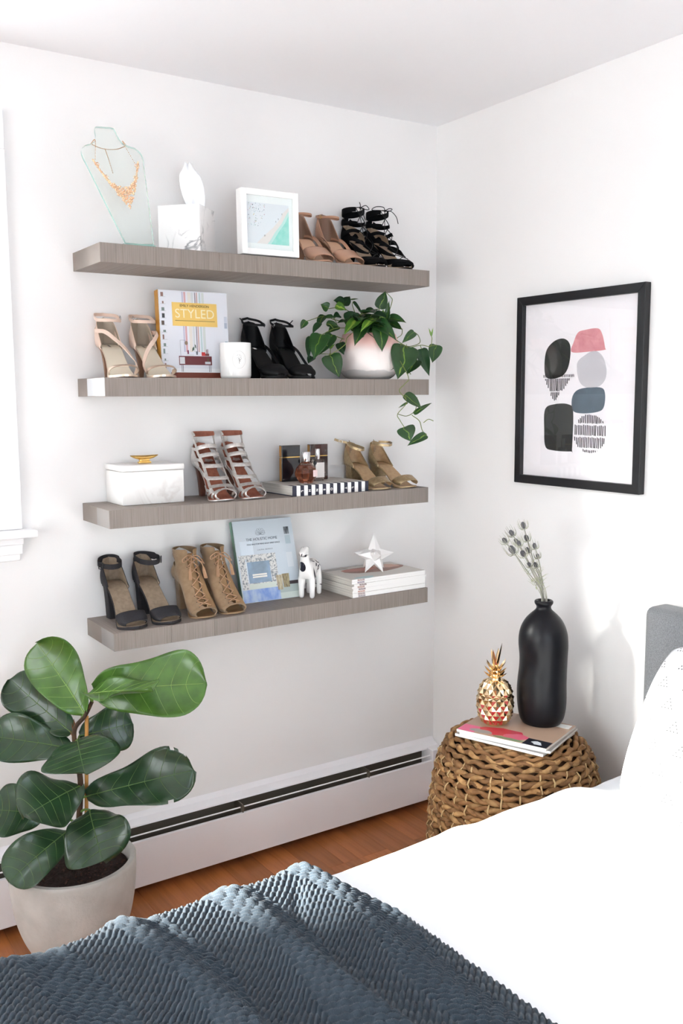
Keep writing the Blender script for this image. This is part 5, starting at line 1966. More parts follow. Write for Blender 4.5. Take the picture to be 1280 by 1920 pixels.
bpoly(bk, MBK, [(0.035, 0.051), (0.041, 0.051), (0.040, 0.060), (0.036, 0.060)], 'cover_vase', mat('print_olive', '#5c5236', 0.4), 6)
# bookcase strip along the spine side of the cover
srg2 = random.Random(3)
for k in range(11):
    z0 = 0.03 + k * 0.0205
    bpoly(bk, MBK, R4(-hb + 0.005, z0, -hb + 0.022, z0 + 0.0012), 'cover_shelf', mat('print_shelf', '#bfc2c6', 0.4), 2)
    c = srg2.choice(['#4d6d78', '#8f6f66', '#3f4347', '#7b8a86', '#5d5048'])
    x0 = -hb + 0.006 + srg2.uniform(0, 0.006)
    bpoly(bk, MBK, R4(x0, z0 + 0.0013, x0 + srg2.uniform(0.004, 0.010), z0 + srg2.uniform(0.007, 0.015)), 'cover_object', mat('print_object', c, 0.4), 3)
for k, c in enumerate(('#6f93a8', '#8c8590', '#c4cad6', '#aab3c4')):
    z0 = (0.094, 0.072, 0.168, 0.150)[k]
    bpoly(bk, MBK, R4(hb - 0.012, z0, hb - 0.003, z0 + 0.017), 'cover_object', mat('print_object', c, 0.4), 3)

cd = thing('candle_jar', 'white glazed candle jar with a small oval emblem', 'candle', (-0.886, -0.160, Z2 + 0.0002))
CS = 1.17
cp = [(r_ * CS, z_ * CS) for r_, z_ in [(0.0005, 0), (0.034, 0.0), (0.0375, 0.0025), (0.039, 0.008), (0.0395, 0.086), (0.0392, 0.0885), (0.0372, 0.0885), (0.0368, 0.085), (0.0365, 0.074), (0.0005, 0.074)]]
MB().lathe(cp, 48).build('jar', mat('white_glaze', '#ecebe9', 0.12, coat=0.4), cd, smooth=True, angle=50)
MB().tube([(0, 0, 0.086), (0.0005, 0.001, 0.097)], 0.0008, 6).build('wick', M_BLACK, cd)


def cyl_pt(r, a, z):
    return (CS * r * math.cos(a), CS * r * math.sin(a), CS * z)


ca = math.radians(-104)
em = MB()
for (rx, rz, w_) in ((0.0165, 0.0215, 0.0007), (0.0130, 0.0175, 0.0004)):
    P = [cyl_pt(0.0397, ca + rx * math.cos(t) / 0.039, 0.046 + rz * math.sin(t)) for t in np.linspace(0, 2 * PI, 48, endpoint=False)]
    em.tube(P, w_, 5, closed=True)
em.build('emblem_ring', mat('emblem_line', '#d6d4d2', 0.5), cd)
em = MB()
erg = random.Random(6)
em.tube([cyl_pt(0.0397, ca, 0.036), cyl_pt(0.0397, ca, 0.05)], 0.0008, 5)
for k in range(34):
    t, q = erg.uniform(0, 6.28), erg.random() ** 0.6
    em.ball(cyl_pt(0.0396, ca + 0.0075 * q * math.cos(t) / 0.039, 0.050 + 0.009 * q * math.sin(t)), (0.0009, 0.0009, 0.0009), 5, 4)
em.build('emblem_tree', mat('emblem_grey', '#a39f9c', 0.5), cd)

# ------------------------------------------------------------------ third shelf: marble box, perfume, striped book
Z3 = SHELF_Z[2]
mbx = thing('marble_box', 'white marble lidded box with a gold cleat handle', 'box', (-1.148, -0.082, Z3))
M_MARB2 = marble('marble_soft', '#f1efec', '#dfdad6', 7, 0.08, 0.2)
bx = MB()
rounded_box(bx, -0.094, 0.094, -0.066, 0.066, 0.0, 0.095, 0.004, 2)
bx.build('box_body', M_MARB2, mbx, smooth=True)
bx = MB()
rounded_box(bx, -0.0955, 0.0955, -0.0675, 0.0675, 0.0958, 0.113, 0.004, 2)
lid = bx.build('lid', M_MARB2, mbx, smooth=True)
hd = MB()
rounded_box(hd, -0.019, 0.019, -0.0075, 0.0075, 0.113, 0.119, 0.002, 2)
rounded_box(hd, -0.015, 0.015, -0.006, 0.006, 0.118, 0.126, 0.002, 2)
rows = []
for s in np.linspace(-1, 1, 25):
    c = np.array((s * 0.042, 0, 0.130 + 0.006 * abs(s) ** 2.2))
    rz = 0.0055 * (1 - abs(s) ** 2.5) + 0.0012
    ry = 0.0062 * (1 - abs(s) ** 3) + 0.002
    rows.append([c + (0, ry * math.cos(a), rz * math.sin(a)) for a in np.linspace(0, 2 * PI, 12, endpoint=False)])
hd.grid(rows, cv=True, flip=True)
hd.build('cleat_handle', M_GOLD, lid, smooth=True)

sbk = thing('striped_book', 'navy and white striped hardcover lying flat under the perfumes', 'book', (-0.588, -0.112, Z3), math.radians(1.5))
SL, SD, ST = 0.286, 0.196, 0.032
hl_, hd_ = SL / 2, SD / 2
M_NAVY = mat('navy_cloth', '#2b2c3c', 0.6)
M_STRW = mat('white_cloth', '#f1f0ee', 0.6)
M_GREYC = mat('grey_cover', '#c3beb8', 0.5)
MB().span(-hl_ + 0.004, hl_ - 0.004, -hd_ + 0.004, hd_ - 0.006, 0.0025, ST - 0.0025).build('page_block', M_PAPER, sbk)
MB().span(-hl_, hl_, -hd_, hd_, ST - 0.0025, ST).build('front_cover', M_GREYC, sbk)
MB().span(-hl_, hl_, -hd_, hd_, 0, 0.0025).build('back_cover', M_NAVY, sbk)
nst = 21
wst = SL / nst
for k in range(nst):
    x0 = -hl_ + k * wst
    m_ = M_NAVY if k % 2 == 0 else M_STRW
    b_ = MB().span(x0, x0 + wst, -hd_ - 0.0015, -hd_ + 0.0015, 0, ST)
    b_.span(x0, x0 + wst, -hd_, -hd_ + (0.03 if k % 2 == 0 else 0.022), ST, ST + 0.0002)
    b_.build('spine_stripe', m_, sbk)
for k, chr_ in ((2, 'L'), (4, 'H'), (6, 'N'), (8, 'S'), (10, 'O'), (14, 'T'), (16, 'L')):
    x = -hl_ + (k + 0.5) * wst
    Mt = Matrix.Translation((x - 0.0038, -hd_ - 0.0018, ST / 2 - 0.001)) @ Matrix.Rotation(PI / 2, 4, 'X') @ Matrix.Rotation(-PI / 2, 4, 'Z')
    text_part('lettering', chr_, 0.0105, M_STRW, sbk, Mt, bold=0.0003)
Mt = Matrix.Translation((-hl_ + 18.5 * wst - 0.0018, -hd_ - 0.0018, ST / 2)) @ Matrix.Rotation(PI / 2, 4, 'X') @ Matrix.Rotation(-PI / 2, 4, 'Z')

ZB3 = Z3 + ST + 0.0003


def flacon(label, x, y, front):
    t = thing('perfume_flacon', label, 'perfume bottle', (x, y, ZB3), 0, 'dark perfume flacons on the striped book')
    w, d, h = 0.068, 0.018, 0.116
    hc = 0.078
    gb = mat('bronze_gold', '#b98a4e', 0.35, 0.8) if 'bronze_gold' not in bpy.data.materials else bpy.data.materials['bronze_gold']
    for nm, z0, z1 in (('bottle_body', 0.0, hc - 0.0012), ('bottle_cap', hc + 0.0012, h)):
        o = MB().span(-w / 2, w / 2, -d / 2, d / 2, z0, z1).build(nm, front, t, bevel=0.0012)
        side = MB().span(-w / 2 - 0.0008, -w / 2 + 0.001, -d / 2 + 0.003, d / 2 - 0.003, z0 + 0.002, z1 - 0.002)
        side.build('side_inlay', gb, o)
    MB().span(-w / 2 + 0.0015, w / 2 - 0.0015, -d / 2 + 0.0012, d / 2 - 0.0012, hc - 0.0012, hc + 0.0012).build('gold_band', M_GOLD, t)
    return t


flacon('black square perfume flacon with gold band on the striped book', -0.651, -0.066, mat('black_glass', '#16141a', 0.15, coat=0.5))
flacon('dark tortoise brown perfume flacon with gold band behind the clear bottle', -0.542, -0.060, mat('tortoise_glass', '#43221c', 0.12, col2='#24120f', scale=(14, 14, 14), coat=0.5))

pb = thing('faceted_perfume', 'round faceted perfume bottle half full of amber liquid', 'perfume bottle', (-0.640, -0.147, ZB3))
GL = glass_mat('perfume_glass', '#fbf3ef')
LIQ = mat('amber_liquid', '#cc7f5c', 0.05, trans=0.85, ior=1.34)
fp = [(0.012, 0.0), (0.020, 0.0), (0.034, 0.022), (0.0355, 0.032), (0.030, 0.048), (0.014, 0.066), (0.012, 0.070)]
MB().lathe(fp, 10).build('glass_body', GL, pb)
lp = [(0.010, 0.006), (0.018, 0.007), (0.030, 0.022), (0.0315, 0.032), (0.0285, 0.044), (0.005, 0.0445)]
MB().lathe(lp, 10).build('liquid', LIQ, pb)
MB().lathe([(0.0135, 0.068), (0.0145, 0.070), (0.0145, 0.095), (0.013, 0.098), (0.004, 0.0985)], 16).build('cap', M_SILVER, pb, smooth=True)
lb_ = MB().box((0.013, -0.0352, 0.032), (0.020, 0.0006, 0.021), Matrix.Rotation(math.radians(17), 3, 'Z'))
lb_.build('label_patch', mat('blush_label', '#efd7d6', 0.5), pb)

cb = thing('clear_perfume', 'tall clear perfume bottle with white label and silver cap', 'perfume bottle', (-0.572, -0.108, ZB3))
b_ = MB()
rounded_box(b_, -0.019, 0.019, -0.011, 0.011, 0, 0.070, 0.004, 3)
b_.build('glass_body', GL, cb, smooth=True)
MB().span(-0.016, 0.016, -0.0075, 0.0075, 0.006, 0.058).build('liquid', mat('pale_liquid', '#e9e6dd', 0.05, trans=0.9, ior=1.34), cb)
MB().span(-0.014, 0.0185, -0.0116, -0.0111, 0.012, 0.060).build('paper_label', mat('paper_label', '#eeeae6', 0.6), cb)
MB().lathe([(0.007, 0.070), (0.008, 0.072), (0.008, 0.102), (0.007, 0.104), (0.001, 0.104)], 16).build('cap', M_SILVER, cb, smooth=True)
MB().lathe([(0.001, 0), (0.0068, 0.0004), (0.0072, 0.0016), (0.006, 0.0028), (0.001, 0.003)], 16).build('wax_seal', M_BLACK, cb, smooth=True).matrix_local = Matrix.Translation((-0.018, -0.0116, 0.060)) @ Matrix.Rotation(PI / 2, 4, 'X')

# ------------------------------------------------------------------ lowest shelf: pale book, animal, magazines and star
Z4 = SHELF_Z[3]
hbk = thing('home_book', 'pale blue book with a lotus emblem leaning on the wall', 'book', (-0.737, -0.102, Z4), math.radians(-1))
HW, HH, HT = 0.214, 0.262, 0.017
MH = Matrix.Translation((0, 0, 0.0007)) @ Matrix.Scale(1.0, 4) @ Matrix.Rotation(math.radians(-17), 4, 'X')
hh = HW / 2
M_HC = mat('pale_blue_gloss', '#cfd9e2', 0.22, coat=0.3)
bpiece(hbk, MH, 'front_cover', -hh, hh, 0, 0.002, 0, HH, M_HC)
bpiece(hbk, MH, 'back_cover', -hh, hh, HT - 0.002, HT, 0, HH, M_HC)
bpiece(hbk, MH, 'spine', -hh - 0.001, -hh + 0.0015, 0, HT, 0, HH, mat('green_spine', '#83a596', 0.4, col2='#5e8672', scale=(80, 80, 20)))
bpiece(hbk, MH, 'page_block', -hh + 0.0015, hh - 0.003, 0.002, HT - 0.002, 0.002, HH - 0.002, M_PAPER)
M_INKG = mat('slate_ink', '#6f7883', 0.5)
lo_ = MB()


def petal(cx, cz, ang, ln_, wd_):
    P = []
    for t in np.linspace(0, 1, 14):
        s = t * 2
        u = s if s <= 1 else 2 - s
        sg = 1 if s <= 1 else -1
        a = u * ln_
        w_ = sg * wd_ * math.sin(PI * u) ** 0.8
        P.append((cx + a * math.sin(ang) + w_ * math.cos(ang), -0.0004, cz + a * math.cos(ang) - w_ * math.sin(ang)))
    lo_.tube([MH @ Vector(p) for p in P], 0.00035, 4)


for a, l_, w_ in ((0, 0.021, 0.006), (0.5, 0.022, 0.0055), (-0.5, 0.022, 0.0055), (1.0, 0.021, 0.005), (-1.0, 0.021, 0.005), (1.38, 0.019, 0.004), (-1.38, 0.019, 0.004)):
    petal(-0.012, 0.2145, a, l_, w_)
lo_.build('lotus_emblem', M_INKG, hbk)
bpoly(hbk, MH, R4(-hh + 0.016, 0.148, -hh + 0.062, 0.196), 'cover_highlight', mat('print_ice', '#d9e4ee', 0.3), 1)
btext(hbk, MH, 'THE HOLISTIC HOME', 0.0128, -0.010, 0.1955, M_INKG, sx=0.92)
btext(hbk, MH, 'FENG SHUI FOR MIND BODY SPIRIT SPACE', 0.0068, -0.006, 0.1815, M_INKG, sx=0.92)
btext(hbk, MH, 'L A U R A   B E N K O', 0.0058, -0.004, 0.163, M_INKG, sx=1.0)
M_FILI = mat('print_filigree', '#dcdcda', 0.4, col2='#8b9298', scale=(160, 160, 160), detail=2, lo=0.45, hi=0.62)
bpoly(hbk, MH, R4(-hh + 0.006, 0.04, 0.030, 0.151), 'cover_mirror', M_FILI, 2)
bpoly(hbk, MH, R4(-hh + 0.032, 0.0605, 0.0045, 0.1285), 'cover_glass', mat('print_blue_glass', '#94abc4', 0.3, col2='#7d8f9a', scale=(20, 20, 20)), 3)
bpoly(hbk, MH, R4(-hh + 0.028, 0.0605, -hh + 0.031, 0.138), 'cover_edge', mat('print_ice', '#d9e4ee', 0.3), 4)
for z in (0.077, 0.084):
    bpoly(hbk, MH, R4(-hh + 0.046, z, -0.010, z + 0.005), 'cover_towels', mat('print_towel', '#ece7de', 0.4), 4)
bpoly(hbk, MH, R4(-hh + 0.030, 0.040, 0.018, 0.058), 'cover_sill', mat('print_sill', '#d5ded6', 0.4), 4)
bpoly(hbk, MH, R4(-hh + 0.004, 0.001, 0.028, 0.041), 'cover_cloth', mat('print_blue_cloth', '#7f9fe0', 0.35, col2='#bcd0ea', scale=(40, 40, 25)), 5)
bpoly(hbk, MH, R4(0.028, 0.001, hh - 0.001, 0.020), 'cover_table', mat('print_table', '#cfdad4', 0.4), 4)
bpoly(hbk, MH, R4(0.028, 0.020, hh - 0.001, 0.044), 'cover_table', mat('print_table_shade', '#b3c1be', 0.4), 4)
bpoly(hbk, MH, [(0.022, 0.030), (0.040, 0.030), (0.042, 0.078), (0.020, 0.078)], 'cover_grasses', mat('print_straw', '#9b8a78', 0.4, col2='#cfc7a8', scale=(200, 200, 12)), 6)
bpoly(hbk, MH, [(0.044, 0.036), (0.066, 0.036), (0.068, 0.080), (0.042, 0.080)], 'cover_grasses', mat('print_straw_dark', '#7e715a', 0.4, col2='#b3a683', scale=(220, 220, 12)), 6)
bpoly(hbk, MH, R4(0.066, 0.044, hh - 0.003, 0.055), 'cover_object', mat('print_dark', '#463c3e', 0.4), 6)
bpoly(hbk, MH, R4(0.074, 0.208, 0.092, 0.232), 'cover_object', mat('print_bw', '#9aa2aa', 0.4, col2='#2e3338', scale=(120, 30, 30)), 3)
bpoly(hbk, MH, R4(0.074, 0.176, 0.093, 0.204), 'cover_object', mat('print_aqua', '#b3c4cd', 0.4), 3)
bpoly(hbk, MH, R4(0.070, 0.100, 0.092, 0.148), 'cover_object', mat('print_drawer', '#d9dfe6', 0.4), 3)

# ceramic camel figurine: one continuous skinned body
def skin_body(name, verts, edges, radii, m, parent, root=0, sub=2):
    me = bpy.data.meshes.new(name)
    me.from_pydata(verts, edges, [])
    me.materials.append(m)
    o = bpy.data.objects.new(name, me)
    COL.objects.link(o)
    o.parent = parent
    sk = o.modifiers.new('skin', 'SKIN')
    for i, r_ in enumerate(radii):
        me.skin_vertices[0].data[i].radius = (r_, r_) if np.isscalar(r_) else r_
    me.skin_vertices[0].data[root].use_root = True
    sd = o.modifiers.new('sub', 'SUBSURF')
    sd.levels = sd.render_levels = sub
    sk.use_smooth_shade = True
    dg = bpy.context.evaluated_depsgraph_get()
    dg.update()
    m2 = bpy.data.meshes.new_from_object(o.evaluated_get(dg))
    o.modifiers.clear()
    o.data = m2
    for p in m2.polygons:
        p.use_smooth = True
    return o


M_CER = mat('white_ceramic', '#f3f1ef', 0.2, coat=0.3)
M_PAINT = mat('indigo_paint', '#20202c', 0.3)
facing = math.atan2(-0.046, -0.055)
cam_ = thing('camel_figurine', 'small white ceramic camel painted with black leaves', 'figurine', (-0.606, -0.112, Z4 + 0.0002), facing - PI / 2)
# local +Y is forward
cv_ = [(0, -0.006, 0.106), (0, -0.030, 0.104), (0, -0.044, 0.096), (0, 0.016, 0.104), (0, 0.036, 0.103), (0, 0.050, 0.122), (0, 0.053, 0.143), (0, 0.052, 0.160), (0, 0.062, 0.169), (0, 0.077, 0.162), (0, 0.088, 0.156),
       (0, -0.004, 0.130),
       (0.019, 0.034, 0.074), (0.018, 0.036, 0.040), (0.018, 0.037, 0.0085), (-0.019, 0.034, 0.074), (-0.018, 0.036, 0.040), (-0.018, 0.037, 0.0085),
       (0.018, -0.034, 0.074), (0.018, -0.035, 0.040), (0.018, -0.034, 0.0085), (-0.018, -0.034, 0.074), (-0.018, -0.035, 0.040), (-0.018, -0.034, 0.0085),
       (0.0, -0.054, 0.084), (0, -0.058, 0.066), (0.010, 0.050, 0.180), (-0.010, 0.050, 0.180)]
ce_ = [(0, 1), (1, 2), (0, 3), (3, 4), (4, 5), (5, 6), (6, 7), (7, 8), (8, 9), (9, 10), (0, 11), (4, 12), (12, 13), (13, 14), (4, 15), (15, 16), (16, 17), (1, 18), (18, 19), (19, 20), (1, 21), (21, 22), (22, 23), (2, 24), (24, 25), (7, 26), (7, 27)]
cr_ = [0.029, 0.028, 0.016, 0.028, 0.026, 0.018, 0.0145, 0.0135, 0.0145, 0.012, 0.0085, 0.016, 0.0125, 0.0095, 0.0088, 0.0125, 0.0095, 0.0088, 0.0125, 0.0095, 0.0088, 0.0125, 0.0095, 0.0088, 0.004, 0.003, 0.0035, 0.0035]
cbody = skin_body('body', cv_, ce_, cr_, M_CER, cam_)
zmin = min(v.co.z for v in cbody.data.vertices)
for v in cbody.data.vertices:
    v.co.z -= zmin
bvh = BVHTree.FromPolygons([v.co.copy() for v in cbody.data.vertices], [tuple(p.vertices) for p in cbody.data.polygons])


def decal(bvh, c, d, pts, name, m, parent, up=(0, 0, 1), lift=0.0004):
    """Painted mark: outline pts (u, v) around the surface point hit from c along d."""
    d = Vector(d).normalized()
    u = Vector(up).cross(d).normalized()
    v = d.cross(u)
    out = []
    P = [(0, 0)] + [(q[0] * 0.55, q[1] * 0.55) for q in pts] + list(pts)
    for a, b_ in P:
        o = Vector(c) + u * a + v * b_ - d * 0.1
        h = bvh.ray_cast(o, d)
        if h[0] is None:
            n_ = bvh.find_nearest(Vector(c) + u * a + v * b_)
            h = (n_[0], n_[1])
        nn = h[1] if h[1].dot(d) < 0 else -h[1]
        out.append(h[0] + nn * lift)
    n = len(pts)
    F = [(0, 1 + k, 1 + (k + 1) % n) for k in range(n)] + [(1 + k, 1 + n + k, 1 + n + (k + 1) % n, 1 + (k + 1) % n) for k in range(n)]
    return MB().add(out, F).build(name, m, parent, smooth='all')


def ell(rx, ry, n=16, ang=0.0, x=0, y=0):
    return [(x + rx * math.cos(t) * math.cos(ang) - ry * math.sin(t) * math.sin(ang), y + rx * math.cos(t) * math.sin(ang) + ry * math.sin(t) * math.cos(ang)) for t in np.linspace(0, 2 * PI, n, endpoint=False)]


fwd = Vector((0, -1, 0))
left_ = Vector((1, 0, 0))       # ray towards +X hits the -X side
right_ = Vector((-1, 0, 0))
# chest spot and marks on the side turned to the viewer (-X or +X both get the leaf sprays)
decal(bvh, (0.004, 0.05, 0.106), (-0.25, -1, 0), ell(0.0125, 0.0165), 'painted_spot', M_PAINT, cbody)
for dd, sx_ in ((right_, 1), (left_, -1)):
    decal(bvh, (0, 0.034, 0.074), dd, [(0.000, 0.028), (0.006, 0.008), (0.005, -0.012), (0.002, -0.026), (-0.003, -0.026), (-0.006, -0.010), (-0.005, 0.008)], 'painted_leaf', M_PAINT, cbody)
    lrg = random.Random(2)
    for y_, z_, a_, l_, w_ in ((0.012, 0.118, 0.4, 0.008, 0.0035), (-0.004, 0.122, 0.2, 0.007, 0.003), (0.004, 0.105, -0.5, 0.0085, 0.004), (-0.012, 0.112, 0.9, 0.007, 0.003), (-0.010, 0.098, -0.3, 0.007, 0.0035),
                               (-0.022, 0.106, 0.6, 0.006, 0.003), (-0.020, 0.090, -0.9, 0.006, 0.003), (-0.030, 0.098, 0.8, 0.007, 0.0028), (-0.036, 0.084, -0.8, 0.007, 0.0028), (0.020, 0.128, 0.7, 0.006, 0.003), (-0.004, 0.090, -0.6, 0.006, 0.003), (-0.001, 0.138, 0.1, 0.006, 0.003)):
        decal(bvh, (0, y_, z_), dd, ell(l_, w_, 12, a_), 'painted_leaf', M_PAINT, cbody)
    for q in range(3):
        decal(bvh, (0, -0.036 + 0.003 * q, 0.030 + 0.002 * q), dd, ell(0.006, 0.0013, 10, 1.0 - 0.4 * q), 'painted_leaf', M_PAINT, cbody)
    decal(bvh, (0, 0.066, 0.170), dd, ell(0.002, 0.0012, 8), 'painted_eye', M_PAINT, cbody)
for k in range(7):
    a = k / 6 * 2.4 - 1.2
    decal(bvh, (0.010 * math.sin(a * 1.3), 0.055, 0.140), (-0.2, -1, -0.1), ell(0.0016, 0.007, 10, -a, 0.006 * math.sin(a), 0.004 * math.cos(a)), 'painted_leaf', M_PAINT, cbody)

# stack of magazines with the star on it
ml = ['magazine with a portrait cover, on top of the shelf stack', 'magazine, second from the top of the shelf stack', 'magazine, third from the top of the shelf stack', 'magazine, fourth from the top of the shelf stack',
      'magazine, fourth from the bottom of the shelf stack', 'magazine, third from the bottom of the shelf stack', 'magazine, second from the bottom of the shelf stack', 'bottom magazine of the stack, lying on the lowest shelf']
zz = Z4 + 0.0002
C_PALE = pm('print_cover_pale', '#c9c4bd')
mg = random.Random(12)
scol = ['#7a4e55', '#3f4c7a', '#2c2a38', '#9b6a58', '#54405a', '#b8776a', '#6c5a66', '#43536e']
for k in range(7, -1, -1):
    t_ = 0.0072
    pr_ = []
    if k == 0:
        pr_ = [(blob(0.02, 0.02, 0.11, 0.055, seed=4, j=0.12), C_BROWN), (blob(0.09, 0.045, 0.05, 0.03, seed=5), C_SKIN), (blob(-0.03, 0.035, 0.06, 0.028, seed=7), pm('print_coral', '#b5705f')),
               (blob(-0.09, -0.085, 0.045, 0.014, seed=6), C_TEAL), (rect(-0.14, 0.07, -0.05, 0.088), C_GREY)]
    o = magazine('magazine', ml[k], (-0.366 + mg.uniform(-0.003, 0.003), -0.121 + mg.uniform(-0.002, 0.002), zz), mg.uniform(-0.008, 0.008) + 0.012, 0.298, 0.198, t_, C_PALE, M_SPINE, 'magazines stacked on the lowest shelf', pr_)
    MB().span(-0.128, -0.100, -0.0998, -0.0994, 0.0008, t_ - 0.0008).build('spine_print', mat('spine_print', scol[k], 0.4, col2='#d9c9c4', scale=(300, 30, 300), detail=2), o)
    zz += t_ + 0.0002
STAR_Z = zz
star = thing('star_ornament', 'white ceramic many-pointed star standing on the magazine stack', 'ornament', (-0.372, -0.138, STAR_Z))
sm = MB()
core_r = 0.026
cz = 0.0575


def spike(d, ln_, base, n=5, tw=0.0):
    d = Vector(d).normalized()
    a = Vector((0, 0, 1)) if abs(d.z) < 0.9 else Vector((1, 0, 0))
    u = d.cross(a).normalized()
    v = d.cross(u)
    c = Vector((0, 0, cz))
    V = [c + d * 0.010 + (u * math.cos(2 * PI * k / n + tw) + v * math.sin(2 * PI * k / n + tw)) * base for k in range(n)]
    V.append(c + d * ln_)
    sm.add(V, [(k, (k + 1) % n, n) for k in range(n)])


vx = Vector((math.cos(_yaw), -math.sin(_yaw), 0))      # across the view
vy = Vector((math.sin(_yaw), math.cos(_yaw), 0))
spike((0, 0, 1), 0.072, 0.0265, 5, 0.3)
for k in range(5):
    a = 2 * PI * k / 5
    d_ = vx * math.cos(a + PI * 0.0) + vy * math.sin(a + 0.0)
    spike(d_ * 1.0 + Vector((0, 0, 0.10)), 0.068, 0.0255, 5)
spike(-vx + vy * 0.1 + Vector((0, 0, 0.10)), 0.068, 0.0255, 5)
spike(-vy * 0.9 + Vector((0, 0, 0.3)), 0.050, 0.025, 5)
for a in (-0.62, 0.62):
    spike(-vy * 0.45 + vx * a + Vector((0, 0, -1.15)), 0.0685, 0.0235, 5)
    spike(vy * 0.75 + vx * a * 1.3 + Vector((0, 0, -1.15)), 0.0715, 0.0235, 5)
sm.ball((0, 0, cz), 0.025, 10, 8)
so_ = sm.build('star_body', mat('matte_white_ceramic', '#efeceb', 0.55), star)
zm_ = min(v.co.z for v in so_.data.vertices)
for v in so_.data.vertices:
    v.co.z -= zm_
# ------------------------------------------------------------------ leaves
def leaf_mesh(name, B, T, width, normal, outline, cup=0.1, bend=0.05, wave=0.0, n=16, m=11, seed=0, twist=0.0):
    """Leaf blade from base B to tip T; returns MB plus a function giving surface points (u across -1..1, v along 0..1)."""
    B, T = Vector(B), Vector(T)
    y = (T - B)
    L = y.length
    y.normalize()
    z = Vector(normal)
    z = (z - y * z.dot(y)).normalized()
    x = y.cross(z).normalized()
    g = random.Random(seed)
    p1, p2 = g.uniform(0, 6.28), g.uniform(0, 6.28)
    vs = [q[0] for q in outline]
    ws = [q[1] for q in outline]
    dense_v = np.linspace(0, 1, 201)
    sp = np.interp(dense_v, vs, ws)
    k = np.ones(15) / 15
    sp2 = np.convolve(np.pad(sp, 7, 'edge'), k, 'valid')
    sp2[-14:] = sp[-14:]
    H = width / 2

    def pt(u, v, lift=0.0):
        w = H * float(np.interp(v, dense_v, sp2))
        a = u * w
        zz = cup * H * (abs(u) ** 1.6) * min(1, w / H + 0.1) - bend * L * (4 * v * (1 - v)) * -1 * 0.5
        zz += wave * H * math.sin(7 * v + p1 + (2 if u > 0 else 0)) * abs(u) ** 2
        zz += 0.05 * H * math.sin(3 * v + p2) * u
        c = B + y * (L * v) + x * a + z * (zz + lift)
        return c
    rows = []
    for i in range(n + 1):
        v = 0.5 - 0.5 * math.cos(PI * i / n)
        v = 0.35 * (i / n) + 0.65 * v
        rows.append([pt(2 * j / (m - 1) - 1, v) for j in range(m)])
    return MB().grid(rows), pt


FIG_OUT = [(0, 0.10), (0.03, 0.26), (0.10, 0.46), (0.22, 0.60), (0.36, 0.70), (0.50, 0.84), (0.64, 0.97), (0.74, 1.0), (0.83, 0.96), (0.90, 0.82), (0.955, 0.60), (0.985, 0.34), (1, 0.03)]
HEART = [(0, 0.30), (0.015, 0.66), (0.06, 0.88), (0.14, 1.0), (0.28, 1.02), (0.44, 0.95), (0.60, 0.77), (0.76, 0.50), (0.88, 0.24), (0.96, 0.08), (1, 0.005)]


def leaf_mat(name, dark, light, stripe=None, rough=0.3, sw=(0.02, 0.06), off_=0.5):
    """Leaf colour: soft mottling; optional lime stripe along the blade, wandering like variegation (uses the leaf's UV)."""
    m = mat(name, dark, rough, col2=light, scale=(26, 26, 26), detail=3, lo=0.35, hi=0.7, rand=0.14, coat=0.12)
    if stripe:
        nt = m.node_tree
        bs = nt.nodes['Principled BSDF']
        src = bs.inputs['Base Color'].links[0].from_socket
        uv = nt.nodes.new('ShaderNodeUVMap')
        sep = nt.nodes.new('ShaderNodeSeparateXYZ')
        nt.links.new(uv.outputs[0], sep.inputs[0])
        nz = nt.nodes.new('ShaderNodeTexNoise')
        nz.inputs['Scale'].default_value = 3.0
        oi = nt.nodes.new('ShaderNodeObjectInfo')
        ad0 = nt.nodes.new('ShaderNodeVectorMath')
        mr = nt.nodes.new('ShaderNodeMath'); mr.operation = 'MULTIPLY'; mr.inputs[1].default_value = 37.0
        nt.links.new(oi.outputs['Random'], mr.inputs[0])
        nt.links.new(uv.outputs[0], ad0.inputs[0]); nt.links.new(mr.outputs[0], ad0.inputs[1])
        nt.links.new(ad0.outputs[0], nz.inputs['Vector'])
        d = nt.nodes.new('ShaderNodeMath'); d.operation = 'SUBTRACT'; d.inputs[1].default_value = 0.5
        nt.links.new(sep.outputs[0], d.inputs[0])
        off = nt.nodes.new('ShaderNodeMath'); off.operation = 'MULTIPLY_ADD'; off.inputs[1].default_value = off_; off.inputs[2].default_value = -off_ / 2
        nt.links.new(nz.outputs['Fac'], off.inputs[0])
        a = nt.nodes.new('ShaderNodeMath'); a.operation = 'ADD'
        nt.links.new(d.outputs[0], a.inputs[0]); nt.links.new(off.outputs[0], a.inputs[1])
        ab = nt.nodes.new('ShaderNodeMath'); ab.operation = 'ABSOLUTE'
        nt.links.new(a.outputs[0], ab.inputs[0])
        rp = nt.nodes.new('ShaderNodeMapRange')
        rp.inputs['From Min'].default_value = sw[0]
        rp.inputs['From Max'].default_value = sw[1]
        rp.inputs['To Min'].default_value = 0.85
        rp.inputs['To Max'].default_value = 0.0
        nt.links.new(ab.outputs[0], rp.inputs['Value'])
        mx = nt.nodes.new('ShaderNodeMixRGB')
        mx.inputs[2].default_value = (*lin(stripe), 1)
        nt.links.new(rp.outputs[0], mx.inputs[0]); nt.links.new(src, mx.inputs[1])
        nt.links.new(mx.outputs[0], bs.inputs['Base Color'])
    return m


def grid_uv(o, n, m):
    me = o.data
    uvl = me.uv_layers.new(name='UVMap')
    for p in me.polygons:
        for li in p.loop_indices:
            vi = me.loops[li].vertex_index
            uvl.data[li].uv = ((vi % m) / (m - 1), (vi // m) / n)


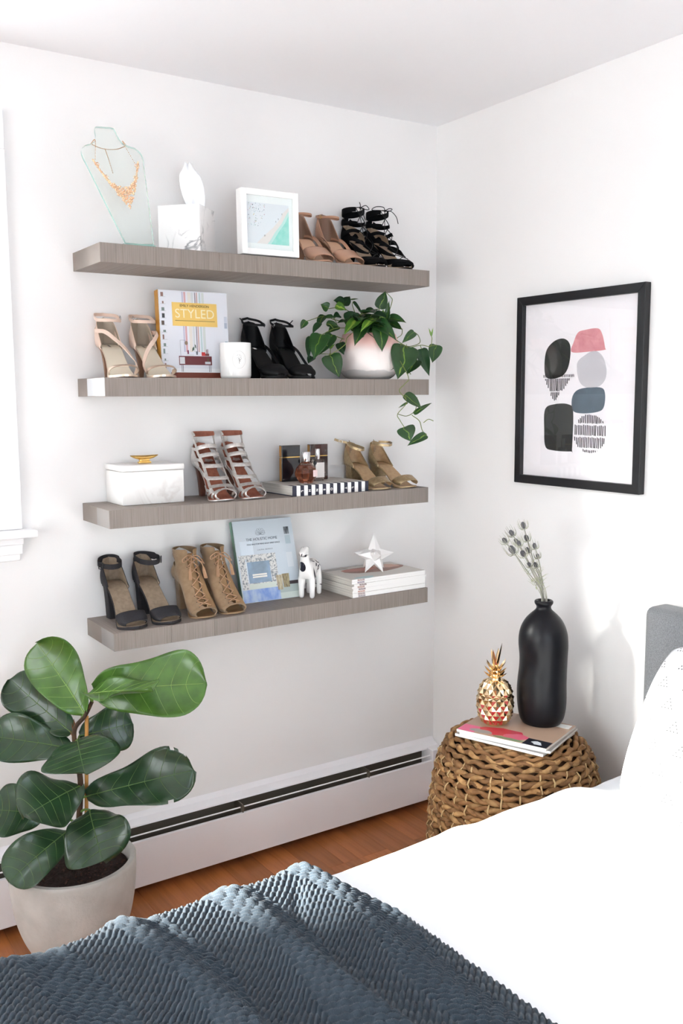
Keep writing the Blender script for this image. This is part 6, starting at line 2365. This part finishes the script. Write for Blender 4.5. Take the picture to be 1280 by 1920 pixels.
FIG_LEAVES = [
    ((-1.4143, -0.2801, 0.6789), (-1.5016, -0.1714, 0.8616), 0.1292, (-0.603, -0.665, 0.44), 0.1, -0.05, 0),
    ((-1.3962, -0.3065, 0.7436), (-1.1499, -0.4773, 0.7662), 0.1877, (-0.429, -0.739, 0.519), 0.1, 0.06, 0),
    ((-1.4165, -0.3059, 0.7388), (-1.3196, -0.531, 0.7896), 0.1152, (-0.106, -0.254, 0.961), 0.12, 0.05, 0),
    ((-1.4374, -0.2378, 0.6175), (-1.5597, -0.1009, 0.7541), 0.1051, (-0.713, -0.584, 0.389), 0.1, 0.04, 1),
    ((-1.4433, -0.2515, 0.5802), (-1.6349, -0.1433, 0.6223), 0.1133, (-0.514, -0.628, 0.584), 0.12, 0.06, 1),
    ((-1.4158, -0.23, 0.603), (-1.2756, -0.2596, 0.6189), 0.1162, (-0.264, -0.916, 0.301), 0.08, 0.03, 1),
    ((-1.4413, -0.2957, 0.6163), (-1.4821, -0.4768, 0.5966), 0.1977, (-0.307, -0.474, 0.825), 0.14, 0.1, 1),
    ((-1.4261, -0.3046, 0.4612), (-1.1905, -0.4725, 0.5366), 0.1291, (-0.418, -0.721, 0.553), 0.1, 0.05, 1),
    ((-1.4461, -0.3105, 0.4958), (-1.6018, -0.3566, 0.4696), 0.1533, (-0.5, -0.61, 0.614), 0.12, 0.08, 1),
    ((-1.5164, -0.2289, 0.4078), (-1.6414, -0.1909, 0.4356), 0.1248, (-0.528, -0.645, 0.552), 0.1, 0.05, 1),
    ((-1.4287, -0.331, 0.4342), (-1.4423, -0.4667, 0.3535), 0.1606, (-0.429, -0.739, 0.519), 0.08, 0.08, 1),
    ((-1.4783, -0.3064, 0.3802), (-1.6436, -0.3418, 0.3029), 0.1257, (-0.596, -0.589, 0.546), 0.1, 0.08, 1)]
FIG_STEM = [(-1.4602, -0.3107, 0.2685), (-1.4498, -0.3013, 0.378), (-1.4375, -0.2925, 0.4923), (-1.4404, -0.2793, 0.5685), (-1.4407, -0.2692, 0.6353), (-1.4147, -0.2807, 0.6732), (-1.3959, -0.2874, 0.7112)]
FIG_STAKE = [(-1.4347, -0.3083, 0.3006), (-1.4071, -0.2718, 0.6691)]
POTHOS_LEAVES = [
    ((-0.346, -0.1345, 1.7958), (-0.3253, -0.1397, 1.8524), 0.0362, (-0.45, -0.866, 0.219)),
    ((-0.3394, -0.1686, 1.7574), (-0.3352, -0.1743, 1.819), 0.0189, (-0.851, -0.485, 0.2)),
    ((-0.3683, -0.1751, 1.7484), (-0.354, -0.1662, 1.7903), 0.0207, (-0.108, -0.975, 0.195)),
    ((-0.3487, -0.1087, 1.7951), (-0.3973, -0.1202, 1.7782), 0.0248, (-0.596, -0.589, 0.546)),
    ((-0.4447, -0.0733, 1.8122), (-0.484, -0.0718, 1.8204), 0.0368, (-0.555, -0.679, 0.481)),
    ((-0.4451, -0.0739, 1.8065), (-0.409, -0.0544, 1.8392), 0.0272, (-0.336, -0.855, 0.395)),
    ((-0.4933, -0.0991, 1.8022), (-0.4655, -0.118, 1.7865), 0.0287, (-0.456, -0.697, 0.554)),
    ((-0.511, -0.0828, 1.7924), (-0.5338, -0.0728, 1.8054), 0.0301, (-0.624, -0.62, 0.476)),
    ((-0.4123, -0.0817, 1.8205), (-0.3957, -0.1125, 1.7714), 0.0123, (-0.019, -0.938, 0.347)),
    ((-0.48, -0.1024, 1.7712), (-0.5063, -0.1028, 1.7639), 0.0238, (-0.65, -0.648, 0.397)),
    ((-0.4677, -0.1123, 1.7589), (-0.4171, -0.1289, 1.7715), 0.0381, (-0.405, -0.622, 0.67)),
    ((-0.4399, -0.1467, 1.7575), (-0.5237, -0.1935, 1.703), 0.0337, (-0.528, -0.645, 0.552)),
    ((-0.4029, -0.1129, 1.7662), (-0.3619, -0.1397, 1.7716), 0.0183, (-0.381, -0.585, 0.716)),
    ((-0.3921, -0.1697, 1.76), (-0.4729, -0.2095, 1.7123), 0.029, (-0.624, -0.62, 0.476)),
    ((-0.386, -0.1631, 1.7504), (-0.3621, -0.2486, 1.6866), 0.0466, (-0.301, -0.783, 0.544)),
    ((-0.3254, -0.1527, 1.7639), (-0.2886, -0.2035, 1.7476), 0.0342, (-0.358, -0.704, 0.613)),
    ((-0.3103, -0.1405, 1.751), (-0.2889, -0.1821, 1.7281), 0.0268, (-0.4, -0.781, 0.48)),
    ((-0.3858, -0.1898, 1.7339), (-0.4144, -0.2434, 1.6518), 0.0481, (-0.41, -0.798, 0.441)),
    ((-0.4284, -0.1661, 1.7339), (-0.4981, -0.2138, 1.6682), 0.0409, (-0.555, -0.679, 0.481)),
    ((-0.5956, -0.1088, 1.702), (-0.622, -0.1422, 1.627), 0.0221, (-0.79, -0.538, 0.295)),
    ((-0.5671, -0.134, 1.7058), (-0.6252, -0.1763, 1.6271), 0.0585, (-0.579, -0.71, 0.402)),
    ((-0.5298, -0.1338, 1.7077), (-0.5987, -0.1662, 1.6405), 0.0359, (-0.252, -0.888, 0.386)),
    ((-0.5501, -0.1489, 1.6421), (-0.5397, -0.1899, 1.5711), 0.0564, (-0.502, -0.765, 0.403)),
    ((-0.5955, -0.0868, 1.7505), (-0.6142, -0.0809, 1.7248), 0.0213, (-0.6, -0.736, 0.314)),
    ((-0.5258, -0.0849, 1.7706), (-0.5634, -0.0972, 1.7317), 0.0262, (-0.713, -0.584, 0.389)),
    ((-0.5515, -0.0959, 1.745), (-0.5864, -0.108, 1.7096), 0.0211, (-0.713, -0.584, 0.389)),
    ((-0.533, -0.1049, 1.7414), (-0.4961, -0.1231, 1.7324), 0.026, (-0.358, -0.704, 0.613)),
    ((-0.4864, -0.1112, 1.6837), (-0.4848, -0.1322, 1.644), 0.0287, (-0.521, -0.793, 0.315)),
    ((-0.2498, -0.1969, 1.7202), (-0.3053, -0.2022, 1.682), 0.0251, (-0.238, -0.854, 0.463)),
    ((-0.2996, -0.2195, 1.672), (-0.3548, -0.2472, 1.5659), 0.0794, (-0.471, -0.806, 0.359)),
    ((-0.2346, -0.2149, 1.6662), (-0.2321, -0.254, 1.5766), 0.0362, (-0.713, -0.584, 0.389)),
    ((-0.1736, -0.2168, 1.6797), (-0.1956, -0.2233, 1.6205), 0.0405, (-0.521, -0.793, 0.315)),
    ((-0.2547, -0.2193, 1.6288), (-0.3043, -0.23, 1.5803), 0.0436, (-0.624, -0.62, 0.476)),
    ((-0.3009, -0.2028, 1.6166), (-0.3704, -0.1973, 1.5891), 0.0208, (-0.358, -0.704, 0.613)),
    ((-0.5917, -0.1153, 1.6371), (-0.615, -0.1262, 1.6153), 0.0237, (-0.579, -0.71, 0.402)),
    ((-0.1981, -0.2207, 1.7076), (-0.2035, -0.2132, 1.7343), 0.0054, (-0.521, -0.793, 0.315)),
    ((-0.1981, -0.2207, 1.7076), (-0.1913, -0.2211, 1.735), 0.0054, (-0.521, -0.793, 0.315)),
    ((-0.3119, -0.1623, 1.5969), (-0.3332, -0.1765, 1.5688), 0.0245, (-0.502, -0.765, 0.403)),
    ((-0.5507, -0.1554, 1.6617), (-0.5829, -0.1621, 1.6804), 0.006, (-0.456, -0.697, 0.554)),
    ((-0.5507, -0.1554, 1.6617), (-0.5367, -0.1623, 1.6769), 0.006, (-0.456, -0.697, 0.554)),
    ((-0.4459, -0.1053, 1.7483), (-0.5018, -0.1218, 1.7451), 0.0229, (-0.335, -0.516, 0.789)),
    ((-0.4529, -0.1422, 1.7162), (-0.4134, -0.1314, 1.7478), 0.0303, (-0.456, -0.697, 0.554)),
    ((-0.395, -0.1509, 1.7249), (-0.3539, -0.1455, 1.7677), 0.0265, (-0.301, -0.783, 0.544)),
    ((-0.5027, -0.1028, 1.7648), (-0.5405, -0.103, 1.7596), 0.023, (-0.363, -0.558, 0.746)),
    ((-0.4971, -0.1144, 1.7348), (-0.545, -0.1335, 1.7101), 0.0267, (-0.48, -0.733, 0.483)),
    ((-0.4166, -0.0725, 1.8267), (-0.3868, -0.0729, 1.8301), 0.0054, (-0.48, -0.733, 0.483)),
    ((-0.347, -0.2716, 1.5169), (-0.3109, -0.3141, 1.4721), 0.0328, (-0.379, -0.743, 0.551)),
    ((-0.3139, -0.2784, 1.4554), (-0.2641, -0.306, 1.49), 0.016, (-0.265, -0.703, 0.66)),
    ((-0.3422, -0.2659, 1.4143), (-0.3352, -0.2892, 1.3691), 0.0533, (-0.529, -0.805, 0.269)),
    ((-0.2786, -0.2996, 1.3875), (-0.3452, -0.2849, 1.3539), 0.0277, (-0.283, -0.743, 0.606)),
    ((-0.34, -0.28, 1.4917), (-0.3655, -0.2657, 1.475), 0.0074, (-0.502, -0.765, 0.403))]
POTHOS_VINES = [
    [(-0.347, -0.1423, 1.7383), (-0.3539, -0.2158, 1.7003), (-0.3334, -0.232, 1.6817), (-0.3057, -0.2276, 1.6715)],
    [(-0.3276, -0.2243, 1.6785), (-0.2907, -0.2254, 1.6719), (-0.2506, -0.2259, 1.6841), (-0.2458, -0.2135, 1.7074), (-0.2498, -0.1969, 1.7202)],
    [(-0.2879, -0.2278, 1.6682), (-0.2401, -0.2217, 1.6771), (-0.2038, -0.2219, 1.6742), (-0.1973, -0.2228, 1.697), (-0.1979, -0.2204, 1.7103)],
    [(-0.2496, -0.2277, 1.6766), (-0.2346, -0.2149, 1.6662)],
    [(-0.2038, -0.2219, 1.6742), (-0.1736, -0.2168, 1.6797)],
    [(-0.3235, -0.1999, 1.6984), (-0.3101, -0.2071, 1.7095), (-0.295, -0.1902, 1.7278), (-0.2933, -0.1785, 1.7323)],
    [(-0.3687, -0.1069, 1.7511), (-0.41, -0.0862, 1.7772), (-0.4392, -0.0751, 1.7955), (-0.4449, -0.0735, 1.8103)],
    [(-0.4451, -0.084, 1.7908), (-0.476, -0.0828, 1.7969), (-0.511, -0.0828, 1.7924)],
    [(-0.3687, -0.1069, 1.7511), (-0.4501, -0.1048, 1.7519), (-0.4977, -0.095, 1.7581), (-0.526, -0.0851, 1.7688), (-0.5955, -0.0869, 1.7494)],
    [(-0.3991, -0.1239, 1.7414), (-0.4685, -0.1321, 1.731), (-0.522, -0.1321, 1.7255), (-0.5671, -0.134, 1.7058)],
    [(-0.4178, -0.1243, 1.7332), (-0.4763, -0.1435, 1.7007), (-0.4971, -0.1544, 1.6739), (-0.5498, -0.1572, 1.6436)],
    [(-0.4901, -0.1441, 1.6929), (-0.5149, -0.1345, 1.7019), (-0.5299, -0.1339, 1.7069)],
    [(-0.552, -0.1572, 1.6435), (-0.5507, -0.1554, 1.6617)],
    [(-0.3375, -0.1225, 1.7512), (-0.3503, -0.134, 1.7799), (-0.346, -0.1345, 1.795)],
    [(-0.346, -0.1345, 1.795), (-0.3487, -0.1087, 1.7951)],
    [(-0.3231, -0.1418, 1.8478), (-0.3115, -0.1517, 1.8326), (-0.3152, -0.1632, 1.8202), (-0.3316, -0.1696, 1.7855), (-0.3384, -0.1693, 1.7574)],
    [(-0.3398, -0.1454, 1.7496), (-0.3325, -0.1612, 1.7563)],
    [(-0.4189, -0.1127, 1.7637), (-0.4226, -0.0914, 1.8062), (-0.4123, -0.0817, 1.8205)],
    [(-0.3381, -0.2375, 1.624), (-0.3382, -0.2816, 1.5703), (-0.3568, -0.2845, 1.5493), (-0.3715, -0.2779, 1.5285), (-0.3481, -0.2863, 1.4944), (-0.3631, -0.258, 1.4559), (-0.3587, -0.2638, 1.4363), (-0.3423, -0.266, 1.4132)],
    [(-0.3631, -0.258, 1.4559), (-0.333, -0.2667, 1.4492), (-0.3094, -0.2796, 1.4676), (-0.3136, -0.295, 1.5073)],
    [(-0.3195, -0.2753, 1.4517), (-0.2946, -0.2824, 1.4328), (-0.2898, -0.2895, 1.4062), (-0.2823, -0.2974, 1.386)],
    [(-0.2775, -0.2824, 1.4271), (-0.2633, -0.2902, 1.4377), (-0.2502, -0.2996, 1.4323)],
    [(-0.3057, -0.2276, 1.6715), (-0.283, -0.2216, 1.6499), (-0.2547, -0.2193, 1.6288)],
    [(-0.3215, -0.2161, 1.679), (-0.3113, -0.2152, 1.6496), (-0.3009, -0.2028, 1.6166), (-0.288, -0.2284, 1.5823)]]

# ------------------------------------------------------------------ fiddle leaf fig
PX_, PY_ = -1.458, -0.265
pot = thing('concrete_planter', 'large round pale grey concrete planter on the wood floor', 'planter', (PX_, PY_, 0))
M_CONC = mat('concrete', '#c2bfba', 0.85, col2='#aeaaa5', scale=(14, 14, 14), detail=8, lo=0.3, hi=0.72, bump=0.25, bump_scale=120)
pp = [(0.001, 0.0), (0.068, 0.0), (0.082, 0.004), (0.102, 0.022), (0.128, 0.062), (0.148, 0.115), (0.160, 0.175), (0.1655, 0.235), (0.1665, 0.276), (0.164, 0.280), (0.152, 0.280), (0.1495, 0.276), (0.1485, 0.235), (0.10, 0.205), (0.001, 0.20)]
MB().lathe([tuple(p) for p in spline(pp[1:9], 40)] + pp[9:], 64).build('pot_shell', M_CONC, pot, smooth=True, angle=50)
fig = thing('fiddle_leaf_fig', 'fiddle leaf fig with big glossy veined leaves in the concrete planter', 'plant', (PX_, PY_, 0.20))
O_ = Vector((PX_, PY_, 0.20))
rows = []
srg3 = random.Random(17)
for i in range(15):
    r_ = 0.146 * i / 14
    rows.append([(r_ * math.cos(a), r_ * math.sin(a), 0.052 + (srg3.uniform(-0.004, 0.004) if i < 14 else 0) - 0.008 * (i / 14) ** 2) for a in np.linspace(0, 2 * PI, 56, endpoint=False)])
MB().grid(rows, cv=True).build('soil', mat('potting_soil', '#3b2924', 0.95, col2='#22150f', scale=(120, 120, 120), bump=1.0, bump_scale=260), fig, smooth='all')
cl = MB()
for k in range(260):
    a, r_ = srg3.uniform(0, 6.28), 0.142 * math.sqrt(srg3.random())
    s = srg3.uniform(0.0012, 0.0038)
    cl.ball((r_ * math.cos(a), r_ * math.sin(a), 0.05 + s * 0.4), (s, s * 0.8, s * 0.7), 5, 3)
co = cl.build('soil_crumbs', mat('soil_crumb', '#4a332c', 0.95, rand=0.3), fig)
co['kind'] = 'stuff'
M_TRUNK = mat('fig_bark', '#4a3524', 0.85, col2='#2d1f15', scale=(60, 60, 25), bump=0.5)
sp = spline([Vector(p) - O_ for p in FIG_STEM], 50)
MB().tube(sp, list(np.linspace(0.0085, 0.005, 50)), 10).build('trunk', M_TRUNK, fig, smooth='all')
MB().tube([Vector(p) - O_ for p in FIG_STAKE], 0.005, 10).build('bamboo_stake', mat('bamboo', '#b5803f', 0.6), fig, smooth=True)
MF = [leaf_mat('fig_leaf_young', '#3b5a23', '#4a6d2d', rough=0.28), leaf_mat('fig_leaf_mature', '#213721', '#2b462b', rough=0.28)]
MV = [mat('fig_vein_young', '#86a457', 0.5), mat('fig_vein_mature', '#556f3c', 0.5)]
flabels = {0: 'bright young leaf', 1: 'dark mature leaf'}
for i, (B, T, w, nrm_, cup, bend, tone) in enumerate(FIG_LEAVES):
    lf, pt = leaf_mesh('leaf', Vector(B) - O_, Vector(T) - O_, w * (1.0 if i in (1, 6) else 1.15), nrm_, FIG_OUT, cup * (0.8 if i == 6 else 1.6), bend, 0.04 if i == 6 else 0.24, 26, 17, i)
    if i == 7:
        # scorched nibbles on the rim of one leaf
        keep = [q for q in range(len(lf.f)) if q not in (22 * 16 + 0, 23 * 16 + 0, 20 * 16 + 0, 18 * 16 + 15)]
        lf.f = [lf.f[q] for q in keep]; lf.mi = [lf.mi[q] for q in keep]
    lo = lf.build('leaf', MF[tone], fig, smooth='all', solid=0.0009)
    if i in (0, 7):
        lo['label'] = ('upright bright leaf at the top', '', '', '', '', '', '', 'leaf with a browned nibbled edge')[i]
    vn = MB()
    vn.tube([pt(0, v, 0.0010) for v in np.linspace(0, 0.97, 24)], list(np.linspace(0.0017, 0.0005, 24)), 5)
    for k, v0 in enumerate((0.10, 0.24, 0.40, 0.55, 0.69, 0.82)):
        for sg in (-1, 1):
            P = [pt(sg * u, min(0.985, v0 + (0.20 if v0 > 0.15 else 0.14) * (u ** 1.4) * (1 - 0.35 * v0)), 0.0009) for u in np.linspace(0, 0.93, 14)]
            vn.tube(P, list(np.linspace(0.0008, 0.0003, 14)), 4)
    vn.build('leaf_veins', MV[tone], lo, smooth='all')
    # leaf stalk back to the trunk
    b0 = Vector(B) - O_
    j = int(np.argmin([abs(p[2] - (b0.z - 0.02)) + 0.3 * (Vector(p) - b0).length for p in sp]))
    a0 = Vector(sp[j])
    if (a0 - b0).length > 0.004:
        mid = (a0 + b0) / 2 + Vector((0, 0, 0.004))
        MB().tube(spline([a0, mid, b0, pt(0, 0.04)], 12), list(np.linspace(0.0035, 0.0022, 12)), 7).build('leaf_stalk', mat('fig_stalk', '#5d7a35', 0.6) if i == 0 else bpy.data.materials['fig_stalk'], fig, smooth='all')
sh = MB()
for k in range(9):
    a = Vector(sp[30 + 2 * k])
    t_ = srg3.uniform(0, 6.28)
    sh.tube(spline([a, a + Vector((math.cos(t_) * 0.007, math.sin(t_) * 0.007, 0.010)), a + Vector((math.cos(t_) * 0.009, math.sin(t_) * 0.009, 0.022))], 6), [0.0032, 0.003, 0.0026, 0.002, 0.0012, 0.0004], 5, flat=0.5)
sh.build('bud_sheath', mat('dry_sheath', '#6a4326', 0.85), fig, smooth='all')

# ------------------------------------------------------------------ trailing philodendron in a blush ombre pot
QX, QY = -0.374, -0.116
Zp = SHELF_Z[1] + 0.0003
pt2 = thing('ombre_pot', 'rounded white ceramic pot fading to pink at the rim', 'planter', (QX, QY, Zp))


def ombre():
    m = bpy.data.materials.new('ombre_glaze')
    m.use_nodes = True
    nt = m.node_tree
    bs = nt.nodes['Principled BSDF']
    bs.inputs['Roughness'].default_value = 0.35
    tc = nt.nodes.new('ShaderNodeTexCoord')
    sep = nt.nodes.new('ShaderNodeSeparateXYZ')
    nz = nt.nodes.new('ShaderNodeTexNoise'); nz.inputs['Scale'].default_value = 14
    nt.links.new(tc.outputs['Object'], sep.inputs[0]); nt.links.new(tc.outputs['Object'], nz.inputs['Vector'])
    ma = nt.nodes.new('ShaderNodeMath'); ma.operation = 'MULTIPLY_ADD'; ma.inputs[1].default_value = 0.03
    nt.links.new(nz.outputs['Fac'], ma.inputs[0]); nt.links.new(sep.outputs[2], ma.inputs[2])
    mr = nt.nodes.new('ShaderNodeMapRange'); mr.inputs['From Min'].default_value = 0.0; mr.inputs['From Max'].default_value = 0.165
    nt.links.new(ma.outputs[0], mr.inputs['Value'])
    rp = nt.nodes.new('ShaderNodeValToRGB')
    el = rp.color_ramp.elements
    el[0].position = 0.0; el[0].color = (*lin('#c9c5c3'), 1)
    el[1].position = 1.0; el[1].color = (*lin('#dba59c'), 1)
    e = el.new(0.245); e.color = (*lin('#cfcbc8'), 1)
    e = el.new(0.265); e.color = (*lin('#f3ece8'), 1)
    e = el.new(0.62); e.color = (*lin('#efe2dd'), 1)
    e = el.new(0.80); e.color = (*lin('#e6bcb3'), 1)
    nt.links.new(mr.outputs[0], rp.inputs[0])
    nt.links.new(rp.outputs[0], bs.inputs['Base Color'])
    return m


op = [(0.058, 0.0), (0.066, 0.002), (0.082, 0.012), (0.0965, 0.034), (0.1025, 0.062), (0.1015, 0.09), (0.0965, 0.118), (0.0885, 0.142), (0.0865, 0.147), (0.0835, 0.147), (0.084, 0.14), (0.088, 0.12), (0.06, 0.11), (0.001, 0.11)]
MB().lathe([tuple(p) for p in spline(op[:9], 36)] + op[9:], 56).build('pot_shell', ombre(), pt2, smooth=True, angle=50)
ph = thing('trailing_philodendron', 'variegated heart-leaf philodendron trailing from the pink and white pot', 'plant', (QX, QY, Zp + 0.12))
O2 = Vector((QX, QY, Zp + 0.12))
MB().lathe([(0.001, 0.0), (0.083, 0.002), (0.083, 0.008), (0.001, 0.012)], 32).build('soil', mat('pot_soil', '#2b1d15', 0.95, bump=0.8, bump_scale=300), ph, smooth=True)
M_VINE = mat('vine_stem', '#6d7a3c', 0.6, rand=0.25)
for P in POTHOS_VINES:
    MB().tube(spline([Vector(p) - O2 for p in P], 8 * len(P)), 0.0013, 6).build('vine', M_VINE, ph, smooth='all')
MP = [leaf_mat('brasil_leaf', '#22421f', '#2b5228', '#7f9f3c', 0.3, (0.012, 0.035), 0.5), leaf_mat('brasil_leaf_dark', '#1b351f', '#234427', '#47702f', 0.3, (0.006, 0.02), 0.3), leaf_mat('brasil_leaf_lime', '#3f6a24', '#5d8a30', '#9bb74a', 0.32, (0.08, 0.16), 0.6)]
prg2 = random.Random(31)
extra = []
erg2 = random.Random(44)
for k in range(30):
    a = erg2.uniform(-2.9, 0.15)
    r0, r1 = erg2.uniform(0.01, 0.07), erg2.uniform(0.085, 0.125)
    z0 = Zp + erg2.uniform(0.165, 0.215)
    c_ = Vector((QX - 0.02, QY, 0))
    B_ = c_ + Vector((r0 * math.cos(a), r0 * math.sin(a) * 0.8, z0))
    T_2 = c_ + Vector((r1 * math.cos(a + 0.2), r1 * math.sin(a + 0.2) * 0.8, z0 - erg2.uniform(0.0, 0.055)))
    extra.append((B_, T_2, erg2.uniform(0.038, 0.058), (0.3 * math.cos(a), 0.3 * math.sin(a) - 0.4, 1.0)))
for i, (B, T, w, nrm_) in enumerate(POTHOS_LEAVES + extra):
    w = w * (1.12 if w > 0.012 else 1.0)
    n_, m_ = 14, 9
    lf, pt = leaf_mesh('leaf', Vector(B) - O2, Vector(T) - O2, w, nrm_, HEART, 0.28 if w > 0.02 else 0.1, prg2.uniform(0.05, 0.16), 0.05, n_, m_, i)
    k = 2 if i in (2, 6, 11, 13, 35, 36, 38, 39) else (1 if i in (4, 5, 8, 9, 10, 12, 19, 24, 25, 27, 30, 34, 37) or (i > 50 and i % 3 != 0) else 0)
    lo = lf.build('leaf', MP[k], ph, smooth='all')
    grid_uv(lo, n_, m_)
    lo.modifiers.new('thickness', 'SOLIDIFY').thickness = 0.0006
    if w > 0.02:
        st_ = Vector(B) - O2
        tgt = min((Vector(q) - O2 for P in POTHOS_VINES for q in P), key=lambda q: (q - st_).length)
        if 0.003 < (tgt - st_).length < 0.08:
            MB().tube(spline([tgt, (tgt + st_) / 2 + Vector((0, 0, 0.006)), st_, pt(0, 0.06)], 10), 0.0011, 5).build('leaf_stalk', M_VINE, ph, smooth='all')
